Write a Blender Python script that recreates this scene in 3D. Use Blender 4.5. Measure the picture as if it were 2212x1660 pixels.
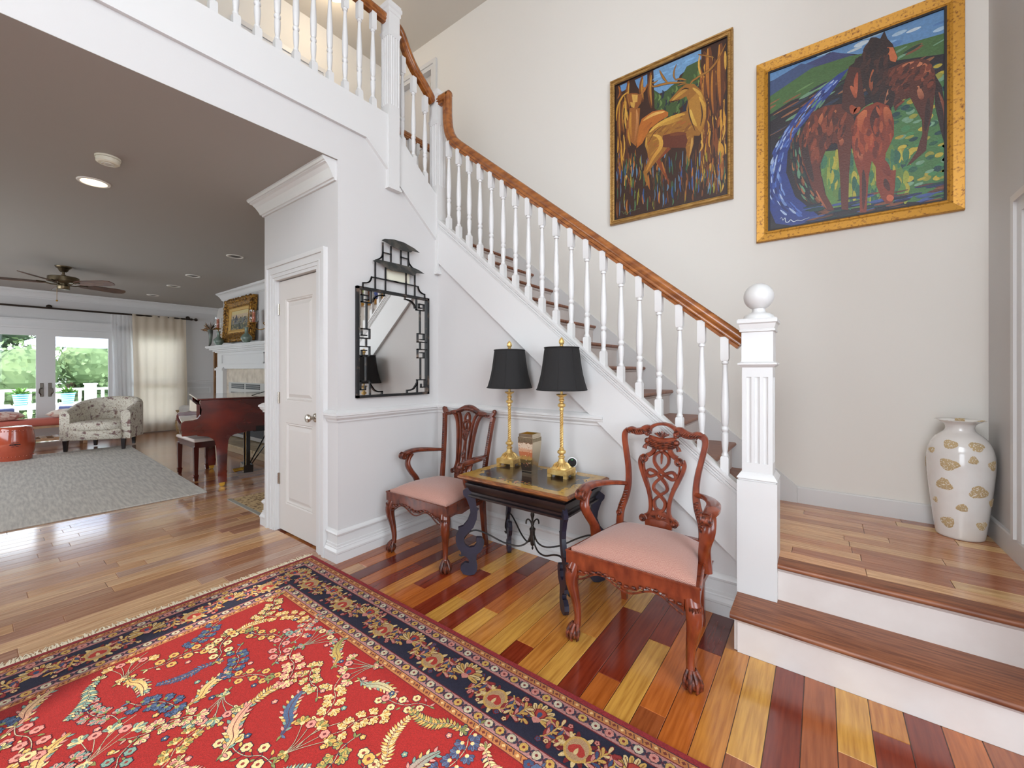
import bpy, math, random
from mathutils import Vector, Matrix
from math import sin, cos, pi, radians, sqrt, atan2, hypot

for o in list(bpy.data.objects):
    bpy.data.objects.remove(o, do_unlink=True)
SC = bpy.context.scene
COL = SC.collection
random.seed(7)

# ------------------------------------------------------------------ camera
F_PX, W_PX, CXP, HYP, CAM_H, YAW = 888.0, 2212.0, 1106.0, 800.0, 1.305, radians(36.95)
cd = bpy.data.cameras.new('camera')
cam = bpy.data.objects.new('camera', cd)
COL.objects.link(cam)
cd.sensor_width = 36.0
cd.lens = F_PX / W_PX * 36.0
cd.shift_y = -(830.0 - HYP) / W_PX
cd.clip_start = 0.02
cam.location = (0, 0, CAM_H)
cam.rotation_euler = (radians(90), 0, YAW)
SC.camera = cam

# ------------------------------------------------------------------ view, world, lights
vs = SC.view_settings
vs.view_transform = 'Standard'
vs.look = 'None'
vs.gamma = 1.0
vs.use_curve_mapping = False
vs.exposure = -0.28

world = bpy.data.worlds.new('sky')
SC.world = world
world.use_nodes = True
wn = world.node_tree
wn.nodes.clear()
wo = wn.nodes.new('ShaderNodeOutputWorld')
wb = wn.nodes.new('ShaderNodeBackground')
wb.inputs[0].default_value = (0.80, 0.90, 1.0, 1)
wb.inputs[1].default_value = 6.5
wn.links.new(wb.outputs[0], wo.inputs[0])


def light(name, kind, loc, energy, color=(1, 1, 1), rot=None, to=None, **kw):
    ld = bpy.data.lights.new(name, kind)
    ld.energy = energy
    ld.color = color
    for k, v in kw.items():
        setattr(ld, k, v)
    o = bpy.data.objects.new(name, ld)
    COL.objects.link(o)
    o.location = loc
    if to is not None:
        o.rotation_euler = (Vector(to) - Vector(loc)).to_track_quat('-Z', 'Y').to_euler()
    elif rot is not None:
        o.rotation_euler = rot
    return o


light('sun', 'SUN', (-20, -10, 20), 6.0, (1, .96, .88), to=(-23.5, -2.5, 11), angle=radians(1.5))
# daylight from out of view; the front and living room window lights are added fill
light('added_foyer_fill', 'AREA', (-.1, -2.68, 3.85), 72, (.95, .97, 1), to=(0.1, 0, 3.2), shape='RECTANGLE', size=1.75, size_y=1.9)  # added fill, standing in an invented front window
light('side_window_daylight', 'AREA', (2.52, -0.5, 2.5), 74, (.80, .90, 1), to=(0, .0, 2.3), shape='RECTANGLE', size=2.6, size_y=3.2)
light('added_living_fill', 'AREA', (-7.6, -2.72, 1.5), 34, (.95, .97, 1), to=(-7.6, 0, 1.35), shape='RECTANGLE', size=4.2, size_y=1.6)  # added fill to lift the living room, no known window there
light('front_door_daylight', 'AREA', (0.2, -2.70, 1.25), 16, (.95, .97, 1), to=(0.2, 0, 1.2), shape='RECTANGLE', size=1.6, size_y=1.9)

# ------------------------------------------------------------------ colour + materials


def lin(c):
    r = []
    for v in c[:3]:
        v = v / 255.0
        r.append(v / 12.92 if v <= .04045 else ((v + .055) / 1.055) ** 2.4)
    return (*r, 1.0)


MATS = {}


def M(name, col, rough=.5, metal=0.0, col2=None, ns=6.0, stretch=(1, 1, 1), amt=1.0, bump=0.0, bs=60.0, spec=.5, coat=0.0,
      contrast=(.35, .65), objcol=False, coords='Object', trans=0.0, alpha=None, attr=False, bstretch=None, emit=None, sheen=0.0):
    if name in MATS:
        return MATS[name]
    m = bpy.data.materials.new(name)
    m.use_nodes = True
    nt = m.node_tree
    N, L = nt.nodes, nt.links
    b = N['Principled BSDF']
    b.inputs['Base Color'].default_value = lin(col)
    b.inputs['Roughness'].default_value = rough
    b.inputs['Metallic'].default_value = metal
    b.inputs['Specular IOR Level'].default_value = spec
    b.inputs['Coat Weight'].default_value = coat
    b.inputs['Coat Roughness'].default_value = .1
    b.inputs['Transmission Weight'].default_value = trans
    b.inputs['Sheen Weight'].default_value = sheen
    tc = N.new('ShaderNodeTexCoord')
    src = tc.outputs['Object']
    if coords == 'World':
        g = N.new('ShaderNodeNewGeometry')
        src = g.outputs['Position']
        oi = N.new('ShaderNodeObjectInfo')
        ad = N.new('ShaderNodeVectorMath'); ad.operation = 'ADD'
        sc_ = N.new('ShaderNodeVectorMath'); sc_.operation = 'SCALE'
        cmb = N.new('ShaderNodeCombineXYZ')
        for k in range(3):
            L.new(oi.outputs['Random'], cmb.inputs[k])
        L.new(cmb.outputs[0], sc_.inputs[0]); sc_.inputs['Scale'].default_value = 40
        L.new(src, ad.inputs[0]); L.new(sc_.outputs[0], ad.inputs[1])
        src = ad.outputs[0]
    base = None
    if attr:
        a = N.new('ShaderNodeVertexColor'); a.layer_name = 'Col'
        base = a.outputs[0]
    if objcol:
        oi2 = N.new('ShaderNodeObjectInfo')
        base = oi2.outputs['Color']
    if col2 is not None:
        mp = N.new('ShaderNodeMapping'); mp.inputs['Scale'].default_value = stretch
        L.new(src, mp.inputs[0])
        nz = N.new('ShaderNodeTexNoise'); nz.inputs['Scale'].default_value = ns; nz.inputs['Detail'].default_value = 5
        L.new(mp.outputs[0], nz.inputs['Vector'])
        rp = N.new('ShaderNodeMapRange')
        rp.inputs[1].default_value = contrast[0]; rp.inputs[2].default_value = contrast[1]
        rp.inputs[3].default_value = 0; rp.inputs[4].default_value = amt
        L.new(nz.outputs[0], rp.inputs[0])
        mx = N.new('ShaderNodeMix'); mx.data_type = 'RGBA'
        if base is not None:
            mx.blend_type = 'MULTIPLY'
            L.new(base, mx.inputs[6])
        else:
            mx.inputs[6].default_value = lin(col)
        mx.inputs[7].default_value = lin(col2)
        L.new(rp.outputs[0], mx.inputs[0])
        base = mx.outputs[2]
    if base is not None:
        L.new(base, b.inputs['Base Color'])
    if bump > 0:
        mp2 = N.new('ShaderNodeMapping'); mp2.inputs['Scale'].default_value = bstretch or (1, 1, 1)
        L.new(src, mp2.inputs[0])
        n2 = N.new('ShaderNodeTexNoise'); n2.inputs['Scale'].default_value = bs; n2.inputs['Detail'].default_value = 3
        L.new(mp2.outputs[0], n2.inputs['Vector'])
        bp = N.new('ShaderNodeBump'); bp.inputs['Strength'].default_value = bump; bp.inputs['Distance'].default_value = .004
        L.new(n2.outputs[0], bp.inputs['Height'])
        L.new(bp.outputs[0], b.inputs['Normal'])
    if emit:
        b.inputs['Emission Color'].default_value = lin(emit[0]); b.inputs['Emission Strength'].default_value = emit[1]
    if alpha is not None:
        b.inputs['Alpha'].default_value = alpha
    MATS[name] = m
    return m


def nodes_of(m):
    return m.node_tree.nodes, m.node_tree.links, m.node_tree.nodes['Principled BSDF']


WALL = M('wall_paint', (203, 200, 198), .6, bump=.05, bs=220, spec=.3)
WALLW = M('wall_paint_lamp_tint', (224, 219, 211), .6, bump=.05, bs=220, spec=.3)  # stairwell copy of the wall paint with lamplight warmth mixed into the colour
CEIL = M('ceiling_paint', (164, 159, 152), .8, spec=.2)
TRIM = M('trim_paint', (211, 209, 207), .32, spec=.5)
DOORP = M('door_paint', (208, 202, 196), .36)
STEPW = M('riser_paint', (214, 205, 199), .4, col2=(206, 195, 188), ns=5)
PLANK = M('plank_wood', (255, 255, 255), .2, col2=(176, 140, 112), ns=3.0, stretch=(26, 1.6, 1), amt=.6, objcol=True, coords='World', coat=.55, contrast=(.38, .7))
PLANKX = M('landing_wood', (255, 255, 255), .2, col2=(186, 150, 124), ns=3.0, stretch=(1.6, 26, 1), amt=.7, objcol=True, coords='World', coat=.25, contrast=(.38, .7))
TREADM = M('tread_wood', (150, 92, 60), .36, col2=(104, 56, 34), ns=4, stretch=(1.5, 22, 8), bump=.04, bs=40)
RAILW = M('handrail_wood', (156, 94, 42), .24, col2=(116, 62, 24), ns=3, stretch=(3, 9, 9), coat=.3)
RAILD = M('handrail_dark_wood', (96, 34, 14), .3, col2=(60, 16, 8), ns=6, coat=.2)
MAHOG = M('mahogany', (112, 50, 28), .26, col2=(76, 30, 16), ns=7, stretch=(3, 3, 1.2), coat=.35, bump=.04, bs=30)
MAHOG2 = M('mahogany_red', (138, 62, 34), .26, col2=(100, 38, 20), ns=7, stretch=(3, 3, 1.2), coat=.35, bump=.04, bs=30)
CARVE = M('carved_mahogany', (104, 46, 24), .34, col2=(52, 20, 11), ns=60, contrast=(.4, .6), bump=.6, bs=130)
CARVE2 = M('carved_mahogany_red', (126, 56, 30), .34, col2=(62, 23, 12), ns=60, contrast=(.4, .6), bump=.6, bs=130)
PIANO = M('piano_lacquer', (104, 26, 12), .10, col2=(58, 10, 6), ns=2.2, stretch=(1, 1, 2.0), coat=.8)
BLACKL = M('black_lacquer', (12, 12, 14), .16, coat=.4)
BRASS = M('brass', (176, 134, 56), .32, 1.0, col2=(168, 120, 44), ns=20)
GOLD = M('lamp_gold', (226, 196, 128), .42, .6, col2=(196, 154, 84), ns=26, bump=.25, bs=90)
IRON = M('black_iron', (30, 30, 31), .46, .5, col2=(58, 50, 44), ns=14, bump=.2, bs=80)
IRONR = M('distressed_black_metal', (36, 36, 37), .5, .35, col2=(118, 98, 84), ns=16, contrast=(.56, .74), bump=.3, bs=60)
ROOFM = M('pagoda_roof_metal', (52, 53, 52), .52, .35, col2=(104, 98, 88), ns=12, contrast=(.45, .75), bump=.3, bs=60)
SHADE = M('black_shade_cloth', (27, 25, 25), .85, bump=.15, bs=320)
NICKEL = M('satin_nickel', (188, 180, 168), .28, 1.0)
CREAM = M('cream_plastic', (224, 220, 200), .45)
WHITEP = M('white_plastic', (238, 238, 236), .35)
DARKP = M('dark_lens', (26, 28, 30), .2)
BLACKW = M('ebonised_wood', (36, 28, 28), .32, col2=(22, 17, 20), ns=6, coat=.25)
BLUEB = M('dark_blue_painted_wood', (38, 34, 52), .42, col2=(28, 26, 40), ns=9, bump=.1, bs=50)

# ------------------------------------------------------------------ mesh builder


class MB:
    def __init__(s):
        s.v, s.f, s.c = [], [], None

    def add(s, vs_, fs_):
        n = len(s.v)
        s.v += [tuple(p) for p in vs_]
        s.f += [tuple(i + n for i in f) for f in fs_]
        return s

    def box(s, x0, x1, y0, y1, z0, z1):
        return s.add([(x0, y0, z0), (x1, y0, z0), (x1, y1, z0), (x0, y1, z0), (x0, y0, z1), (x1, y0, z1), (x1, y1, z1), (x0, y1, z1)],
                     [(0, 3, 2, 1), (4, 5, 6, 7), (0, 1, 5, 4), (1, 2, 6, 5), (2, 3, 7, 6), (3, 0, 4, 7)])

    def cbox(s, x0, x1, y0, y1, z0, z1, c=.01):
        """box with chamfered vertical and top/bottom edges"""
        def ring(z, k):
            a, b, p, q = x0 + k, x1 - k, y0 + k, y1 - k
            return [(a + c, p, z), (b - c, p, z), (b, p + c, z), (b, q - c, z), (b - c, q, z), (a + c, q, z), (a, q - c, z), (a, p + c, z)]
        return s.loft([ring(z0, c * .8), ring(z0 + c, 0), ring(z1 - c, 0), ring(z1, c * .8)])

    def loft(s, rings, cap0=True, cap1=True, closed=True):
        n = len(rings[0])
        vs_ = [p for r in rings for p in r]
        fs_ = []
        for i in range(len(rings) - 1):
            for j in range(n if closed else n - 1):
                a, b = i * n + j, i * n + (j + 1) % n
                fs_.append((a, b, b + n, a + n))
        if closed and cap0:
            fs_.append(tuple(reversed(range(n))))
        if closed and cap1:
            fs_.append(tuple(range((len(rings) - 1) * n, len(rings) * n)))
        return s.add(vs_, fs_)

    def prism(s, pts, axis, a, b):
        """extrude a 2D polygon: axis 'x' -> pts are (y,z); 'y' -> (x,z); 'z' -> (x,y)"""
        def m(p, t):
            return (t, p[0], p[1]) if axis == 'x' else (p[0], t, p[1]) if axis == 'y' else (p[0], p[1], t)
        return s.loft([[m(p, a) for p in pts], [m(p, b) for p in pts]])

    def lathe(s, prof, n=20, c=(0, 0, 0), sx=1.0, sy=1.0, cap0=True, cap1=True, a0=0.0, mod=None):
        rings = []
        for k, (r, z) in enumerate(prof):
            rg = []
            for i in range(n):
                a = a0 + 2 * pi * i / n
                rr = r * (mod(a, k) if mod else 1)
                rg.append((c[0] + rr * cos(a) * sx, c[1] + rr * sin(a) * sy, c[2] + z))
            rings.append(rg)
        return s.loft(rings, cap0, cap1)

    def tube(s, path, rad, n=8, closed=False, caps=True, flat=None, up=None):
        """round (or flattened) tube along a path; rad number or list; flat=(a,b) scales the two section axes"""
        P_ = [Vector(p) for p in path]
        m = len(P_)
        if not hasattr(rad, '__len__'):
            rad = [rad] * m
        T = []
        for i in range(m):
            a = P_[(i - 1) % m] if (closed or i > 0) else P_[i]
            b = P_[(i + 1) % m] if (closed or i < m - 1) else P_[i]
            t = b - a
            T.append(t.normalized() if t.length > 1e-9 else Vector((0, 0, 1)))
        u = Vector(up) if up else Vector((0, 0, 1))
        if abs(u.dot(T[0])) > .95:
            u = Vector((0, 1, 0)) if abs(T[0].y) < .9 else Vector((1, 0, 0))
        rings = []
        fa, fb = flat or (1, 1)
        for i in range(m):
            if up:
                u2 = Vector(up)
            else:
                u2 = u
            u2 = (u2 - T[i] * u2.dot(T[i]))
            u2 = u2.normalized() if u2.length > 1e-6 else u
            u = u2
            w = T[i].cross(u)
            rings.append([tuple(P_[i] + u * (cos(2 * pi * k / n) * rad[i] * fa) + w * (sin(2 * pi * k / n) * rad[i] * fb)) for k in range(n)])
        if closed:
            rings.append(rings[0])
        return s.loft(rings, caps and not closed, caps and not closed)

    def sweep(s, prof, path, side, up=(0, 0, 1), caps=True):
        """profile (out,up) pairs swept along a straight/mitred polyline; side = list of outward directions per point"""
        rings = []
        U = Vector(up)
        for p, d in zip(path, side):
            p = Vector(p); d = Vector(d)
            rings.append([tuple(p + d * a + U * b) for a, b in prof])
        return s.loft(rings, caps, caps)

    def ball(s, c, r, n=14, m=9, sc=(1, 1, 1)):
        pr = [(max(1e-4, sin(pi * i / m)) * r, -cos(pi * i / m) * r) for i in range(m + 1)]
        rings = [[(c[0] + a * cos(2 * pi * k / n) * sc[0], c[1] + a * sin(2 * pi * k / n) * sc[1], c[2] + b * sc[2]) for k in range(n)] for a, b in pr]
        return s.loft(rings)

    def xf(s, mat):
        s.v = [tuple(mat @ Vector(p)) for p in s.v]
        return s

    def map(s, fn):
        s.v = [tuple(fn(*p)) for p in s.v]
        return s


def mesh_of(name, mb, mats, smooth=True, angle=35):
    me = bpy.data.meshes.new(name)
    me.from_pydata(mb.v, [], mb.f)
    me.update()
    for m in (mats if isinstance(mats, (list, tuple)) else [mats]):
        me.materials.append(m)
    if mb.c is not None:
        ca = me.color_attributes.new('Col', 'FLOAT_COLOR', 'POINT')
        flat = []
        for c in mb.c:
            flat += c
        ca.data.foreach_set('color', flat)
    if smooth:
        me.shade_smooth()
        try:
            me.set_sharp_from_angle(angle=radians(angle))
        except Exception:
            pass
    return me


def ob(name, mb, mats, parent=None, smooth=True, angle=35, mods=()):
    me = mb if isinstance(mb, bpy.types.Mesh) else mesh_of(name, mb, mats, smooth, angle)
    o = bpy.data.objects.new(name, me)
    COL.objects.link(o)
    if parent is not None:
        o.parent = parent
    for kind, kw in mods:
        md = o.modifiers.new(kind.lower(), kind)
        for k, v in kw.items():
            setattr(md, k, v)
    return o


def thing(name, label, cat, loc=(0, 0, 0), rz=0.0, group=None, kind=None):
    o = bpy.data.objects.new(name, None)
    COL.objects.link(o)
    o.empty_display_size = .1
    o.location = loc
    o.rotation_euler = (0, 0, rz)
    return tag(o, label, cat, group, kind)


def tag(o, label, cat, group=None, kind=None):
    o['label'] = label
    o['category'] = cat
    if group:
        o['group'] = group
    if kind:
        o['kind'] = kind
    return o


def struct(name, mb, mat, label, cat, **kw):
    return tag(ob(name, mb, mat, **kw), label, cat, kind='structure')


def part_copy(o, parent, loc=None):
    c = o.copy()
    COL.objects.link(c)
    c.parent = parent
    if loc is not None:
        c.location = loc
    return c


def crom(pts, n=6, closed=False):
    """Catmull-Rom through points of any dimension"""
    P_ = [tuple(p) for p in pts]
    m = len(P_)
    out = []
    rng = range(m) if closed else range(m - 1)
    for i in rng:
        p0 = P_[(i - 1) % m] if (closed or i > 0) else P_[i]
        p1, p2 = P_[i], P_[(i + 1) % m]
        p3 = P_[(i + 2) % m] if (closed or i < m - 2) else p2
        for k in range(n):
            t = k / n
            out.append(tuple(.5 * ((2 * b) + (-a + c) * t + (2 * a - 5 * b + 4 * c - d) * t * t + (-a + 3 * b - 3 * c + d) * t ** 3)
                             for a, b, c, d in zip(p0, p1, p2, p3)))
    if not closed:
        out.append(P_[-1])
    return out


def lerp(a, b, t):
    return a + (b - a) * t


def ramp(tab, x):
    if x <= tab[0][0]:
        return tab[0][1]
    for (a, b), (c, d) in zip(tab, tab[1:]):
        if x <= c:
            return b + (d - b) * (x - a) / (c - a)
    return tab[-1][1]


def pix(u, v, x=None, y=None, z=None):
    """photo pixel -> point on a known plane of the room"""
    a, b = (u - CXP) / F_PX, (HYP - v) / F_PX
    d = (a * cos(YAW) - sin(YAW), a * sin(YAW) + cos(YAW), b)
    t = x / d[0] if x is not None else y / d[1] if y is not None else (z - CAM_H) / d[2]
    return (d[0] * t, d[1] * t, CAM_H + d[2] * t)


# ------------------------------------------------------------------ coloured flat decoration (paint, weave, print)


class Decal:
    """layered flat polygons with vertex colours, in a local 2D frame"""

    def __init__(s, step=3e-6):
        s.v, s.f, s.c, s.k, s.step = [], [], [], 0, step

    def poly(s, pts, col, col2=None):
        n = len(s.v)
        h = s.k * s.step
        s.k += 1
        m = len(pts)
        for i, p in enumerate(pts):
            s.v.append((p[0], p[1], h))
            if isinstance(col, list):
                s.c.append(col[i])
            else:
                s.c.append(col)
        s.f.append(tuple(range(n, n + m)))

    def strip(s, path, widths, col, col2=None):
        m = len(path)
        if not hasattr(widths, '__len__'):
            widths = [widths] * m
        n = len(s.v)
        h = s.k * s.step
        s.k += 1
        for i in range(m):
            a, b = path[max(0, i - 1)], path[min(m - 1, i + 1)]
            dx, dy = b[0] - a[0], b[1] - a[1]
            l = hypot(dx, dy) or 1
            nx, ny = -dy / l * widths[i] / 2, dx / l * widths[i] / 2
            t = i / (m - 1)
            cc = col if col2 is None else tuple(lerp(p, q, t) for p, q in zip(col, col2))
            s.v += [(path[i][0] + nx, path[i][1] + ny, h), (path[i][0] - nx, path[i][1] - ny, h)]
            s.c += [cc, cc]
        for i in range(m - 1):
            a = n + 2 * i
            s.f.append((a, a + 1, a + 3, a + 2))

    def disc(s, c, r, col, n=10, sx=1, rot=0):
        s.poly([(c[0] + r * sx * cos(2 * pi * k / n) * cos(rot) - r * sin(2 * pi * k / n) * sin(rot),
                 c[1] + r * sx * cos(2 * pi * k / n) * sin(rot) + r * sin(2 * pi * k / n) * cos(rot)) for k in range(n)], col)

    def leaf(s, p, a, L, w, col, out=None, ow=.0016):
        def sh(L_, w_, back):
            ca, sa = cos(a), sin(a)
            q = [(-back, 0), (.28 * L_, w_ * .5), (.62 * L_, w_ * .42), (L_ + back * .6, 0), (.62 * L_, -w_ * .42), (.28 * L_, -w_ * .5)]
            return [(p[0] + x * ca - y * sa, p[1] + x * sa + y * ca) for x, y in q]
        if out:
            s.poly(sh(L + ow, w + 2 * ow, ow), out)
        s.poly(sh(L, w, 0), col)

    def build(s, name, mat, fn, parent=None):
        mb = MB()
        mb.v = [fn(*p) for p in s.v]
        mb.f = s.f
        mb.c = s.c
        return ob(name, mb, mat, parent, smooth=False)

# ================================================================== THE SETTING
XM, YC, YB, YP, XR, XF = -2.63, 1.524, 2.44, 3.54, 0.77, -11.3     # mirror wall, closet wall, under-stair wall, picture wall, right wall, far wall
CZ, FL2, CZ2 = 2.74, 3.07, 5.485

# ---- floor base with plank pattern (material takes over far away)
FB = bpy.data.materials.new('floor_far_planks')
FB.use_nodes = True
N, L, B = nodes_of(FB)
g = N.new('ShaderNodeNewGeometry'); sp = N.new('ShaderNodeSeparateXYZ'); L.new(g.outputs['Position'], sp.inputs[0])


def mth(op, a, b=None, c=None):
    n = N.new('ShaderNodeMath'); n.operation = op
    for i, q in enumerate((a, b, c)):
        if q is None:
            continue
        if isinstance(q, (int, float)):
            n.inputs[i].default_value = q
        else:
            L.new(q, n.inputs[i])
    return n.outputs[0]


cxn = mth('DIVIDE', mth('SUBTRACT', sp.outputs[0], .045), .102)
col_i = mth('FLOOR', cxn)
w1 = N.new('ShaderNodeTexWhiteNoise'); w1.noise_dimensions = '1D'; L.new(col_i, w1.inputs['W'])
yy = mth('ADD', mth('DIVIDE', sp.outputs[1], .95), mth('MULTIPLY', w1.outputs[0], 7))
row_i = mth('FLOOR', yy)
cb = N.new('ShaderNodeCombineXYZ'); L.new(col_i, cb.inputs[0]); L.new(row_i, cb.inputs[1])
w2 = N.new('ShaderNodeTexWhiteNoise'); w2.noise_dimensions = '2D'; L.new(cb.outputs[0], w2.inputs['Vector'])
cr = N.new('ShaderNodeValToRGB')
pal = [(0, (104, 44, 26)), (.25, (134, 74, 42)), (.5, (158, 96, 54)), (.75, (172, 116, 66)), (1, (150, 84, 50))]
cr.color_ramp.elements[0].color = lin(pal[0][1]); cr.color_ramp.elements[1].color = lin(pal[-1][1])
for p_, c_ in pal[1:-1]:
    e = cr.color_ramp.elements.new(p_); e.color = lin(c_)
L.new(w2.outputs[0], cr.inputs[0])
fx = mth('FRACT', cxn); fy = mth('FRACT', yy)
gap = mth('MINIMUM', mth('MINIMUM', fx, mth('SUBTRACT', 1.0, fx)), mth('MULTIPLY', mth('MINIMUM', fy, mth('SUBTRACT', 1.0, fy)), 9))
gf = mth('GREATER_THAN', gap, .016)
mxg = N.new('ShaderNodeMix'); mxg.data_type = 'RGBA'; mxg.inputs[6].default_value = lin((60, 34, 22)); L.new(gf, mxg.inputs[0]); L.new(cr.outputs[0], mxg.inputs[7])
L.new(mxg.outputs[2], B.inputs['Base Color']); B.inputs['Roughness'].default_value = .2; B.inputs['Coat Weight'].default_value = .25
floor = struct('floor', MB().box(-11.45, 2.7, -2.9, 3.66, -.12, -.002), FB, 'glossy mixed-tone hardwood plank floor of foyer and living room', 'floor')

gold, honey, orng, brn, red, maro, tan = (214, 158, 72), (204, 134, 58), (186, 102, 42), (160, 86, 44), (130, 48, 26), (106, 40, 30), (196, 148, 102)
pm = MB().cbox(0, 1, 0, 1, -.008, 0, .0)
pm = MB()
pm.loft([[(0, 0, -.008), (1, 0, -.008), (1, 1, -.008), (0, 1, -.008)], [(0, 0, -.0012), (1, 0, -.0012), (1, 1, -.0012), (0, 1, -.0012)],
         [(.012, .0015, 0), (.988, .0015, 0), (.988, .9985, 0), (.012, .9985, 0)]])
PLM = mesh_of('plank', pm, PLANK, smooth=False)
PLMX = mesh_of('landing_plank', pm, PLANKX, smooth=False)
GAP = .0012


def plank(x0, x1, y0, y1, col, z=0.0, parent=None, mesh=None, name='plank'):
    o = bpy.data.objects.new(name, mesh or PLM)
    COL.objects.link(o)
    o.parent = parent
    o.location = (x0 + GAP, y0 + GAP, z)
    o.scale = (x1 - x0 - 2 * GAP, y1 - y0 - 2 * GAP, 1)
    j = random.uniform(.92, 1.08)
    c = lin(col)
    o.color = (c[0] * j, c[1] * j, c[2] * j, 1)
    return o


spec_cols = {-12: [(1.603, red), (9, honey)], -11: [(9, honey)], -10: [(1.845, gold), (9, honey)], -9: [(2.183, red), (9, gold)],
             -8: [(1.645, orng), (9, red)], -7: [(1.996, gold), (9, red)], -6: [(1.577, brn), (9, orng)], -5: [(2.07, orng), (9, maro)],
             -4: [(9, honey)], -3: [(1.558, brn), (9, gold)], -2: [(9, red)], -1: [(9, brn)], 0: [(1.795, brn), (9, gold)],
             1: [(1.977, red), (9, honey)], 2: [(9, red)], -25: [(1.597, tan), (2.047, orng), (9, brn)], -26: [(9, brn)], -24: [(9, maro)],
             -23: [(9, orng)], -22: [(1.82, red), (9, maro)], -21: [(9, honey)], -20: [(1.647, orng), (9, red)], -19: [(9, orng)],
             -18: [(2.028, red), (9, gold)], -17: [(1.704, gold), (9, honey)], -16: [(2.133, red), (9, maro)], -15: [(1.715, gold), (9, orng)],
             -14: [(9, honey)], -13: [(9, gold)]}
rp = random.Random(3)
lpal = [(206, 164, 126), (202, 158, 124), (188, 144, 112), (214, 174, 132), (174, 128, 102), (206, 158, 112), (180, 132, 100), (196, 160, 136)]  # living room planks paled, window glare mixed into the wood colours
for n in range(-54, 8):
    x0 = .045 + .102 * n
    x1 = x0 + .102
    ymax = 2.43
    if x1 > -.31:
        ymax = 2.15
    if x0 < XM < x1 + .02 and n <= -27:
        ymax = 1.52
    if n <= -27 and x1 > -3.78:
        ymax = 1.53
    if n < -36:
        ymax = 2.6
    if n in spec_cols:
        y = 1.30
        for ye, c in spec_cols[n]:
            ye = min(ye, ymax)
            plank(x0, x1, y, ye, c, parent=floor)
            y = ye
    elif n > 2:
        plank(x0, x1, 1.3, ymax, rp.choice([red, brn, orng]), parent=floor)
    else:
        y = -.35 - rp.random() * .5
        while y < ymax - .01:
            ye = y + rp.uniform(.45, 1.15)
            if ymax - ye < .2:
                ye = ymax
            plank(x0, x1, y, min(ye, ymax), rp.choice(lpal), parent=floor)
            y = ye

# ---- walls
w = MB().prism([(-2.8, CZ), (YC, CZ), (YC, 0), (2.47, 0), (2.47, 2.70), (2.03, 3.06), (1.93, 3.16), (-2.8, 3.16)], 'x', XM - .12, XM)
struct('wall_left', w, WALL, 'white painted wall with the pagoda mirror and the header over the wide opening', 'wall', smooth=False)
w = MB().box(-3.77, -3.575, YC, YC + .1, 0, CZ).box(-2.875, XM - .12, YC, YC + .1, 0, CZ).box(-3.575, -2.875, YC, YC + .1, 2.05, CZ)
w.box(-3.77, -3.65, YC + .1, YP, 0, CZ).box(XM - .12, XM - .002, YC + .001, YC + .1, 0, 2.74)
struct('wall_closet', w, WALL, 'painted closet wall around the narrow panelled door', 'wall', smooth=False)
w = MB().prism([(XM, 0), (-.26, 0), (-.26, .52), (XM, 2.46)], 'y', YB, YB + .06)
struct('wall_back', w, WALL, 'triangular painted wall under the staircase behind the side table', 'wall', smooth=False)
w = MB().box(-3.912, XR + .12, YP, YP + .12, 0, CZ2 + .1).box(-11.45, -4.558, YP, YP + .12, 0, CZ2 + .1).box(-4.558, -3.912, YP, YP + .12, 0, FL2).box(-4.558, -3.912, YP, YP + .12, 5.105, CZ2 + .1)
struct('wall_rear', w, WALLW, 'tall lamp-tinted white stairwell wall carrying the two large paintings', 'wall', smooth=False)
w = MB().box(XR, XR + .12, 2.0, YP, 0, CZ2 + .1)
struct('wall_right', w, WALL, 'painted wall beside the stair landing behind the tall vase', 'wall', smooth=False)
w = MB().box(XR + .12, 2.6, 2.0, 2.12, 0, CZ2 + .1)
w.box(2.6, 2.72, -2.9, -1.85, 0, CZ2 + .1).box(2.6, 2.72, .85, 2.12, 0, CZ2 + .1).box(2.6, 2.72, -1.85, .85, 0, .85).box(2.6, 2.72, -1.85, .85, 4.15, CZ2 + .1)
struct('wall_side', w, WALL, 'foyer side wall with a tall window opening, behind the camera', 'wall', smooth=False)
w = MB().box(XM - .12, -1.0, -2.92, -2.8, 0, CZ2 + .1).box(1.4, 2.72, -2.92, -2.8, 0, CZ2 + .1).box(-1.0, 1.4, -2.92, -2.8, 2.3, 2.85).box(-1.0, 1.4, -2.92, -2.8, 4.85, CZ2 + .1)
w.box(-11.45, -9.8, -2.92, -2.8, 0, CZ).box(-5.4, XM - .12, -2.92, -2.8, 0, CZ).box(-9.8, -5.4, -2.92, -2.8, 0, .65).box(-9.8, -5.4, -2.92, -2.8, 2.35, CZ)
w.box(-4.97, XM - .12, -2.92, -2.8, CZ, CZ2 + .1).box(-1.0, -.65, -2.92, -2.8, 0, 2.3).box(1.05, 1.4, -2.92, -2.8, 0, 2.3)
struct('wall_front', w, WALL, 'front wall of the house behind the camera', 'wall', smooth=False)
w = MB().box(XF - .15, XF, 2.86, YP, 0, CZ).box(XF - .15, XF, 1.86, 2.02, 0, CZ).box(XF - .15, XF, 2.02, 2.86, 0, .2).box(XF - .15, XF, 2.02, 2.86, 2.09, CZ).box(XF - .15, XF, -2.8, -.09, 0, CZ).box(XF - .15, XF, -.09, 1.86, 2.09, CZ)
struct('wall_far', w, WALL, 'far living room wall with the glazed patio doors', 'wall', smooth=False)
struct('wall_upper', MB().box(-4.97, -4.85, -2.8, YP, FL2, CZ2 + .1), WALLW, 'upstairs hall wall behind the balcony railing', 'wall')
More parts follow.
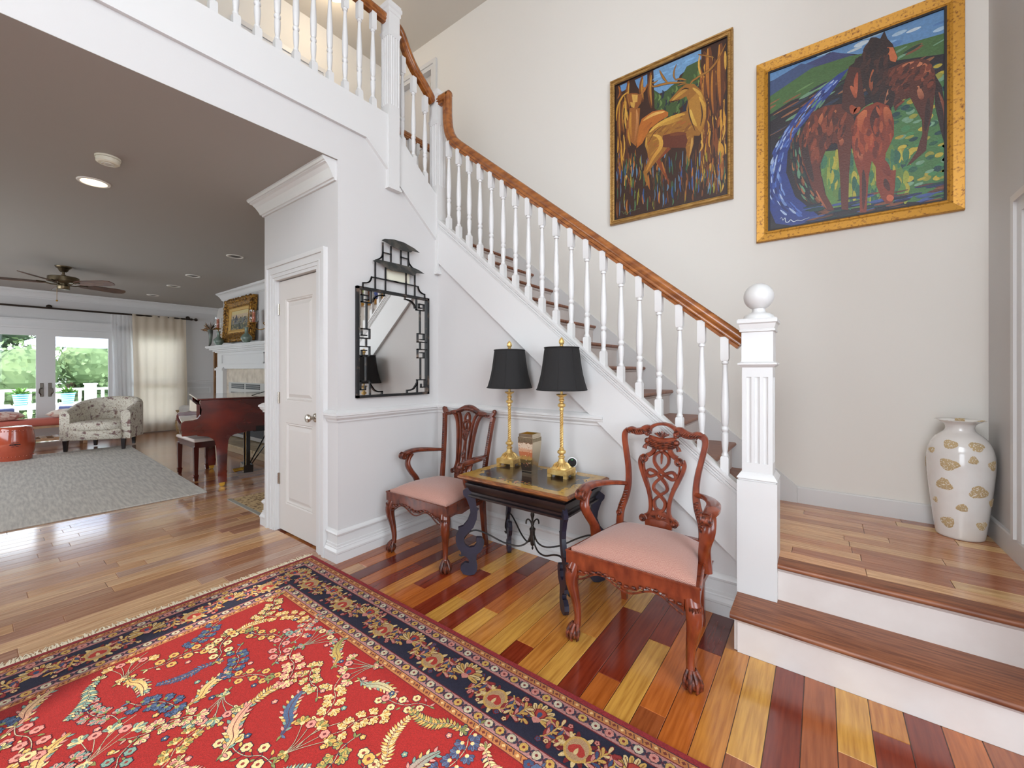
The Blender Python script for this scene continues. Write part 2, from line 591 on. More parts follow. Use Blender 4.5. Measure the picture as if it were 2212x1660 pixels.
w = MB().box(-11.45, -3.65, -2.9, YP, CZ, CZ + .12).box(-3.65, XM - .12, -2.9, YC + .1, CZ, CZ + .12).box(XM - .121, XM - .0005, -2.8, YC, CZ - .0015, CZ + .001)
struct('ceiling', w, CEIL, 'flat grey-white living room ceiling', 'ceiling', smooth=False)
struct('ceiling_upper', MB().box(-4.97, 2.72, -2.92, YP + .12, CZ2, CZ2 + .12), M('ceiling_upper_paint', (212, 205, 194), .8, spec=.2), 'high flat ceiling over the stairwell and upstairs hall', 'ceiling')
struct('floor_upper', MB().box(-4.9, XM - .12, -2.8, 1.95, CZ + .12, FL2).box(-4.9, -3.74, 1.95, YP, CZ + .12, FL2), TREADM, 'upstairs hall floor behind the balcony railing', 'floor', smooth=False)

# ---- mouldings
BASE = [(0, 0), (.026, 0), (.026, .058), (.029, .062), (.029, .074), (.019, .092), (.019, .098), (.013, .103), (.013, .117), (.006, .12), (.006, .172), (.015, .178), (.019, .19), (.015, .2), (.007, .209), (0, .212)]
RAILP = [(0, .95), (.010, .95), (.012, .962), (.026, .978), (.028, .99), (.036, .994), (.036, 1.008), (.024, 1.018), (.012, 1.026), (0, 1.03)]
CROWN = [(0, -.14), (.014, -.14), (.016, -.128), (.026, -.124), (.030, -.112), (.036, -.098), (.052, -.068), (.070, -.044), (.084, -.036), (.084, -.028), (.092, -.026), (.1, -.012), (.1, 0), (0, 0)]


def mould(name, prof, path, side, z, label, cat, mat=TRIM):
    return struct(name, MB().sweep(prof, [(p[0], p[1], z) for p in path], [(s_[0], s_[1], 0) for s_ in side]), mat, label, cat, smooth=False)


pth = [(-2.757, YC), (XM, YC), (XM, YB), (-.312, YB)]
sd = [(0, -1), (1, -1), (1, -1), (0, -1)]
mould('baseboard_foyer', BASE, pth, sd, 0, 'tall stepped white baseboard running round the foyer corner', 'baseboard')
pth2 = [(-2.757, YC), (XM, YC), (XM, YB), (-1.10, YB)]
mould('trim_1', RAILP, pth2, sd, 0, 'white chair rail under the pagoda mirror and behind the lamps', 'chair rail')
pl_, sl_ = [(-3.70, YC), (-3.77, YC), (-3.77, 3.0)], [(0, -1), (-1, -1), (-1, 0)]
mould('baseboard_closet', BASE, pl_, sl_, 0, 'stepped white baseboard at the living room end of the closet wall', 'baseboard')
mould('trim_2', RAILP, pl_, sl_, 0, 'short piece of chair rail at the end of the closet wall', 'chair rail')
mould('trim_3', CROWN, [(-2.645, YC), (-3.77, YC), (-3.77, 3.0)], [(0, -1), (-1, -1), (-1, 0)], CZ, 'deep crown moulding with a cut end above the closet door', 'crown moulding')
mould('trim_4', CROWN, [(XF, -2.8), (XF, YP)], [(1, 0), (1, 0)], CZ, 'crown moulding along the top of the patio door wall', 'crown moulding')
mould('baseboard_far', BASE, [(XF, 1.93), (XF, YP)], [(1, 0), (1, 0)], 0, 'white baseboard below the curtains on the patio door wall', 'baseboard')
mould('trim_5', RAILP, [(XF, 1.93), (XF, YP)], [(1, 0), (1, 0)], .04, 'chair rail on the patio door wall beside the curtain', 'chair rail')
BASE2 = [(0, 0), (.016, 0), (.016, .105), (.012, .112), (0, .114)]
mould('baseboard_landing', BASE2, [(-.135, YP), (XR, YP), (XR, 2.12)], [(0, -1), (-1, -1), (-1, 0)], .37, 'plain white baseboard round the stair landing behind the vase', 'baseboard')

# wainscot panel frame on the far wall
fr = MB()
for a, b, c, d in ((2.98, 3.01, .32, .92), (3.38, 3.41, .32, .92), (3.01, 3.38, .32, .345), (3.01, 3.38, .895, .92)):
    fr.box(XF, XF + .014, a, b, c, d)
struct('trim_6', fr, TRIM, 'rectangular wainscot panel moulding between curtain and fireplace', 'panel moulding')

# ---- closet door with casing
dr = thing('door_1', 'narrow two-panel painted closet door with satin knob', 'door', kind='structure')
xl, xr, yd = -3.552, -2.898, YC + .022
pa = [pix(611.6, 635, y=yd), pix(670.2, 883, y=yd), pix(613.5, 930, y=yd), pix(672, 1088, y=yd)]
zA0, zA1, zB0, zB1 = 1.06, 1.87, .235, .885
px0, px1 = xl + .115, xr - .115
fr = MB()
for bx in ((xl, px0, .012, 2.025), (px1, xr, .012, 2.025), (px0, px1, .012, zB0), (px0, px1, zB1, zA0), (px0, px1, zA1, 2.025)):
    fr.box(bx[0], bx[1], yd, yd + .035, bx[2], bx[3])
ob('slab', fr, DOORP, dr, smooth=False)
for z0, z1 in ((zA0, zA1), (zB0, zB1)):
    def rr(i, y):
        return [(px0 + i, y, z0 + i), (px1 - i, y, z0 + i), (px1 - i, y, z1 - i), (px0 + i, y, z1 - i)]
    ob('panel', MB().loft([rr(-.001, yd + .03), rr(-.001, yd + .001), rr(.006, yd + .006), rr(.014, yd + .004), rr(.022, yd + .014), rr(.03, yd + .014), rr(.055, yd + .004)], cap0=False), DOORP, dr, smooth=False)
cas = MB()
for (i, o_, dpt) in ((0, .022, .012), (.022, .05, .018), (.05, .062, .024), (.062, .104, .020), (.104, .135, .032)):
    cas.box(xl - .002 - o_, xl - .002 - i, YC - dpt, YC + .001, 0, 2.032 + i)
    cas.box(xr + .002 + i, xr + .002 + o_, YC - dpt, YC + .001, 0, 2.032 + i)
    cas.box(xl - .002 - o_, xr + .002 + o_, YC - dpt, YC + .001, 2.032 + i, 2.032 + o_)
cas.box(xl - .023, xl - .002, YC, YC + .1, 0, 2.05).box(xr + .002, xr + .023, YC, YC + .1, 0, 2.05).box(xl - .023, xr + .023, YC, YC + .1, 2.032, 2.05)
ob('casing', cas, TRIM, dr, smooth=False)
hg = MB().box(-.003, .014, -.006, .006, -.045, .045)
for k in range(5):
    hg.lathe([(.0055, -.044 + k * .018), (.0055, -.028 + k * .018)], 8, (0, -.009, 0))
hm = mesh_of('hinge', hg, NICKEL)
for z in (.42, 1.08, 1.80):
    ob('hinge', hm, None, dr).location = (xl + .004, yd, z)
kn = MB().lathe([(.033, 0), (.033, .004), (.028, .009), (.013, .012), (.011, .03), (.014, .036), (.026, .046), (.030, .058), (.026, .068), (.012, .073), (.001, .074)], 20)
kn.xf(Matrix.Rotation(radians(90), 4, 'X'))
ko = ob('knob', kn, NICKEL, dr)
ko['label'] = 'round satin nickel door knob'
kp = pix(672, 917, y=yd - .03)
ko.location = (xr - .07, yd, .955)

# ---- casing at the right edge (landing wall)
c6 = MB()
yc0 = 3.09
for (i, o_, dpt) in ((0, .06, .016), (.06, .095, .028)):
    c6.box(XR - dpt, XR + .001, yc0 - .1 + i, yc0 - .1 + o_ + 0.0, .484, 2.06 + i)
    c6.box(XR - dpt, XR + .001, 2.2, yc0 - .1 + o_, 2.06 + i, 2.06 + o_)
c6.box(XR - .006, XR + .001, 2.2, yc0 - .101, .484, 2.059)
struct('trim_7', c6, TRIM, 'white door casing on the landing wall at the vase', 'casing', smooth=False)

# ---- upstairs doorway on the picture wall
ud = thing('door_4', 'white upstairs doorway seen above the stair railing', 'door', kind='structure')
ue = MB()
for (i, o_, dpt) in ((0, .05, .016), (.05, .1, .03)):
    ue.box(-4.85, -4.85 + dpt, 2.56 + i, 2.56 + o_, FL2, 4.86 + i)
    ue.box(-4.85, -4.85 + dpt, 1.75 - o_, 1.75 - i, FL2, 4.86 + i)
    ue.box(-4.85, -4.85 + dpt, 1.75 - o_, 2.56 + o_, 4.86 + i, 4.86 + o_)
ue.box(-4.85, -4.842, 1.75, 2.56, FL2, 4.86)
struct('door_5', ue, TRIM, 'white door casing on the upstairs hall wall behind the balcony balusters', 'door', smooth=False)
c7 = MB()
for (i, o_, dpt) in ((0, .05, .016), (.05, .1, .03)):
    c7.box(-3.93 + i, -3.93 + o_, YP - dpt, YP - .0005, FL2, 5.1 + i)
    c7.box(-4.54 - o_, -4.54 - i, YP - dpt, YP - .0005, FL2, 5.1 + i)
    c7.box(-4.54 - o_, -3.93 + o_, YP - dpt, YP - .0005, 5.1 + i, 5.1 + o_)
c7.box(-3.93, -3.91, YP, YP + .1, FL2, 5.1).box(-4.56, -4.54, YP, YP + .1, FL2, 5.1).box(-4.54, -3.93, YP, YP + .1, 5.1, 5.11)
ob('casing', c7, TRIM, ud, smooth=False)
ob('slab', MB().box(-4.54, -3.93, YP + .06, YP + .1, FL2, 5.1).box(-4.46, -4.01, YP + .05, YP + .06, 4.2, 5.0), DOORP, ud, smooth=False)

# ================================================================== STAIRCASE
st = thing('staircase', 'white staircase with stained treads, turned balusters and ball-topped newel post', 'staircase')
H1, H2, RISE, RUN = .185, .37, .193, .2315


def nose_board(x0, x1, y0, y1, z, t=.027, axis='y'):
    """tread with a rounded front edge at y0 (axis y) or at x1 (axis x)"""
    pr = [(0, -t), (.006, -t), (.0, 0)]
    n = 6
    arc = [(-t / 2 * sin(pi * k / n), -t / 2 - t / 2 * cos(pi * k / n)) for k in range(n + 1)]
    if axis == 'y':
        pts = [(y1, z - t)] + [(y0 + t / 2 + a, z + b) for a, b in arc] + [(y1, z)]
        return MB().prism(pts, 'x', x0, x1)
    pts = [(x0, z - t)] + [(x1 - t / 2 - a, z + b) for a, b in arc] + [(x0, z)]
    return MB().prism(pts, 'y', y0, y1)


ob('tread', nose_board(-.338, XR, 2.117, 2.39, H1), TREADM, st, angle=50)
ob('riser', MB().box(-.31, XR, 2.15, 2.39, 0, H1 - .0275).box(-.325, -.31, 2.162, 2.40, 0, H1 - .0275), STEPW, st, smooth=False)
ob('cove_moulding', MB().prism([(2.15, H1 - .028), (2.134, H1 - .028), (2.136, H1 - .034), (2.144, H1 - .042), (2.15, H1 - .046)], 'x', -.312, XR), STEPW, st)
ob('riser', MB().box(-.17, XR, 2.384, 2.42, H1, H2 - .0275), STEPW, st, smooth=False)
ob('cove_moulding', MB().prism([(2.384, H2 - .028), (2.369, H2 - .028), (2.371, H2 - .034), (2.379, H2 - .042), (2.384, H2 - .046)], 'x', -.17, XR), STEPW, st)
ob('landing_nosing', nose_board(-.17, XR, 2.352, 2.455, H2), TREADM, st, angle=50)
land = ob('landing_frame', MB().box(-.31, XR, 2.42, YP, .2, H2 - .009), TREADM, st, smooth=False)
rl = random.Random(11)
lp = [(222, 172, 124), (232, 190, 132), (208, 150, 108), (198, 138, 98), (226, 178, 130), (176, 114, 82), (214, 160, 114)]  # landing planks lightened, reflection of the bright walls put into the colours
for r in range(12):
    y0 = 2.456 + r * .0903
    x = -.30 - rl.random() * .3
    while x < XR - .01:
        xe = x + rl.uniform(.35, .8)
        if XR - xe < .15:
            xe = XR
        plank(max(x, -.31), min(xe, XR), y0, y0 + .0903, rl.choice(lp), z=H2, parent=land, mesh=PLMX, name='plank')
        x = xe

tm = nose_board(-.2315 - .03, 0, 2.462, 3.522, 0, axis='x')
tmesh = mesh_of('tread', tm, TREADM, angle=50)
rm = MB().box(-.05, -.03, 2.462, 3.522, -RISE, -.0275)
rm.prism([(-.03, -.028), (-.014, -.028), (-.016, -.034), (-.024, -.042), (-.03, -.046)], 'y', 2.462, 3.522)
rmesh = mesh_of('riser', rm, STEPW, smooth=False)
for k in range(-1, 9):
    xk, zk = -.515 - RUN * k, .755 + RISE * k
    ob('tread', tmesh, None, st).location = (xk, 0, zk)
    ob('riser', rmesh, None, st).location = (xk, 0, zk)
ob('riser', rmesh, None, st).location = (-2.60, 0, 2.492)
ob('upper_landing', MB().box(-3.74, -2.64, 2.51, 3.522, 2.44, 2.492), TREADM, st, smooth=False)
ob('upper_nosing', nose_board(-2.64, -2.60, 2.462, 3.522, 2.492, axis='x'), TREADM, st)
# flight to the upstairs hall
for k in range(3):
    yk, zk = 2.42 - RUN * k, 2.685 + RISE * k
    b = MB().box(-3.74, -2.745, yk - .26, yk, zk - .027, zk)
    ob('tread', b, TREADM, st, smooth=False)
    ob('riser', MB().box(-3.74, -2.745, yk - .05, yk - .03, zk - RISE, zk - .0275), STEPW, st, smooth=False)
sk = MB().prism([(-.136, H2 + .115), (-.136, H2), (-.42, H2 + .0), (-2.75, 2.30), (-2.75, 2.62), (-2.668, 2.62)], 'y', 3.522, YP)
ob('wall_skirt', sk, TRIM, st, smooth=False)
ob('upper_wall_skirt', MB().box(-3.74, -2.74, 3.524, YP, 2.49, 2.62), TRIM, st, smooth=False)


def T(x):
    return .700 + .833 * (-.353 - x)


def Bt(x):
    return .312 + .848 * (-.358 - x)


xa, xb = -.338, -2.60
stg = ob('stringer', MB().prism([(xa, T(xa)), (xa, Bt(xa)), (xb, Bt(xb)), (xb, T(xb))], 'y', 2.416, 2.462), TRIM, st, smooth=False)
sh = MB()
for d0, d1, y0, y1 in ((0, .020, 2.402, 2.464), (-.018, 0, 2.407, 2.418), (-.036, -.022, 2.410, 2.418), (-.052, -.044, 2.412, 2.418)):
    sh.prism([(xa, T(xa) + d0), (xb, T(xb) + d0), (xb, T(xb) + d1), (xa, T(xa) + d1)], 'y', y0, y1)
ob('shoe_moulding', sh, TRIM, stg, smooth=False)

# turned baluster
BW = .0195
bal = MB()


def sq(z, h):
    return [(-h, -h, z), (h, -h, z), (h, h, z), (-h, h, z)]


bal.loft([sq(-.045, BW), sq(.072, BW), sq(.08, BW * .86)])
bal.lathe([(.0145, .078), (.0175, .084), (.0175, .09), (.0135, .097), (.0125, .104), (.0155, .13), (.018, .165), (.0185, .19), (.017, .203), (.0125, .207),
           (.0125, .211), (.0185, .218), (.0195, .225), (.0185, .232), (.0125, .24), (.0135, .244), (.018, .256), (.0195, .30), (.0205, .335), (.0195, .375), (.017, .43), (.0138, .50),
           (.0112, .555), (.0108, .568), (.0165, .573), (.0172, .58), (.0150, .586), (.0155, .592)], 14)
bal.loft([sq(.588, BW * .8), sq(.598, BW), sq(.715, BW)])
BALM = mesh_of('baluster', bal, TRIM, angle=40)
for i in range(19):
    x = -.409 - .1155 * i
    ob('baluster', BALM, None, st).location = (x, 2.43, T(x) + .02)


def rail_mesh(path, tofn, w=.031, h=.040):
    """moulded handrail; path in a vertical plane (a,z); tofn maps (a, z, side) to 3D"""
    prof = [(-.6, -1), (-.6, -.62), (-.88, -.5), (-.92, -.3), (-.78, -.12), (-1, .1), (-1, .45), (-.8, .78), (-.35, .98), (.35, .98), (.8, .78), (1, .45), (1, .1), (.78, -.12), (.92, -.3), (.88, -.5), (.6, -.62), (.6, -1)]
    rings = []
    m = len(path)
    for i in range(m):
        a, b = path[max(0, i - 1)], path[min(m - 1, i + 1)]
        dx, dz = b[0] - a[0], b[1] - a[1]
        l = hypot(dx, dz)
        sg = 1 if path[1][0] > path[0][0] else -1
        nx, nz = -dz / l * sg, dx / l * sg
        rings.append([tofn(path[i][0] + nx * q * h, path[i][1] + nz * q * h, p * w) for p, q in prof])
    return MB().loft(rings)


hp = [(-.325, 1.446), (-1.3, 2.256), (-2.36, 3.136)] + crom([(-2.36, 3.136), (-2.43, 3.205), (-2.482, 3.30), (-2.502, 3.42), (-2.504, 3.56), (-2.504, 3.62)], 5)[1:]
hr = rail_mesh(hp, lambda a, z, s_: (a, 2.43 + s_, z))
hr2 = rail_mesh([(-2.475, 3.600), (-2.61, 3.600)], lambda a, z, s_: (a, 2.43 + s_, z))
hr.add(hr2.v, hr2.f)
ob('handrail', hr, RAILW, st, angle=50)


def fluted(h, z0, z1, n=3, pitch=.036, r=.011, depth=.007):
    side = []
    for k in range(n):
        c = (k - (n - 1) / 2) * pitch
        for j in range(7):
            t = pi * j / 6
            side.append((c - r * cos(t), -h + depth * sin(t)))
    poly = []
    for q in range(4):
        a = q * pi / 2
        poly.append((-h * cos(a) + h * sin(a), -h * sin(a) - h * cos(a)))
        poly += [(x * cos(a) - y * sin(a), x * sin(a) + y * cos(a)) for x, y in side]
    return MB().prism(poly, 'z', z0, z1)


def sqstack(mb, prof):
    return mb.loft([sq(z, h) for h, z in prof])


nw = MB()
sqstack(nw, [(.086, .186), (.086, .752), (.080, .754), (.080, .760), (.087, .763), (.086, .768), (.070, .792)])
sqstack(nw, [(.066, .79), (.066, .84)])
f_ = fluted(.066, .84, 1.27)
nw.add(f_.v, f_.f)
sqstack(nw, [(.066, 1.27), (.066, 1.318), (.072, 1.322), (.084, 1.333), (.084, 1.340), (.07, 1.346), (.068, 1.35), (.068, 1.495), (.076, 1.498), (.077, 1.506), (.072, 1.510), (.076, 1.52),
             (.079, 1.535), (.086, 1.541), (.087, 1.556), (.082, 1.562)])
no = ob('newel_post', nw, TRIM, st, angle=30)
no.location = (-.255, 2.431, 0)
bf = ob('ball_finial', MB().lathe([(.07, 0), (.07, .008), (.064, .022), (.05, .030), (.034, .036), (.029, .046), (.030, .056)], 24).ball((0, 0, .118), .068, 24, 14), TRIM, no, angle=50)
bf.location = (0, 0, 1.561)

# ================================================================== BALCONY RAILING (upstairs)
bc = thing('balcony_railing', 'white upstairs balcony railing with skirt board and stained handrail over the opening', 'railing')
lo = [(-2.8, 2.985), (1.733, 2.985), (2.406, 2.985 - .80 * (2.406 - 1.733) - .03)]
up_ = [(2.406, 2.80), (2.014, 3.10), (2.014, 3.24), (-2.8, 3.24)]
ob('skirt_board', MB().prism(lo + up_, 'x', XM, XM + .016), TRIM, bc, smooth=False)
tr = MB()
tr.prism([(-2.8, 2.978), (1.733, 2.978), (1.733, 2.994), (-2.8, 2.994)], 'x', XM, XM + .024)
tr.prism([(1.731, 2.978), (2.406, 2.409), (2.406, 2.425), (1.733, 2.994)], 'x', XM, XM + .024)
ob('skirt_bead', tr, TRIM, bc, smooth=False)
ob('curb', MB().box(-2.74, XM + .001, -2.8, 1.93, 3.07, 3.24).prism([(1.92, 3.24), (1.92, 2.9), (2.46, 2.5), (2.46, 2.757)], 'x', -2.72, XM + .001), TRIM, bc, smooth=False)


def small_newel(x, y, z0, z1, zf0, zf1, name_parent):
    m = MB()
    h = .049
    sqstack(m, [(h + .012, z0), (h + .012, z0 + .014), (h + .006, z0 + .018), (h + .006, z0 + .03), (h, z0 + .034), (h, zf0)])
    f2 = fluted(h, zf0, zf1, 4, .021, .007, .004)
    m.add(f2.v, f2.f)
    sqstack(m, [(h, zf1), (h + .004, zf1 + .02), (h + .009, zf1 + .03), (h + .009, zf1 + .038), (h, zf1 + .045), (h, z1 - .085), (h + .006, z1 - .08), (h + .006, z1 - .055), (h + .014, z1 - .045), (h + .014, z1 - .02), (h + .008, z1 - .012), (h + .008, z1)])
    o = ob('newel_post', m, TRIM, name_parent, angle=30)
    o.location = (x, y, 0)
    return o


small_newel(-2.645, 1.963, 2.676, 4.095, 3.32, 3.84, bc)
small_newel(-2.648, 2.452, 2.12, 3.69, 2.88, 3.40, bc)
for i in range(-16, 11):
    ob('baluster', BALM, None, bc).location = (-2.655, .699 + .1116 * i, 3.24)
for y, z in ((2.082, 3.09), (2.193, 2.995), (2.315, 2.90)):
    ob('baluster', BALM, None, bc).location = (-2.655, y, z - .02)
ob('handrail', rail_mesh([(-2.8, 3.985), (1.92, 3.985)], lambda a, z, s_: (-2.655 + s_, a, z)), RAILW, bc, angle=50)
ob('handrail', rail_mesh(crom([(2.01, 3.985), (2.05, 3.975), (2.09, 3.92), (2.13, 3.85), (2.2, 3.765), (2.3, 3.69), (2.405, 3.60)], 4), lambda a, z, s_: (-2.655 + s_, a, z)), RAILW, bc, angle=50)
sr = thing('stairwell_railing', 'white railing with stained handrail on the far side of the upstairs stairwell', 'railing')
for i in range(13):
    ob('baluster', BALM, None, sr).location = (-3.78, 2.03 + .115 * i, 3.24)
ob('handrail', rail_mesh([(1.95, 3.985), (3.53, 3.985)], lambda a, z, s_: (-3.78 + s_, a, z)), RAILW, sr, angle=50)
ob('curb', MB().box(-3.83, -3.74, 1.95, 3.53, FL2 - .2, 3.24), TRIM, sr, smooth=False)

# upstairs ceiling light
ulp = pix(722, -18, z=CZ2 - .06)
ul = thing('ceiling_light', 'lit round flush ceiling light in the upstairs hall', 'ceiling light', (ulp[0], ulp[1], CZ2 - .002))
GLOW = M('lamp_glass_lit', (255, 236, 200), .3, emit=((255, 226, 170), 9))
ob('base', MB().lathe([(.15, -.03), (.155, -.02), (.155, 0)], 28), BRASS, ul)
ob('glass_dome', MB().lathe([(.002, -.11), (.06, -.104), (.11, -.08), (.14, -.03)], 28), GLOW, ul)
light('upstairs_lamp', 'POINT', (ulp[0], ulp[1], CZ2 - .25), 9, (1, .86, .68), shadow_soft_size=.1)

# ================================================================== CARVED ARMCHAIRS
FABRIC = M('herringbone_cloth', (196, 132, 116), .9, sheen=.3)
N, L, B = nodes_of(FABRIC)
tc = N.new('ShaderNodeTexCoord'); sp = N.new('ShaderNodeSeparateXYZ'); L.new(tc.outputs['Object'], sp.inputs[0])
zig = mth('ABSOLUTE', mth('SUBTRACT', mth('FRACT', mth('MULTIPLY', sp.outputs[0], 44)), .5))
stp = mth('FRACT', mth('ADD', mth('MULTIPLY', mth('ADD', sp.outputs[1], mth('MULTIPLY', sp.outputs[2], .8)), 150), mth('MULTIPLY', zig, 2.4)))
thr = mth('GREATER_THAN', stp, .5)
nz = N.new('ShaderNodeTexNoise'); nz.inputs['Scale'].default_value = 400
L.new(tc.outputs['Object'], nz.inputs['Vector'])
fac = mth('MULTIPLY', mth('ADD', mth('MULTIPLY', thr, .6), mth('MULTIPLY', nz.outputs[0], .8)), .8)
mx = N.new('ShaderNodeMix'); mx.data_type = 'RGBA'
mx.inputs[6].default_value = lin((138, 58, 50)); mx.inputs[7].default_value = lin((198, 160, 142))
L.new(fac, mx.inputs[0]); L.new(mx.outputs[2], B.inputs['Base Color'])
bp = N.new('ShaderNodeBump'); bp.inputs['Strength'].default_value = .35; bp.inputs['Distance'].default_value = .001
L.new(thr, bp.inputs['Height']); L.new(bp.outputs[0], B.inputs['Normal'])


def armchair(label, loc, rz, style, wood, carve):
    ch = thing('armchair', label, 'armchair', loc, rz)
    # cabriole front legs with claw-and-ball feet
    for sx in (-1, 1):
        d = Vector((sx * .7071, -.7071, 0))
        b0 = Vector((sx * .262, .035, 0))
        offs = [(.385, -.004, .030), (.355, .008, .033), (.315, .022, .034), (.27, .021, .030), (.22, .010, .0245), (.17, 0, .0205), (.12, -.006, .0175), (.085, -.005, .0170), (.066, 0, .020)]
        lg = MB().tube([b0 + d * o_ + Vector((0, 0, z)) for z, o_, r in crom([(z, o_, r) for z, o_, r in offs], 3)], [q[2] for q in crom(offs, 3)], 12)
        leg = ob('front_leg', lg, wood, ch)
        ft = MB().ball(tuple(b0 + d * .012 + Vector((0, 0, .031))), .031, 14, 10, (1, 1, .98))
        for a in (-100, -48, 0, 48, 100):
            ca = atan2(d.y, d.x) + radians(a)
            e = Vector((cos(ca), sin(ca), 0))
            ft.tube([b0 + d * .002 + e * .014 + Vector((0, 0, .078)), b0 + d * .008 + e * .026 + Vector((0, 0, .058)), b0 + d * .012 + e * .034 + Vector((0, 0, .036)), b0 + d * .012 + e * .033 + Vector((0, 0, .016)), b0 + d * .012 + e * .025 + Vector((0, 0, .003))], [.008, .0095, .009, .008, .004], 7)
        ob('claw_foot', ft, carve, leg)
        kc = MB()
        for q in range(-3, 4):
            a = atan2(d.y, d.x) + q * .33
            e = Vector((cos(a), sin(a), 0))
            n_ = 6
            kc.tube([b0 + d * (.018 - .03 * (t / n_) ** 1.5) + e * (.031 - .012 * t / n_) + Vector((0, 0, .352 - t / n_ * (.19 - abs(q) * .03))) for t in range(n_ + 1)], [.0045, .0062, .0062, .0055, .0045, .0035, .001], 6)
        ob('knee_carving', kc, carve, leg)
        # rear leg
        rl_ = MB().loft([[(sx * .205 + a * .017 * k, y + b * .016 * k, z) for a, b in ((-1, -1), (1, -1), (1, 1), (-1, 1))] for y, z, k in ((.515, 0, .85), (.495, .12, .9), (.478, .28, 1.05), (.468, .43, 1.15))])
        ob('rear_leg', rl_, wood, ch)
    # seat rail
    tz = [(-.302, .005), (.302, .005), (.235, .485), (-.235, .485)]
    rail = MB().prism(tz, 'z', .372, .428)
    ro = ob('seat_rail', rail, wood, ch, smooth=False)
    bd = MB()
    for (a, b) in zip(tz, tz[1:] + tz[:1]):
        bd.tube([(a[0], a[1], .43), (b[0], b[1], .43)], .006, 6)
    ob('rail_bead', bd, wood, ro)
    # scalloped carved apron
    ap = [(-.24, .374)]
    n_ = 32
    for k in range(n_ + 1):
        t = k / n_ * 2 - 1
        ap.append((t * .24, .352 - .020 * cos(t * pi * 2.0) * (1 if abs(t) < .75 else .4) - .022 * max(0, abs(t) - .72) / .28 + .004 * sin(t * 30)))
    ap.append((.24, .374))
    apo = ob('apron', MB().prism(ap, 'y', .008, .026), wood, ch, smooth=False)
    sc_ = MB()
    for k in range(15):
        t = (k - 7) / 7
        zc = .358 - .012 * cos(t * pi * 2)
        sc_.tube([(t * .225 - .012, .006, zc - .006), (t * .225 - .004, .001, zc + .004), (t * .225 + .006, .001, zc + .003), (t * .225 + .012, .006, zc - .005)], [.003, .006, .006, .003], 6)
    path = [(t * .24, .004, .341 - .020 * cos(t * pi * 2.0) - .012 * max(0, abs(t) - .7) / .3) for t in [x / 20 - 1 for x in range(41)]]
    sc_.tube(path, .0045, 6)
    ob('apron_carving', sc_, carve, apo)
    for sx in (-1, 1):
        ob('side_apron', MB().prism([(.06, .374), (.06, .345), (.12, .350), (.18, .338), (.26, .352), (.36, .350), (.44, .374)], 'x', sx * .265 - .008, sx * .265 + .008), wood, ch, smooth=False)
    # upholstered slip seat
    cu = MB()
    n_ = 16
    rings = []

    def fp(u, v, k):
        y = lerp(.022, .455, v)
        hw = lerp(.283, .205, v) * k
        return ((u * 2 - 1) * hw, y)
    gx = []
    for j in range(n_ + 1):
        for i in range(n_ + 1):
            u, v = i / n_, j / n_
            eu, ev = abs(2 * u - 1), abs(2 * v - 1)
            z = .444 + .046 * (1 - eu ** 6) * (1 - ev ** 6) + .020 * (1 - eu * eu) * (1 - ev * ev)
            x, y = fp(u, v, 1 + .012 * 0)
            gx.append((x, y, z))
    cu.v = gx
    for j in range(n_):
        for i in range(n_):
            a = j * (n_ + 1) + i
            cu.f.append((a, a + 1, a + n_ + 2, a + n_ + 1))
    edge = [i for i in range(n_ + 1)] + [j * (n_ + 1) + n_ for j in range(1, n_ + 1)] + [n_ * (n_ + 1) + i for i in range(n_ - 1, -1, -1)] + [j * (n_ + 1) for j in range(n_ - 1, 0, -1)]
    base = len(cu.v)
    cu.v += [(cu.v[i][0], cu.v[i][1], .424) for i in edge]
    m_ = len(edge)
    for k in range(m_):
        cu.f.append((edge[(k + 1) % m_], edge[k], base + k, base + (k + 1) % m_))
    so = ob('seat_cushion', cu, FABRIC, ch, angle=80)
    so['label'] = 'salmon herringbone upholstered seat'

    def bk(x, z, d=0.0):
        return (x, .462 + .15 * (z - .43) + d, z)

    def rib(mb, pts, w, dp=.011, closed=False, n=5, off=0.0):
        """flat carved strap in the plane of the back"""
        q = crom([(p[0], p[1]) for p in pts], n, closed)
        ws = w if hasattr(w, '__len__') else [w, w]
        m = len(q)
        R = []
        for i in range(m):
            a = q[(i - 1) % m] if (closed or i > 0) else q[i]
            b = q[(i + 1) % m] if (closed or i < m - 1) else q[i]
            dx, dz = b[0] - a[0], b[1] - a[1]
            l = hypot(dx, dz) or 1
            nx, nz_ = -dz / l, dx / l
            t = i / (m - 1) * (len(ws) - 1)
            k = min(int(t), len(ws) - 2)
            hw = lerp(ws[k], ws[k + 1], t - k) / 2
            c = q[i]
            sec = [(-1, -.4), (-.7, -1), (.7, -1), (1, -.4), (1, 1), (-1, 1)]
            R.append([bk(c[0] + nx * hw * s_, c[1] + nz_ * hw * s_, off + e * dp) for s_, e in sec])
        if closed:
            R.append(R[0])
        return mb.loft(R, not closed, not closed)

    def mir(mb, pts, *a, **k):
        rib(mb, pts, *a, **k)
        rib(mb, [(-p[0], p[1]) for p in pts], *a, **k)

    sl, spm, car = MB(), MB(), MB()
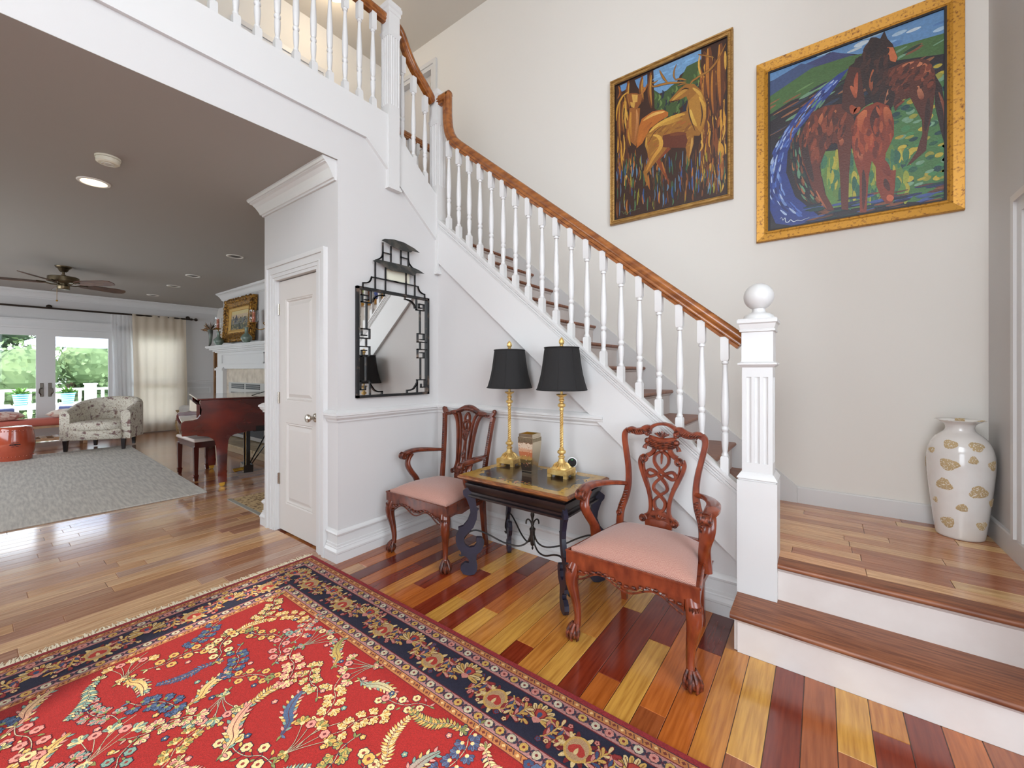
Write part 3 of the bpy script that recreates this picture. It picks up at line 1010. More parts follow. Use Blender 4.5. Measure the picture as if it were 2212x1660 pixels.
    if style == 'B':
        stile = [(.215, .40), (.216, .47), (.210, .53), (.188, .60), (.178, .67), (.183, .75), (.200, .84), (.214, .91), (.212, .945), (.196, .962)]
        for sx in (-1, 1):
            s1 = MB()
            rib(s1, [(sx * a, b) for a, b in stile], [.036, .036, .038, .034, .030, .028, .028, .030, .032], .014)
            so_ = ob('back_stile', s1, wood, ch)
            k1 = MB()
            for j in range(9):
                z = .50 + j * .015
                xx = sx * ramp([(b, a) for a, b in stile], z)
                k1.tube([bk(xx - .012, z, -.016), bk(xx, z + .008, -.019), bk(xx + .012, z + .012, -.016)], [.003, .005, .003], 6)
            v_ = [(xx + .0 + .016 * cos(t) * (1 - t / 14), .505 + .016 * sin(t) * (1 - t / 14)) for t in [q * .6 for q in range(16)]]
            k1.tube([bk(sx * .216 + (a - xx), b, -.018) for a, b in v_], .0045, 6)
            ob('stile_carving', k1, carve, so_)
        cr_ = MB()
        mir(cr_, [(.200, .955), (.178, .966), (.150, .958), (.120, .962), (.090, .976), (.066, .982)], [.030, .034, .036, .040, .046, .030], .014)
        rib(cr_, [(-.078, .955), (-.066, .985), (-.035, 1.004), (0, 1.010), (.035, 1.004), (.066, .985), (.078, .955)], [.03, .022, .018, .018, .018, .022, .03], .014)
        co = ob('crest_rail', cr_, wood, ch)
        k2 = MB()
        for sx in (-1, 1):
            for j in range(8):
                x = sx * (.10 + j * .012)
                z = .965 - .001 * j
                k2.tube([bk(x - .008 * sx, z - .014, -.015), bk(x, z, -.019), bk(x + .012 * sx, z + .009, -.015)], [.003, .005, .002], 6)
            v_ = [(sx * .078 + .020 * cos(t) * (1 - t / 16), .958 + .020 * sin(t) * (1 - t / 16)) for t in [q * .6 for q in range(20)]]
            k2.tube([bk(a, b, -.017) for a, b in v_], .0045, 6)
            k2.ball(bk(sx * .078, .915, -.014), .016, 10, 7)
            k2.tube([bk(sx * .080, .90, -.012), bk(sx * .088, .885, -.012), bk(sx * .092, .872, -.012)], [.007, .011, .013], 8)
        for q in range(-3, 4):
            k2.tube([bk(0, .935, -.012), bk(q * .010, .955, -.016), bk(q * .013, .972 - abs(q) * .005, -.014)], [.003, .006, .004], 6)
        for j in range(5):
            z = .928 - j * .009
            k2.tube([bk(x, z - .018 * (1 - (x / .075) ** 2), -.014) for x in [-.075 + .015 * i for i in range(11)]], .0042, 6)
        k2.ball(bk(0, .868, -.014), .012, 10, 7)
        ob('crest_carving', k2, carve, co)
        rib(spm, [(-.074, .93), (0, .912), (.074, .93)], [.03, .045, .03], .009)
        rib(spm, [(-.06, .905), (0, .885), (.06, .905)], [.03, .04, .03], .009)
        mir(spm, [(.062, .915), (.044, .892), (.042, .868), (.058, .845), (.080, .832)], [.03, .026, .024, .026], .011)
        mir(spm, [(.108, .826), (.117, .80), (.110, .765), (.088, .71), (.064, .655), (.050, .60), (.048, .55), (.062, .515), (.082, .502)], [.02, .022, .022, .020, .022], .011)
        mir(spm, [(.092, .802), (.094, .77), (.078, .715), (.06, .67)], [.008, .010, .008], .009)
        rib(spm, [(0, .865), (.034, .84), (.036, .80), (.006, .762), (-.03, .735), (-.062, .722), (-.078, .738), (-.062, .758), (-.03, .748), (.0, .722), (.03, .69), (.034, .66), (.0, .632), (-.028, .60), (-.022, .562), (0, .548)], .017, .010)
        rib(spm, [(0, .865), (-.034, .84), (-.036, .80), (-.006, .762), (.03, .735), (.062, .722), (.078, .738), (.062, .758), (.03, .748), (0, .722), (-.03, .69), (-.034, .66), (0, .632), (.028, .60), (.022, .562), (0, .548)], .017, .010, off=-.003)
        rib(spm, [(0, .86), (0, .83), (0, .795)], [.006, .013, .004], .008)
        rib(spm, [(-.085, .50), (-.03, .525), (0, .53), (.03, .525), (.085, .50)], [.03, .045, .05, .045, .03], .011)
        rib(spm, [(-.07, .475), (0, .485), (.07, .475)], [.05, .06, .05], .011)
        for sx in (-1, 1):
            for c, r in (((.092, .816), .024), ((.083, .502), .020)):
                v_ = [(sx * c[0] + r * cos(t) * (1 - t / 15), c[1] + r * sin(t) * (1 - t / 15)) for t in [q * .6 for q in range(20)]]
                car.tube([bk(a, b, -.013) for a, b in v_], .0058, 6)
                car.ball(bk(sx * c[0], c[1], -.006), r * .9, 10, 6, (1, .5, 1))
        for q in range(-3, 4):
            car.tube([bk(0, .508, -.012), bk(q * .009, .522, -.016), bk(q * .013, .536 - abs(q) * .004, -.013)], [.003, .0055, .003], 6)
    else:
        for sx in (-1, 1):
            s1 = MB()
            stile = [(.208, .40), (.212, .52), (.222, .66), (.236, .82), (.248, .925), (.254, .955)]
            rib(s1, [(sx * a, b) for a, b in stile], [.036, .034, .032, .032, .034], .014)
            so_ = ob('back_stile', s1, wood, ch)
            k1 = MB()
            for j in range(26):
                z = .56 + j * .014
                xx = sx * ramp([(b, a) for a, b in stile], z)
                k1.tube([bk(xx - .009, z, -.014), bk(xx, z + .007, -.018), bk(xx + .009, z + .009, -.014)], [.003, .0048, .003], 5)
            ob('stile_carving', k1, carve, so_)
        cr_ = MB()
        mir(cr_, [(.262, .998), (.250, .975), (.225, .958), (.19, .958), (.155, .972), (.11, .978), (.075, .992), (.035, 1.008), (0, 1.012)], [.03, .036, .032, .028, .030, .036, .040, .042], .014)
        for sx in (-1, 1):
            cr_.ball(bk(sx * .262, .992, 0), .018, 10, 7)
        co = ob('crest_rail', cr_, wood, ch)
        k2 = MB()
        for j in range(-9, 10):
            x = j * .0115
            z = 1.004 - .0006 * (j * j) * .5
            k2.tube([bk(x - .006, z - .016, -.015), bk(x, z, -.020), bk(x + .007, z + .008, -.015)], [.003, .0055, .003], 6)
        for sx in (-1, 1):
            for j in range(6):
                x = sx * (.13 + j * .018)
                k2.tube([bk(x - .008, .955, -.014), bk(x, .966, -.018), bk(x + .008, .962, -.014)], [.003, .005, .003], 6)
        ob('crest_carving', k2, carve, co)
        mir(spm, [(.155, .965), (.128, .945), (.104, .90), (.088, .83), (.076, .75), (.068, .67), (.064, .60), (.075, .55), (.092, .525)], [.03, .024, .02, .02, .02, .022], .011)
        mir(spm, [(.105, .975), (.078, .94), (.062, .89), (.052, .82), (.046, .74), (.044, .66), (.045, .59), (.058, .545)], [.026, .018, .015, .014, .016], .010)
        rib(spm, [(0, .97), (.020, .945), (.022, .915), (0, .892), (-.022, .915), (-.020, .945)], .013, .010, closed=True)
        rib(spm, [(0, .915), (.032, .895), (.034, .865), (.012, .835), (-.012, .835), (-.034, .865), (-.032, .895)], .013, .010, closed=True, off=-.002)
        rib(spm, [(0, .90), (0, .865), (0, .845)], [.01, .015, .008], .009)
        rib(spm, [(-.04, .845), (0, .828), (.04, .845)], [.018, .024, .018], .010)
        rib(spm, [(0, .835), (0, .80), (0, .76), (0, .70), (0, .66), (0, .62), (0, .56), (0, .50)], [.06, .045, .022, .018, .030, .026, .030, .05, .06], .010)
        rib(spm, [(-.095, .52), (-.04, .53), (0, .535), (.04, .53), (.095, .52)], [.03, .05, .05, .05, .03], .011)
        rib(spm, [(-.07, .48), (0, .49), (.07, .48)], [.05, .06, .05], .011)
        for sx in (-1, 1):
            v_ = [(sx * .092 + .02 * cos(t) * (1 - t / 15), .52 + .02 * sin(t) * (1 - t / 15)) for t in [q * .6 for q in range(20)]]
            car.tube([bk(a, b, -.013) for a, b in v_], .005, 6)
        for z, s_ in ((.80, .020), (.78, .017), (.66, .012), (.64, .014), (.54, .02), (.52, .024)):
            for q in (-1, 0, 1):
                car.tube([bk(q * s_ * .3, z - .02, -.010), bk(q * s_ * .7, z, -.015), bk(q * s_, z + .018, -.011)], [.003, .0055, .002], 6)
    spo = ob('splat', spm, wood, ch)
    if car.v:
        ob('splat_carving', car, carve, spo)['kind'] = 'stuff'
    ob('splat_shoe', MB().box(-.21, .21, .452, .482, .425, .452), wood, ch, smooth=False)
    # arms with scrolled ends, curved arm supports
    for sx in (-1, 1):
        xi = .186 if style == 'B' else .222
        ap_ = crom([(xi, .488, .668), (.232, .452, .672), (.276, .375, .680), (.301, .285, .686), (.305, .21, .682), (.296, .155, .674)], 5)
        rr_ = [ramp([(0, .018), (.25, .022), (.5, .031), (.75, .033), (1, .025)], i / (len(ap_) - 1)) for i in range(len(ap_))]
        am = MB().tube([(sx * p[0], p[1], p[2]) for p in ap_], rr_, 10, flat=(.62, 1), up=(0, 0, 1))
        ao = ob('arm', am, wood, ch)
        scr = MB()
        v_ = [(.150 + .0 + (.027 - .0016 * q) * cos(1.3 + q * .5), .661 + (.027 - .0016 * q) * sin(1.3 + q * .5)) for q in range(14)]
        for e in (-1, 1):
            scr.tube([(sx * .296 + e * .019, a, b) for a, b in v_], .0055, 6)
        sr_ = [[(sx * .296 + e, .150 + .024 * cos(2 * pi * k / 14), .661 + .024 * sin(2 * pi * k / 14)) for k in range(14)] for e in (-.02, .02)]
        scr.loft(sr_)
        ob('arm_scroll', scr, carve, ao)
        sp_ = crom([(.297, .235, .668), (.302, .205, .63), (.296, .195, .585), (.280, .215, .535), (.270, .25, .485), (.268, .27, .43), (.268, .275, .385)], 4)
        ob('arm_support', MB().tube([(sx * p[0], p[1], p[2]) for p in sp_], [ramp([(0, .02), (.3, .024), (.6, .023), (1, .028)], i / (len(sp_) - 1)) for i in range(len(sp_))], 10, flat=(.8, 1.15)), wood, ch)
    return ch


armchair('dark carved armchair with eared crest rail, in the corner below the pagoda mirror', (-2.20, 1.822, 0), radians(1), 'A', MAHOG, CARVE)
armchair('reddish carved armchair with interlaced ribbon splat, beside the newel post', (-.688, 1.752, 0), radians(0.5), 'B', MAHOG2, CARVE2)

# ================================================================== SIDE TABLE
TC = (-1.447, 2.137)
tb = thing('side_table', 'black side table with gilt painted top, scroll legs and iron stretcher', 'table', (TC[0], TC[1], 0))
TOPE = M('table_edge_wood', (150, 92, 48), .32, col2=(86, 46, 24), ns=9, stretch=(2, 14, 14), coat=.2)
TOPM = M('table_top_paint', (70, 48, 34), .22, attr=True, col2=(215, 205, 190), ns=30, amt=.5, coat=.3)


def rects(mb, prof, cap0=True, cap1=True):
    return mb.loft([[(-a, -b, z), (a, -b, z), (a, b, z), (-a, b, z)] for a, b, z in prof], cap0, cap1)


tt = ob('top', rects(MB(), [(.375, .24, .617), (.39, .255, .619), (.397, .262, .626), (.397, .262, .634), (.39, .255, .640), (.386, .251, .6435)]), TOPE, tb, smooth=False)
D = Decal()
gd, dk, bl, ol = lin((188, 148, 70)), lin((48, 32, 24)), lin((62, 66, 70)), lin((110, 92, 44))
D.poly([(-.384, -.249), (.384, -.249), (.384, .249), (-.384, .249)], gd)
rt = random.Random(5)
out = []
nn = 120
for k in range(nn):
    a = 2 * pi * k / nn
    ca, sa = cos(a), sin(a)
    m_ = max(abs(ca) / .315, abs(sa) / .185)
    r_ = 1 / m_ * (1 + .05 * sin(a * 8 + 1) + .035 * sin(a * 17) + rt.uniform(-.025, .025))
    out.append((ca * r_, sa * r_))
D.poly(out, bl)
D.poly([(x * .90, y * .86) for x, y in out], dk)
for k in range(150):
    q = out[rt.randrange(nn)]
    f_s = rt.uniform(.86, 1.1)
    D.leaf((q[0] * f_s, q[1] * f_s), rt.uniform(0, 6.28), rt.uniform(.014, .03), rt.uniform(.006, .011), rt.choice([bl, gd, ol, lin((76, 82, 84)), dk]))
for k in range(46):
    x = rt.uniform(-.17, .12); y = -.175 + rt.uniform(-.022, .03)
    D.disc((x, y), rt.uniform(.005, .014), rt.choice([lin((176, 96, 62)), lin((96, 108, 60)), lin((150, 120, 60)), lin((120, 66, 40)), lin((80, 92, 60))]), 8)
D.build('painted_top', TOPM, lambda a, b, h: (a, b, .6438 + h), tt)
ob('apron', rects(MB(), [(.35, .215, .50), (.356, .222, .505), (.356, .222, .515), (.343, .208, .520), (.343, .208, .532), (.352, .218, .545), (.362, .228, .575), (.362, .228, .588), (.35, .215, .592), (.36, .226, .60), (.37, .236, .617)]), BLACKW, tb, angle=30)
LEG = [(-.007, .582), (.051, .536), (.049, .515), (.03, .493), (.009, .438), (.003, .395), (.022, .348), (.049, .317), (.08, .308), (.078, .289), (.096, .255), (.095, .218), (.083, .18), (.062, .152), (.062, .131), (.033, .123), (.014, .101), (.014, .079),
       (.035, .086), (.062, .066), (.066, .04), (.049, .012), (.011, .001), (-.021, .006), (-.037, .026), (-.041, .06), (-.034, .098), (-.037, .13), (-.064, .15), (-.082, .186), (-.085, .213), (-.069, .238), (-.037, .24), (-.031, .221), (-.039, .205), (-.021, .182),
       (.011, .178), (.035, .196), (.046, .221), (.041, .247), (.017, .272), (-.015, .303), (-.037, .355), (-.042, .409), (-.05, .419), (-.037, .425), (-.029, .485), (-.031, .506), (-.053, .55)]
lgm = MB().prism(LEG, 'y', -.0125, .0125)
lmesh = mesh_of('leg', lgm, BLUEB, smooth=False)
for sx, sy in ((-1, -1), (1, -1), (1, 1), (-1, 1)):
    o = ob('leg', lmesh, None, tb)
    o.location = (sx * .338, sy * .2, 0)
    o.rotation_euler = (0, 0, atan2(sy, sx))
ir = MB()
for sx, sy in ((-1, -1), (1, -1), (1, 1), (-1, 1)):
    L0 = hypot(.338, .2)
    ux, uy = sx * .338 / L0, sy * .2 / L0
    pts = crom([(.47, .125), (.452, .118), (.438, .135), (.452, .150), (.462, .16), (.452, .20), (.415, .262), (.36, .285), (.28, .262), (.18, .215), (.09, .198), (.035, .222), (.010, .275), (.008, .30)], 4)
    ir.tube([(ux * r, uy * r, z) for r, z in pts], .0052, 7)
iro = ob('iron_stretcher', ir, IRON, tb)
fi = MB().lathe([(.002, .178), (.006, .186), (.006, .195), (.003, .2), (.012, .21), (.016, .24), (.016, .30), (.019, .302), (.019, .312), (.012, .318), (.008, .33), (.011, .338), (.0065, .348), (.0065, .372), (.013, .395), (.009, .42), (.001, .44)], 12)
for sx in (-1, 1):
    fi.tube([(sx * q[0] * .8, sx * q[0] * .6, q[1]) for q in crom([(.004, .338), (.014, .36), (.028, .37), (.038, .36), (.040, .34)], 4)], [.005] * 16 + [.003], 6)
ob('finial', fi, IRON, iro)

# ================================================================== LAMPS, BOX VASE, SECURITY CAMERA
TZ = .6445


def lamp(label, x, y, rz):
    lp_ = thing('table_lamp', label, 'lamp', (x, y, TZ), rz)
    b = MB()
    for sx in (-1, 1):
        for sy in (-1, 1):
            b.box(*sorted((sx * .042, sx * .066)), *sorted((sy * .042, sy * .066)), 0, .022)
    rects(b, [(.064, .064, .016), (.066, .066, .018), (.066, .066, .046), (.061, .061, .05)])
    bo = ob('base', b, GOLD, lp_, smooth=False)
    dm = MB().lathe([(.060, .048), (.058, .056), (.047, .066), (.034, .076), (.024, .088), (.0175, .104), (.015, .112)], 24, mod=lambda a, k: 1 + .10 * cos(4 * (a - pi / 4)) * (k < 3) + .06 * sin(a * 12))
    dm.lathe([(.015, .11), (.021, .116), (.021, .122), (.014, .128), (.013, .134), (.024, .142), (.0265, .15), (.024, .158), (.013, .164), (.016, .17), (.012, .176)], 20, mod=lambda a, k: 1 + .04 * cos(a * 10) * (k in (5, 6, 7)))
    for k in range(20):
        a = k * pi / 10
        dm.tube([(.056 * cos(a), .056 * sin(a), .054), (.044 * cos(a + .15), .044 * sin(a + .15), .072), (.030 * cos(a + .1), .030 * sin(a + .1), .084)], [.004, .005, .002], 5)
    ob('ornate_foot', dm, GOLD, bo)
    tw = MB()
    n_ = 60
    for s_ in range(3):
        tw.tube([(.0052 * cos(s_ * 2.094 + i * .52), .0052 * sin(s_ * 2.094 + i * .52), .174 + i / n_ * .236) for i in range(n_ + 1)], .0064, 7)
    ob('twisted_stem', tw, GOLD, lp_)
    up = MB().lathe([(.011, .408), (.016, .412), (.012, .42), (.012, .426), (.023, .434), (.025, .441), (.022, .449), (.012, .455), (.011, .463), (.017, .468), (.017, .476), (.012, .482), (.013, .490), (.021, .496), (.032, .503), (.034, .508), (.030, .510), (.008, .509), (.008, .57), (.003, .58), (.003, .80)], 20)
    ob('candle_cup', up, GOLD, lp_)
    prof = [(.157, .536), (.157, .541), (.151, .56), (.142, .59), (.132, .63), (.123, .68), (.116, .73), (.110, .78), (.107, .797), (.107, .802)]
    shd = ob('shade', MB().lathe(prof + [(.103, .802), (.106, .78), (.112, .73), (.119, .68), (.128, .63), (.138, .59), (.147, .56), (.153, .536)], 40, cap0=False, cap1=False, a0=.3, mod=lambda a, k: 1 - .014 * abs(sin(4 * (a - .3)))), SHADE, lp_, angle=70)
    trm = MB()
    for k in range(8):
        a = .3 + k * pi / 4
        trm.tube([(r * cos(a) * 1.001, r * sin(a) * 1.001, z) for r, z in prof], .0018, 5)
    for r, z in ((.157, .539), (.107, .8)):
        trm.tube([(r * cos(2 * pi * k / 40 + .3), r * sin(2 * pi * k / 40 + .3), z) for k in range(40)], .004, 6, closed=True)
    for k in range(3):
        a = k * 2.094
        trm.tube([(0, 0, .797), (.105 * cos(a), .105 * sin(a), .797)], .0015, 5)
    ob('shade_trim', trm, SHADE, shd)
    ob('finial', MB().lathe([(.004, .80), (.006, .806), (.013, .812), (.009, .818), (.016, .828), (.0175, .838), (.013, .852), (.006, .862), (.001, .866)], 16, mod=lambda a, k: 1 + .05 * cos(a * 8)), GOLD, lp_)


lamp('tall gold lamp with black shade on the table end nearest the corner armchair', -1.745, 2.29, radians(8))
lamp('tall gold lamp with black shade beside the small white camera', -1.296, 2.238, radians(4))

vb = thing('square_vase', 'flared square metallic vase with a desert landscape band between the two lamps', 'vase', (-1.487, 2.165, TZ), radians(3))
SILV = M('champagne_metal', (206, 190, 164), .16, .92)
SILI = M('vase_inside_gold', (166, 130, 60), .3, .8)
VP = [(.036, 0), (.0375, .03), (.043, .08), (.050, .14), (.054, .19), (.0545, .205)]
b = MB()
b.loft([sq(z, h) for h, z in VP + [(.0545, .236), (.050, .239), (.050, .258), (.046, .258), (.045, .2), (.034, .03)]])
ob('body', b, SILV, vb, smooth=False)
ob('inside', MB().loft([sq(.05, .030), sq(.2575, .0458)], True, False), SILI, vb, smooth=False)
D = Decal(1e-5)
PR = [(z, h) for h, z in VP]


def vh(z):
    return ramp(PR, z)


bands = [(.03, .075, (56, 46, 38)), (.075, .10, (92, 74, 44)), (.10, .118, (168, 130, 72)), (.118, .150, (176, 104, 70)), (.150, .168, (196, 150, 118)), (.168, .2, (205, 184, 160))]
rv = random.Random(2)
for z0, z1, c in bands:
    prev = None
    n_ = 14
    lo_ = [(-1 + 2 * i / n_, z0 - .004) for i in range(n_ + 1)]
    hi_ = [(1 - 2 * i / n_, z1 + rv.uniform(-.006, .006)) for i in range(n_ + 1)]
    D.poly(lo_ + hi_, lin(c))
for k in range(60):
    z = rv.uniform(.05, .19)
    D.disc((rv.uniform(-.9, .9), z), rv.uniform(.0015, .004), lin(rv.choice([(210, 120, 96), (120, 70, 44), (84, 92, 56), (224, 200, 170), (60, 44, 36)])), 7, sx=12)
for k in range(16):
    D.poly([(-1 + k / 8, .012), (-1 + k / 8 + .08, .012), (-1 + k / 8 + .12, .022), (-1 + k / 8 + .04, .022)], lin((40, 36, 34)))
VMAT = M('vase_picture', (200, 150, 100), .3, .25, attr=True)
vd = Decal(1e-5)
pic = D.build('landscape', VMAT, lambda a, z, h: (a * vh(z) * .985, -vh(z) - .0006 - h, z), vb)
grv = MB()
for k in range(9):
    a = -1 + k * 2 / 8
    grv.box(a * .048 - .0025, a * .048 + .0025, -.0560, -.0545, .209, .232)
    grv.box(.0545, .0560, a * .048 - .0025, a * .048 + .0025, .209, .232)
ob('fret_band', grv, M('fret_metal', (128, 118, 96), .35, .8), vb, smooth=False)

sc = thing('security_camera', 'small round white camera with black lens face on the table', 'camera', (-1.284, 2.348, TZ))
ob('stand', MB().lathe([(.030, 0), (.031, .006), (.026, .014), (.012, .022), (.010, .045)], 20), WHITEP, sc)
hb = MB().lathe([(.001, -.026), (.016, -.025), (.027, -.018), (.032, -.005), (.033, .012), (.030, .016)], 24)
R_ = Vector((.56, -.82, .05)).to_track_quat('Z', 'Y').to_matrix().to_4x4()
hd = ob('head', hb.xf(R_), WHITEP, sc)
hd.location = (0, 0, .068)
ob('lens', MB().lathe([(.0285, .0135), (.0280, .0178), (.012, .0182), (.0105, .0170), (.001, .0168)], 24).xf(R_), DARKP, hd)
ob('status_light', MB().lathe([(.0022, .018), (.0022, .0184)], 8, (0, .017, 0)).xf(R_), M('green_led', (60, 190, 90), .4, emit=((60, 220, 100), 1.0)), hd)
tag(ob('power_cord', MB().tube(crom([(-1.235, 2.395, .60), (-1.30, 2.41, .55), (-1.40, 2.42, .47), (-1.46, 2.425, .50), (-1.52, 2.425, .47), (-1.60, 2.428, .56), (-1.62, 2.430, .62)], 6), .0022, 6), WHITEP), 'thin white cord hanging against the wall under the side table', 'cord')

# ================================================================== PAGODA MIRROR
mi = thing('pagoda_mirror', 'tall wall mirror in a distressed black metal frame with a two-roofed pagoda top', 'mirror')
MX = -2.606
y0, y1, z0, z1 = 1.652, 2.316, 1.107, 1.900
MGLASS = M('mirror_glass', (214, 212, 208), .03, 1.0)
f = MB()
for a, b_, c, d in ((y0, y0 + .018, z0, z1), (y1 - .018, y1, z0, z1), (y0, y1, z0, z0 + .018), (y0, y1, z1 - .018, z1)):
    f.box(XM + .004, XM + .030, a, b_, c, d)
ob('frame', f, IRONR, mi, smooth=False)
ob('mirror_glass', MB().box(XM + .005, XM + .010, y0 + .018, y1 - .018, z0 + .018, z1 - .018), MGLASS, mi, smooth=False)
fk, fk2 = MB(), MB()
yc = (y0 + y1) / 2
BH = .0042


def bar(mb, p, q, w=BH, d0=XM + .0105, d1=XM + .019):
    (a, b_), (c, d) = p, q
    l = hypot(c - a, d - b_)
    if l < 1e-6:
        return
    nx, nz = -(d - b_) / l * w, (c - a) / l * w
    ex, ez = (c - a) / l * w, (d - b_) / l * w
    mb.prism([(a - ex + nx, b_ - ez + nz), (c + ex + nx, d + ez + nz), (c + ex - nx, d + ez - nz), (a - ex - nx, b_ - ez - nz)], 'x', d0, d1)


def chain(pts, w=BH, mirror=True, **k):
    for sgn in ((1, -1) if mirror else (1,)):
        for p, q in zip(pts, pts[1:]):
            bar(fk if sgn > 0 else fk2, (yc + sgn * (p[0] - yc), p[1]), (yc + sgn * (q[0] - yc), q[1]), w, **k)


chain([(1.774, 1.885), (1.774, 1.793), (1.698, 1.793), (1.698, 1.843), (1.748, 1.843), (1.748, 1.812), (1.722, 1.812)])
chain([(1.737, 1.793), (1.737, 1.601), (1.698, 1.601), (1.698, 1.555), (1.735, 1.555)])
chain([(1.737, 1.601), (1.762, 1.601), (1.762, 1.534), (1.668, 1.534)])
chain([(1.735, 1.534), (1.735, 1.474)])
chain([(1.668, 1.474), (1.762, 1.474), (1.762, 1.405), (1.698, 1.405), (1.698, 1.447), (1.735, 1.447)])
chain([(1.732, 1.405), (1.732, 1.226), (1.688, 1.226), (1.688, 1.165), (1.726, 1.165), (1.726, 1.19)])
chain([(1.732, 1.226), (1.766, 1.226), (1.766, 1.125)])
chain(crom([(1.790, 1.806), (1.800, 1.832), (1.826, 1.852), (1.862, 1.862), (1.888, 1.862)], 4) + [(1.888, 1.885)])
chain(crom([(1.766, 1.205), (1.785, 1.178), (1.805, 1.156), (1.838, 1.146), (1.868, 1.146)], 4) + [(1.868, 1.125)])
ob('fretwork', fk, IRONR, mi, smooth=False)
ob('fretwork', fk2, IRONR, mi, smooth=False)
fk = fk2 = MB()
pg = []
K = dict(d0=MX - .004, d1=MX + .006)
for a, za, zb in ((1.866, 2.10, 2.25), (1.938, 2.10, 2.24), (1.801, z1, 2.095), (1.889, z1, 2.07)):
    chain([(a, za), (a, zb)], .0045, **K)
chain([(1.801, 1.981), (2.0, 1.981)], .0045, **K)
chain([(1.866, 2.181), (1.938, 2.181)], .0045, **K)
chain([(1.698, 1.895), (1.700, 1.926)] + crom([(1.700, 1.926), (1.735, 1.934), (1.757, 1.950), (1.770, 1.980)], 4) + [(1.801, 1.981)], .0045, **K)
chain(crom([(1.866, 2.181), (1.858, 2.150), (1.836, 2.128), (1.808, 2.114)], 4), .004, **K)
ob('pagoda_posts', fk, IRONR, mi, smooth=False)
rf = [(1.842, 2.262), (1.872, 2.282), (1.96, 2.300), (2.055, 2.300), (2.145, 2.276), (2.196, 2.248), (2.125, 2.246), (2.098, 2.229), (2.02, 2.222), (1.97, 2.226), (1.935, 2.232), (1.90, 2.248)]


def roof(pts, tilt):
    zt = max(p[1] for p in pts)
    zm = min(p[1] for p in pts)
    rings = []
    for dx in (0, .004):
        rings.append([(MX + .004 + dx + tilt * (zt - p[1]) / (zt - zm), p[0], p[1]) for p in pts])
    return MB().loft(rings)


ob('roof', roof(rf, .03), ROOFM, mi, smooth=False)
rf2 = [(1.766, 2.094), (1.808, 2.118), (2.0, 2.122), (2.17, 2.120), (2.205, 2.110), (2.248, 2.090), (2.165, 2.080), (2.118, 2.046), (2.06, 2.058), (1.98, 2.052), (1.91, 2.050), (1.875, 2.062), (1.84, 2.086)]
ob('roof', roof(rf2, .035), ROOFM, mi, smooth=False)
tag(ob('door_chime', MB().cbox(XM, XM + .018, 1.90, 2.125, 1.985, 2.075, .008).box(XM, XM + .0185, 1.915, 2.11, 2.0, 2.002).box(XM, XM + .0185, 1.915, 2.11, 2.008, 2.010), CREAM, angle=20),
    'cream plastic door chime on the wall behind the pagoda mirror top', 'door chime')

# ================================================================== PAINTINGS ON THE STAIRWELL WALL
OIL = M('oil_paint', (128, 90, 60), .42, attr=True, col2=(206, 196, 186), ns=70, amt=.35, bump=.25, bs=120)
FR1 = M('gilt_frame_thin', (190, 150, 86), .4, .4, col2=(140, 100, 50), ns=18, stretch=(1, 6, 6))
FR2 = M('gilt_frame_wide', (188, 134, 44), .4, .4, col2=(110, 62, 14), ns=14, stretch=(5, 5, 5), contrast=(.52, .72))
DKL = M('dark_liner', (30, 18, 14), .5)


def frame_rings(mb, x0, x1, z0_, z1_, prof):
    return mb.loft([[(x0 + i, y, z0_ + i), (x1 - i, y, z0_ + i), (x1 - i, y, z1_ - i), (x0 + i, y, z1_ - i)] for i, y in prof], False, False)


def blend(c, j, rnd):
    k = rnd.uniform(1 - j, 1 + j)
    return (min(1, c[0] * k), min(1, c[1] * k), min(1, c[2] * k), 1)


# --- elk
ek = thing('framed_elk_painting', 'framed oil painting of an elk among tree trunks, in a narrow gilt frame', 'painting')
ex0, ex1, ez0, ez1 = -1.53, -.536, 2.618, 3.918
fo = ob('frame', frame_rings(MB(), ex0, ex1, ez0, ez1, [(0, YP), (0, YP - .030), (.006, YP - .040), (.014, YP - .036), (.019, YP - .026), (.027, YP - .026), (.032, YP - .030), (.037, YP - .028), (.041, YP - .018), (.041, YP - .006)]), FR1, ek, smooth=False)
ob('liner', frame_rings(MB(), ex0 + .040, ex1 - .040, ez0 + .040, ez1 - .040, [(0, YP - .018), (.006, YP - .018), (.006, YP - .004)]), DKL, fo, smooth=False)
cy = YP - .008


def zE(x, y):
    p = pix(1290 + x / 3.609, 40 + y / 3.609, y=YP - .03)
    return (p[0], p[2])


D = Decal(2.5e-6)
re_ = random.Random(21)
S = lambda *c: lin(c)
D.poly([(ex0 + .043, ez0 + .043), (ex1 - .043, ez0 + .043), (ex1 - .043, ez1 - .043), (ex0 + .043, ez1 - .043)], S(58, 34, 24))


def PE(pts, c):
    D.poly([zE(*p) for p in pts], c)


def SE(pts, w, c, c2=None, n=4):
    q = crom(pts, n)
    m = len(q)
    D.strip([zE(*p) for p in q], [w / 1000 * max(.12, sin(pi * (.08 + .84 * i / (m - 1)))) for i in range(m)], c, c2)


X0e, X1e, Z0e, Z1e = ex0 + .05, ex1 - .05, ez0 + .05, ez1 - .05


def inside(p):
    return X0e < p[0] < X1e and Z0e < p[1] < Z1e


def SEr(pts, w, c, c2=None):
    if all(inside(zE(*p)) for p in pts):
        SE(pts, w, c, c2, 3)


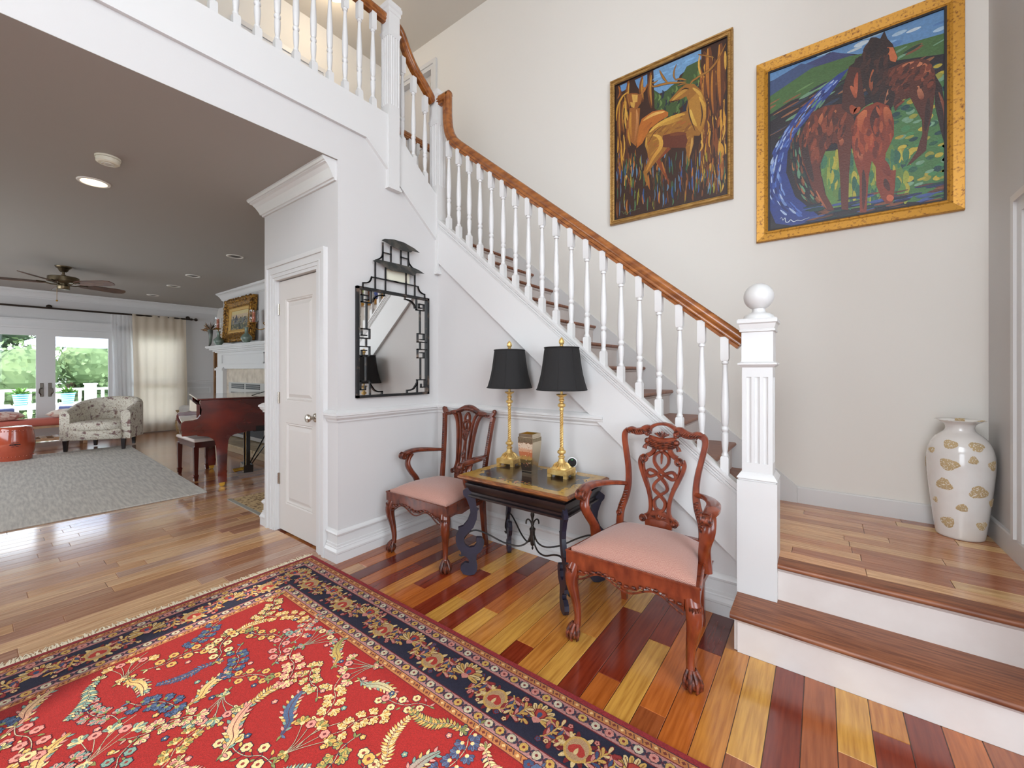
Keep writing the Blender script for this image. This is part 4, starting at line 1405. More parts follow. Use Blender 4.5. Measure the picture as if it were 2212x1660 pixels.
def brushed(pts, cols, n, w, ang, ln):
    """short brush strokes filling a painted shape"""
    xs, ys = [p[0] for p in pts], [p[1] for p in pts]
    m = len(pts)
    k = 0
    tries = 0
    while k < n and tries < n * 12:
        tries += 1
        x, y = re_.uniform(min(xs), max(xs)), re_.uniform(min(ys), max(ys))

        def ins(x_, y_):
            c = False
            for i in range(m):
                (ax, ay), (bx, by) = pts[i], pts[i - 1]
                if (ay > y_) != (by > y_) and x_ < (bx - ax) * (y_ - ay) / (by - ay) + ax:
                    c = not c
            return c
        a = ang + re_.uniform(-.35, .35)
        l_ = re_.uniform(.6, 1.2) * ln / 2
        if not (ins(x, y) and ins(x + cos(a) * l_, y + sin(a) * l_) and ins(x - cos(a) * l_, y - sin(a) * l_)):
            continue
        c = S(*re_.choice(cols))
        SE([(x - cos(a) * l_, y - sin(a) * l_), (x, y + re_.uniform(-4, 4)), (x + cos(a) * l_, y + sin(a) * l_)], re_.uniform(.6, 1.2) * w, blend(c, .08, re_), None, 3)
        k += 1


PE([(432, 392), (806, 228), (806, 312), (700, 380), (640, 430), (600, 520), (480, 575), (436, 545)], S(108, 150, 190))
PE([(172, 512), (225, 488), (222, 540), (182, 562)], S(96, 140, 186))
PE([(286, 470), (384, 424), (384, 520), (330, 560), (300, 510)], S(94, 136, 182))
for k in range(40):
    x, y = re_.uniform(450, 780), re_.uniform(280, 480)
    if y > 392 - (x - 432) * .44 + 20 and y < 560 - (x - 436) * .62:
        SEr([(x - 40, y + 16), (x, y), (x + 36, y - 16)], 14, blend(S(116, 160, 200), .18, re_))
PE([(436, 545), (492, 592), (572, 515), (640, 470), (692, 362), (806, 305), (806, 520), (690, 640), (560, 760), (440, 690)], S(62, 84, 46))
for k in range(70):
    x, y = re_.uniform(440, 800), re_.uniform(340, 740)
    if y > 560 - (x - 436) * .6:
        SEr([(x, y), (x + 8, y + 26), (x - 6, y + 50)], 16, blend(S(*re_.choice([(84, 112, 60), (40, 52, 48), (104, 128, 70), (34, 40, 60)])), .15, re_))
for k in range(260):
    x = re_.choice([re_.uniform(140, 250), re_.uniform(790, 1005), re_.uniform(800, 1000)])
    y = re_.uniform(230, 1150)
    ln = re_.uniform(80, 260)
    SEr([(x, y), (x + re_.uniform(-14, 14), y + ln * .5), (x + re_.uniform(-20, 20), y + ln)], re_.uniform(8, 24), blend(S(*re_.choice([(150, 86, 34), (196, 142, 50), (84, 46, 24), (120, 66, 30), (60, 34, 22), (206, 158, 66), (104, 60, 30)])), .12, re_))
for x, t, b_, w_ in ((238, 470, 700, 34), (345, 440, 640, 40), (412, 410, 690, 36), (168, 620, 1000, 26), (195, 640, 900, 22)):
    SE([(x, t), (x - 10, (t + b_) / 2), (x + 5, b_)], w_, S(134, 78, 30), S(92, 50, 24))
    SE([(x + 4, t + 20), (x - 4, (t + b_) / 2), (x + 8, b_ - 20)], w_ * .45, S(200, 150, 60), S(150, 96, 40))
for x, t, b_, w_ in ((870, 190, 640, 60), (960, 160, 700, 60), (905, 360, 760, 40), (835, 420, 760, 30)):
    SE([(x, t + 20), (x - 6, (t + b_) / 2), (x, b_)], w_, S(110, 62, 30), S(78, 44, 26))
    SE([(x - 12, t + 30), (x - 16, (t + b_) / 2), (x - 4, b_ - 30)], w_ * .4, S(190, 128, 48), S(150, 84, 34))
for k in range(430):                                # grass
    x = re_.uniform(140, 1005)
    y = re_.uniform(1010, 1540)
    if y > 1560 - (x - 135) * .235:
        continue
    ln = re_.uniform(50, 130)
    SEr([(x, y), (x + re_.uniform(-6, 6), y + ln * .5), (x + re_.uniform(-8, 8), y + ln)], re_.uniform(5, 14), blend(S(*re_.choice([(52, 80, 130), (72, 104, 70), (150, 140, 50), (170, 104, 44), (60, 36, 26), (44, 60, 50), (86, 58, 34), (92, 124, 150), (120, 70, 34)])), .15, re_))
# second elk behind
PE([(340, 775), (425, 716), (505, 700), (548, 722), (546, 752), (480, 792), (405, 850), (345, 965), (300, 1005), (306, 880)], S(176, 102, 38))
SE([(350, 790), (430, 740), (520, 716)], 26, S(206, 150, 70), S(222, 176, 96))
SE([(320, 960), (350, 880), (420, 800)], 30, S(196, 116, 44), S(150, 84, 34))
PE([(246, 690), (328, 690), (318, 860), (296, 990), (252, 950), (230, 810)], S(150, 92, 40))
SE([(300, 700), (305, 800), (285, 950)], 22, S(196, 140, 84), S(160, 96, 50))
SE([(256, 720), (250, 820), (262, 930)], 22, S(208, 150, 56), S(160, 100, 40))
PE([(228, 580), (262, 572), (300, 572), (345, 590), (336, 650), (300, 700), (262, 690), (240, 640)], S(140, 84, 38))
PE([(262, 582), (310, 585), (306, 640), (272, 650)], S(204, 158, 78))
PE([(250, 640), (290, 650), (282, 690), (256, 676)], S(196, 150, 70))
SE([(240, 560), (190, 600), (150, 690), (142, 790)], 18, S(206, 156, 60), S(190, 140, 50))
SE([(335, 580), (372, 530), (385, 500)], 16, S(150, 92, 40))
SE([(330, 585), (365, 545), (340, 520)], 18, S(170, 108, 50))
# main elk
PE([(372, 905), (430, 832), (520, 782), (600, 742), (690, 712), (706, 640), (690, 596), (622, 632), (565, 646), (556, 630), (640, 535), (690, 498), (752, 500), (815, 560), (848, 660), (845, 760), (826, 850), (792, 905), (750, 905), (748, 965), (704, 1112),
    (684, 1000), (560, 1000), (535, 1015), (482, 1085), (522, 1190), (556, 1290), (532, 1245), (450, 1112), (418, 1155), (382, 1205), (408, 1335), (368, 1262), (352, 1190), (398, 1085), (368, 985)], S(150, 100, 38))
brushed([(372, 905), (430, 832), (520, 782), (690, 712), (740, 800), (750, 905), (748, 965), (684, 1000), (560, 1000), (482, 1085), (418, 1155), (398, 1085), (368, 985)], [(150, 100, 38), (172, 120, 46), (132, 84, 34), (160, 92, 40)], 90, 14, 2.6, 60)
PE([(505, 905), (600, 880), (680, 880), (700, 940), (684, 1000), (560, 1000), (500, 995)], S(98, 48, 30))
PE([(455, 1110), (540, 1000), (572, 1006), (486, 1090), (530, 1190), (556, 1290), (530, 1240)], S(128, 62, 30))
PE([(700, 640), (690, 700), (740, 800), (800, 880), (846, 760), (840, 650), (780, 560)], S(170, 120, 46))
for pts, w, c, c2 in (([(400, 880), (470, 820), (600, 756), (680, 735)], 34, (214, 172, 76), (196, 146, 56)), ([(470, 830), (560, 800), (660, 770)], 30, (196, 150, 62), (170, 120, 46)),
                      ([(430, 900), (480, 920), (490, 990), (430, 1080), (380, 1180)], 34, (212, 166, 72), (190, 130, 50)), ([(380, 920), (376, 980), (400, 1040)], 20, (204, 160, 66), (150, 96, 36)),
                      ([(720, 700), (735, 770), (770, 830)], 30, (218, 178, 84), (196, 150, 60)), ([(790, 600), (830, 680), (830, 780)], 22, (214, 168, 70), (170, 116, 42)), ([(740, 530), (790, 570), (820, 620)], 22, (206, 162, 74), (190, 140, 56)),
                      ([(580, 630), (650, 570), (700, 540)], 30, (196, 150, 66), (176, 126, 52)), ([(735, 920), (730, 990), (712, 1080)], 16, (212, 170, 90), (180, 124, 54)), ([(390, 1210), (396, 1260), (402, 1320)], 12, (190, 120, 50), (150, 80, 34)),
                      ([(500, 1110), (515, 1170), (524, 1200)], 12, (190, 120, 54), (150, 84, 36)), ([(800, 640), (815, 740), (800, 830)], 10, (60, 34, 22), (70, 40, 24)), ([(700, 640), (715, 750), (760, 870)], 9, (56, 32, 22), (80, 46, 26)),
                      ([(515, 820), (440, 880), (395, 960)], 7, (70, 40, 22), (90, 50, 26)), ([(560, 900), (620, 890), (690, 890)], 30, (120, 66, 34), (110, 56, 32))):
    SE(pts, w, S(*c), S(*c2))
SE([(652, 548), (680, 535), (712, 540)], 10, S(40, 24, 18))
SE([(560, 640), (590, 636), (640, 620)], 9, S(44, 26, 20))
for pts, w in (([(690, 485), (620, 490), (540, 495), (470, 512), (428, 520), (418, 500)], 17), ([(545, 492), (510, 450), (480, 392)], 15), ([(610, 472), (592, 440), (596, 390), (614, 344)], 11), ([(690, 470), (640, 460), (600, 470)], 14), ([(470, 470), (440, 490), (420, 490)], 10),
               ([(725, 480), (790, 440), (870, 390), (935, 310), (1000, 182)], 18), ([(905, 292), (850, 280), (782, 268)], 10), ([(720, 500), (745, 470), (780, 455)], 16), ([(700, 500), (660, 500), (620, 516)], 9)):
    SE(pts, w + 4, S(44, 28, 18))
    SE(pts, w, S(166, 118, 50), S(150, 98, 40))
SE([(170, 1505), (190, 1500), (200, 1520), (215, 1500), (222, 1525), (245, 1498), (262, 1480), (250, 1500), (275, 1490), (300, 1482), (328, 1474)], 4, S(96, 120, 76))
D.build('canvas', OIL, lambda a, b_, h: (a, cy - h, b_), ek)

# --- horses
hk = thing('framed_horse_painting', 'framed oil painting of three brown horses by a blue stream, in a wide gold frame', 'painting')
hx0, hx1, hz0, hz1 = -.384, .674, 2.246, 3.557
fo = ob('frame', frame_rings(MB(), hx0, hx1, hz0, hz1, [(0, YP), (0, YP - .022), (.004, YP - .034), (.05, YP - .028), (.062, YP - .022), (.068, YP - .024), (.074, YP - .020), (.074, YP - .006)]), FR2, hk, smooth=False)
ob('liner', frame_rings(MB(), hx0 + .073, hx1 - .073, hz0 + .073, hz1 - .073, [(0, YP - .018), (.012, YP - .018), (.012, YP - .004)]), DKL, fo, smooth=False)


def zE(x, y):
    p = pix(1610 + x / 3.0745, y / 3.0745, y=YP - .03)
    k = (p[0] - (-.345)) / ((.60) - (-.345))
    return (max(hx0 + .08, min(hx1 - .08, p[0] + .0)), max(hz0 + .08, min(hz1 - .08, p[2])))


X0e, X1e, Z0e, Z1e = hx0 + .078, hx1 - .078, hz0 + .078, hz1 - .078
D = Decal(2.5e-6)
D.poly([(hx0 + .075, hz0 + .075), (hx1 - .075, hz0 + .075), (hx1 - .075, hz1 - .075), (hx0 + .075, hz1 - .075)], S(34, 26, 34))
PE([(136, 462), (1370, 0), (1370, 200), (990, 300), (790, 350), (560, 335), (430, 415), (138, 540)], S(96, 138, 184))
for k in range(60):
    x = re_.uniform(150, 1340); y = re_.uniform(20, 420)
    if 470 - (x - 136) * .37 < y < 510 - (x - 136) * .27:
        SEr([(x - 50, y + 20), (x, y), (x + 50, y - 20)], re_.uniform(14, 34), blend(S(*re_.choice([(120, 160, 200), (160, 186, 208), (80, 120, 172), (190, 204, 214)])), .1, re_))
PE([(340, 440), (580, 332), (720, 350), (790, 420), (600, 520), (380, 560)], S(60, 66, 110))
PE([(138, 545), (370, 410), (470, 420), (330, 520), (140, 650)], S(62, 80, 120))
PE([(440, 440), (690, 360), (990, 300), (1370, 190), (1370, 330), (1060, 380), (800, 420), (560, 560), (300, 660), (138, 760), (138, 640)], S(70, 104, 56))
for k in range(190):
    x = re_.uniform(140, 1340); y = re_.uniform(200, 900)
    lo_b = 700 - (x - 140) * .36
    if lo_b - 60 < y < lo_b + 260 + (140 if x < 600 else 0):
        SEr([(x - 60, y + 34), (x, y), (x + 60, y - 34)], re_.uniform(8, 24), blend(S(*re_.choice([(58, 92, 52), (96, 132, 76), (34, 56, 44), (120, 74, 50), (40, 48, 70), (140, 92, 60), (110, 150, 120)])), .12, re_))
PE([(980, 600), (1370, 450), (1370, 1330), (1000, 1340), (960, 960)], S(74, 120, 70))
for k in range(120):
    x = re_.uniform(990, 1345); y = re_.uniform(420, 1250)
    SEr([(x - 30, y + 8), (x, y), (x + 30, y - 12)], re_.uniform(16, 40), blend(S(*re_.choice([(70, 130, 80), (176, 158, 54), (150, 150, 60), (44, 92, 70), (120, 160, 130), (34, 70, 74), (190, 170, 60)])), .1, re_))
PE([(500, 1000), (980, 950), (1100, 1250), (1000, 1340), (560, 1400), (500, 1120)], S(96, 130, 62))
for k in range(130):
    x = re_.uniform(510, 1080); y = re_.uniform(960, 1300)
    SEr([(x, y), (x + 4, y + 40), (x - 4, y + 90)], re_.uniform(14, 34), blend(S(*re_.choice([(60, 116, 80), (150, 160, 60), (96, 140, 70), (180, 170, 60), (44, 96, 76)])), .1, re_))
# stream
PE([(620, 480), (690, 440), (560, 620), (430, 760), (330, 880), (280, 1000), (270, 1140), (330, 1300), (480, 1420), (500, 1450), (330, 1500), (200, 1480), (150, 1380), (145, 1180), (190, 980), (260, 860), (360, 720), (500, 580)], S(40, 58, 130))
for k in range(150):
    t = re_.random()
    px_ = [(600, 520), (450, 680), (300, 860), (220, 1020), (190, 1180), (230, 1320), (360, 1440)]
    q = crom(px_, 10)
    i = int(t * (len(q) - 4))
    o_ = re_.uniform(-70, 60) * (.3 + .7 * t)
    SEr([(q[i][0] + o_, q[i][1]), (q[i + 2][0] + o_, q[i + 2][1]), (q[i + 3][0] + o_, q[i + 3][1])], re_.uniform(6, 16), blend(S(*re_.choice([(70, 100, 180), (110, 140, 200), (30, 40, 100), (160, 180, 214), (50, 74, 150)])), .12, re_))
for k in range(90):
    t = re_.random()
    q = crom([(480, 640), (340, 840), (320, 1000), (350, 1180), (430, 1320), (560, 1400)], 10)
    i = int(t * (len(q) - 4))
    o_ = re_.uniform(-30, 60)
    SEr([(q[i][0] + o_, q[i][1]), (q[i + 2][0] + o_, q[i + 2][1]), (q[i + 3][0] + o_, q[i + 3][1])], re_.uniform(6, 14), blend(S(*re_.choice([(120, 66, 40), (60, 36, 30), (150, 96, 60), (96, 140, 110), (40, 60, 50)])), .12, re_))
for k in range(90):
    x = re_.uniform(430, 1340); y = 1400 - (x - 500) * .17 + re_.uniform(-60, 70)
    SEr([(x - 60, y + 12), (x, y), (x + 60, y - 14)], re_.uniform(8, 20), blend(S(*re_.choice([(36, 44, 90), (20, 26, 50), (70, 90, 150), (96, 60, 44), (30, 60, 60), (130, 76, 50)])), .12, re_))
dkb, mdb, rdb, orb = S(46, 26, 24), S(92, 40, 26), S(140, 56, 26), S(190, 104, 60)
# far horse
PE([(1258, 470), (1310, 560), (1352, 700), (1352, 960), (1300, 850), (1265, 690)], dkb)
PE([(940, 450), (1060, 400), (1150, 376), (1220, 385), (1262, 450), (1270, 560), (1250, 720), (1218, 870), (1205, 990), (1110, 1075), (1075, 1095), (1140, 1000), (1180, 880), (1178, 790), (1098, 635), (1050, 650), (1000, 730), (970, 640)], S(84, 40, 28))
PE([(835, 236), (872, 234), (898, 244), (926, 190), (946, 242), (982, 280), (1016, 372), (1002, 410), (962, 422), (940, 470), (1000, 620), (980, 700), (860, 690), (790, 560), (690, 430), (760, 380), (800, 300)], dkb)
PE([(940, 300), (985, 300), (1014, 370), (1000, 400), (968, 392), (945, 350)], orb)
for pts, w, c, c2 in (([(1010, 450), (1090, 425), (1180, 410)], 46, (176, 100, 64), (196, 120, 84)), ([(1190, 410), (1205, 470), (1180, 530)], 40, (190, 112, 76), (130, 60, 36)), ([(1000, 480), (1040, 560), (1090, 590)], 40, (130, 56, 34), (100, 44, 28)), ([(1150, 560), (1170, 620), (1180, 650)], 26, (190, 120, 86), (110, 50, 32)),
                      ([(850, 450), (840, 540), (850, 600)], 26, (170, 90, 50), (120, 60, 36)), ([(955, 580), (950, 630), (930, 680)], 22, (196, 132, 96), (140, 80, 56)), ([(1220, 640), (1215, 740), (1200, 860)], 24, (60, 32, 26), (50, 28, 24)), ([(1290, 600), (1330, 720), (1345, 860)], 14, (140, 76, 50), (110, 56, 38))):
    SE(pts, w, S(*c), S(*c2))
brushed([(940, 450), (1060, 400), (1150, 376), (1220, 385), (1262, 450), (1270, 560), (1250, 640), (1098, 635), (1000, 730), (970, 640)], [(84, 40, 28), (104, 48, 32), (66, 32, 26), (120, 56, 36)], 70, 22, 2.2, 70)
brushed([(835, 240), (940, 242), (962, 422), (1000, 620), (980, 700), (860, 690), (790, 560), (690, 430)], [(46, 26, 24), (58, 32, 28), (38, 22, 24), (72, 38, 30)], 60, 22, 1.9, 80)
# left horse
PE([(392, 830), (440, 740), (530, 692), (640, 680), (700, 720), (730, 800), (710, 900), (690, 1150), (684, 1390), (640, 1386), (628, 1150), (612, 950), (582, 932), (530, 1000), (492, 1100), (530, 1280), (592, 1388), (540, 1392), (440, 1240), (376, 1060), (352, 920)], S(96, 42, 26))
PE([(690, 430), (764, 440), (782, 560), (800, 690), (720, 770), (640, 710), (650, 570)], S(72, 34, 26))
for pts, w, c, c2 in (([(430, 800), (410, 860), (420, 910)], 40, (196, 112, 72), (160, 76, 44)), ([(540, 720), (510, 790), (530, 870)], 44, (196, 116, 74), (150, 70, 40)), ([(600, 720), (585, 780), (560, 850)], 26, (186, 106, 66), (130, 60, 36)), ([(620, 900), (640, 930), (635, 960)], 24, (190, 110, 72), (130, 60, 36)),
                      ([(460, 960), (466, 1020), (455, 1060)], 26, (190, 104, 70), (120, 54, 32)), ([(700, 560), (725, 600), (735, 640)], 24, (190, 100, 64), (150, 70, 40)), ([(745, 470), (735, 540), (740, 610)], 22, (150, 60, 34), (190, 100, 66)), ([(700, 690), (730, 730), (760, 700)], 40, (150, 66, 34), (170, 80, 40)),
                      ([(390, 880), (400, 1020), (450, 1200)], 40, (50, 28, 26), (60, 34, 30)), ([(470, 1260), (500, 1320), (540, 1380)], 10, (190, 110, 70), (150, 80, 50))):
    SE(pts, w, S(*c), S(*c2))
brushed([(392, 830), (440, 740), (530, 692), (640, 680), (730, 800), (710, 900), (612, 950), (530, 1000), (492, 1100), (376, 1060)], [(96, 42, 26), (120, 52, 30), (76, 34, 26), (134, 62, 36)], 80, 22, 1.7, 80)
# near grazing horse
PE([(712, 850), (740, 760), (800, 700), (880, 666), (955, 692), (990, 790), (990, 890), (960, 960), (935, 1010), (925, 1110), (985, 1125), (1004, 1120), (996, 1240), (982, 1335), (942, 1348), (905, 1310), (872, 1225), (868, 1100), (842, 1060), (822, 1160), (806, 1405), (762, 1405), (760, 1170), (726, 1060), (708, 950)], S(132, 52, 26))
for pts, w, c, c2 in (([(800, 720), (770, 790), (800, 880)], 56, (200, 112, 66), (160, 70, 36)), ([(930, 700), (950, 760), (950, 850)], 40, (196, 106, 60), (120, 46, 26)), ([(880, 690), (860, 780), (880, 900)], 46, (60, 26, 22), (90, 36, 24)), ([(740, 820), (735, 900), (760, 1000)], 36, (180, 76, 36), (150, 60, 32)),
                      ([(750, 960), (765, 1020), (775, 1060)], 26, (200, 120, 80), (150, 66, 40)), ([(820, 880), (840, 950), (850, 1000)], 46, (170, 70, 32), (150, 56, 28)), ([(900, 1040), (930, 1100), (960, 1160)], 40, (140, 54, 28), (110, 40, 26)), ([(950, 1290), (965, 1310), (972, 1330)], 34, (200, 100, 64), (190, 90, 54)),
                      ([(785, 1120), (790, 1240), (785, 1380)], 22, (60, 28, 24), (80, 36, 28)), ([(930, 1180), (940, 1220), (960, 1260)], 26, (60, 28, 24), (90, 36, 26))):
    SE(pts, w, S(*c), S(*c2))
brushed([(712, 850), (740, 760), (880, 666), (955, 692), (990, 790), (990, 890), (935, 1010), (842, 1060), (726, 1060)], [(132, 52, 26), (156, 66, 32), (108, 42, 26), (170, 80, 42)], 40, 20, 1.5, 80)
SE([(228, 1450), (240, 1440), (248, 1458), (262, 1442), (268, 1470), (285, 1470), (300, 1455), (320, 1468), (345, 1458), (370, 1460), (400, 1448), (425, 1440)], 5, S(200, 214, 226))
D.build('canvas', OIL, lambda a, b_, h: (a, cy - h, b_), hk)

# ================================================================== TALL WHITE VASE ON THE LANDING
bv = thing('floor_vase', 'tall white glazed vase with rough gold blotches in the landing corner', 'vase', (.625, 3.372, .37))
GLAZE = M('white_glaze', (236, 234, 230), .12, col2=(222, 216, 210), ns=4, coat=.5)
SPOT = M('raw_gold_patch', (198, 172, 128), .8, col2=(236, 230, 218), ns=150, contrast=(.55, .62), bump=.8, bs=260)
VPR = [(.001, 0), (.092, .0), (.097, .006), (.104, .06), (.115, .16), (.127, .28), (.134, .37), (.136, .42), (.133, .47), (.122, .515), (.104, .55), (.084, .572), (.066, .588), (.059, .602), (.058, .617), (.066, .634), (.088, .647), (.103, .653)]
q = crom(VPR[2:], 4)
ob('body', MB().lathe(VPR[:2] + q + [(.100, .655), (.085, .650), (.062, .636), (.05, .61), (.05, .55)], 56, cap1=False), GLAZE, bv, angle=60)
VR = [(z, r) for r, z in q]
rsp = random.Random(4)
CA = atan2(-3.372, -.625)
for (da, z, s_, e) in ((-18, .525, .030, .8), (32, .522, .034, .7), (-58, .48, .026, .6), (-18, .415, .040, .8), (22, .45, .020, 1), (62, .425, .030, .9), (-28, .30, .036, .9), (34, .28, .042, .8), (-52, .20, .016, 1), (4, .185, .023, .9), (-26, .09, .030, 1), (50, .095, .030, .8), (75, .22, .03, .8), (-95, .4, .035, .9), (120, .35, .035, 1), (170, .2, .035, .9), (150, .48, .035, .9), (-140, .15, .03, 1), (-130, .45, .03, 1)):
    a0 = CA + radians(da)
    mb = MB()
    n_ = 18
    rr_ = [s_ * (1 + .14 * sin(3 * t * 2 * pi / n_ + da) + rsp.uniform(-.07, .07)) for t in range(n_)]
    rings = []
    for k, off in ((1, .0004), (.88, .0016), (.45, .002), (.02, .002)):
        rg = []
        for t in range(n_):
            an = 2 * pi * t / n_
            zz = z + rr_[t] * k * sin(an) * e
            r_ = ramp(VR, zz) + off
            aa = a0 + rr_[t] * k * cos(an) / max(.05, ramp(VR, z))
            rg.append((r_ * cos(aa), r_ * sin(aa), zz))
        rings.append(rg)
    mb.loft(rings, False, True)
    ob('gold_blotch', mb, SPOT, bv)
for da in (-20, 45, 0, -70, 110, 180):
    a0 = CA + radians(da)
    rg = [[(r_ * cos(a0 + w_ / r_ * .09), r_ * sin(a0 + w_ / r_ * .09), z_) for w_ in (-.22, -.1, .1, .22)] for r_, z_ in ((.072, .6425), (.085, .6512), (.098, .6556))]
    ob('gold_blotch', MB().loft(rg, closed=False), SPOT, bv)

# ================================================================== RED FLORAL RUG
rug = thing('oriental_rug', 'red floral rug with a navy border and cream fringe on the foyer floor', 'rug', (-2.85, 1.462, 0))
RL, RW, RT = 3.65, 2.74, .010
WOOL = M('wool_pile', (160, 40, 34), .95, attr=True, col2=(196, 180, 172), ns=240, amt=.7, bump=.6, bs=420)
WOOLR = M('wool_red_edge', (150, 40, 44), .95, col2=(120, 28, 34), ns=160, bump=.5, bs=400)
FRNG = M('cream_fringe', (228, 214, 186), .95)
ob('base', MB().cbox(0, RL, -RW, 0, 0, RT, .004), WOOLR, rug, smooth=False)
D = Decal(4e-6)
RED, RED2, NAVY, PINK, ORN, CRM, YEL, PNK2, BLU, TEAL, GRN, PLM, DRD = (S(152, 24, 20), S(150, 36, 36), S(34, 32, 54), S(186, 132, 126), S(190, 124, 72), S(222, 196, 140), S(204, 164, 86), S(208, 138, 126), S(58, 78, 112), S(118, 150, 136), S(128, 134, 76), S(84, 36, 54), S(116, 24, 28))


def nest(d0, c):
    D.poly([(d0, d0), (RL - d0, d0), (RL - d0, RW - d0), (d0, RW - d0)], c)


for d0, c in ((.026, NAVY), (.029, ORN), (.056, DRD), (.060, PINK), (.108, DRD), (.112, NAVY), (.283, DRD), (.287, PINK), (.333, NAVY), (.336, ORN), (.362, DRD), (.366, RED)):
    nest(d0, c)
rr = random.Random(9)
EDGE = {'back': lambda t, n: (t, n), 'left': lambda t, n: (n, t), 'front': lambda t, n: (t, RW - n), 'right': lambda t, n: (RL - n, t)}
mi_ = [0]


def motif():
    D.k = 30 + (mi_[0] % 5) * 140
    mi_[0] += 1


class FrameD:
    """draw in edge coordinates"""

    def __init__(s, fn):
        s.fn = fn

    def poly(s, pts, c):
        D.poly([s.fn(*p) for p in pts], c)

    def strip(s, pts, w, c, c2=None):
        D.strip([s.fn(*p) for p in pts], w, c, c2)


def petal_pts(c, a, L_, w):
    ca, sa = cos(a), sin(a)
    return [(c[0] + x * ca - y * sa, c[1] + x * sa + y * ca) for x, y in ((0, 0), (.4 * L_, w * .42), (.8 * L_, w * .5), (L_, w * .2), (L_, -w * .2), (.8 * L_, -w * .5), (.4 * L_, -w * .42))]


def rosette(E_, c, r, pc, cc, n=6, oc=NAVY):
    E_.poly([(c[0] + (r + .002) * (1 + .12 * cos(n * k * 2 * pi / 24)) * cos(k * 2 * pi / 24), c[1] + (r + .002) * (1 + .12 * cos(n * k * 2 * pi / 24)) * sin(k * 2 * pi / 24)) for k in range(24)], oc)
    for k in range(n):
        E_.poly(petal_pts(c, k * 2 * pi / n, r, r * .82), pc)
    E_.poly([(c[0] + r * .34 * cos(k * pi / 4), c[1] + r * .34 * sin(k * pi / 4)) for k in range(8)], cc)


def palmette(E_, t, n, s_, up, kind):
    c = (t, n)
    d = pi / 2 if up > 0 else -pi / 2
    oc = DRD
    if kind == 0:
        for k in range(11):
            a = d + (k - 5) * .34
            E_.poly(petal_pts(c, a, s_ * 1.03, s_ * .36), NAVY)
            E_.poly(petal_pts(c, a, s_ * .98, s_ * .28), CRM if k % 2 else YEL)
            E_.strip([(c[0] + .5 * s_ * cos(a), c[1] + .5 * s_ * sin(a)), (c[0] + .88 * s_ * cos(a), c[1] + .88 * s_ * sin(a))], s_ * .05, S(140, 96, 50))
        E_.poly(petal_pts((c[0] - .1 * s_ * cos(d), c[1] - .1 * s_ * sin(d)), d, s_ * .72, s_ * .75), DRD)
        E_.poly(petal_pts((c[0] - .02 * s_ * cos(d), c[1] - .02 * s_ * sin(d)), d, s_ * .6, s_ * .58), S(176, 62, 50))
        E_.poly(petal_pts(c, d, s_ * .42, s_ * .26), BLU)
        E_.poly(petal_pts((c[0] - .34 * s_ * cos(d), c[1] - .34 * s_ * sin(d)), d, s_ * .4, s_ * .5), PNK2)
    else:
        for k in range(14):
            a = d + (k - 6.5) * .42
            E_.poly(petal_pts(c, a, s_ * .98, s_ * .22), DRD if k % 2 else CRM)
        E_.poly([(c[0] + s_ * .66 * cos(k * pi / 10), c[1] + s_ * .72 * sin(k * pi / 10)) for k in range(20)], YEL)
        E_.poly([(c[0] + s_ * .54 * cos(k * pi / 10), c[1] + s_ * .60 * sin(k * pi / 10)) for k in range(20)], S(186, 150, 110))
        for e in (-1, 1):
            E_.poly(petal_pts((c[0], c[1] - up * s_ * .3), d + e * .5, s_ * .66, s_ * .42), S(182, 56, 44))
        E_.poly(petal_pts((c[0], c[1] - up * s_ * .1), d, s_ * .4, s_ * .2), CRM)


def scroll(E_, t0, t1, n0, up):
    q = crom([(t0, n0 + .045 * up), (lerp(t0, t1, .25), n0 + .02 * up), (lerp(t0, t1, .5), n0 - .035 * up), (lerp(t0, t1, .75), n0 - .02 * up), (t1, n0 + .04 * up)], 5)
    E_.strip(q, .006, YEL)
    for i in range(2, len(q) - 2, 2):
        a = atan2(q[i + 1][1] - q[i - 1][1], q[i + 1][0] - q[i - 1][0])
        for e in (-1, 1):
            c = [CRM, S(150, 48, 44), PNK2, BLU, YEL][(i // 2 + (e > 0)) % 5]
            E_.poly(petal_pts(q[i], a + e * .75, .036, .017), DRD)
            E_.poly(petal_pts(q[i], a + e * .75, .033, .012), c)


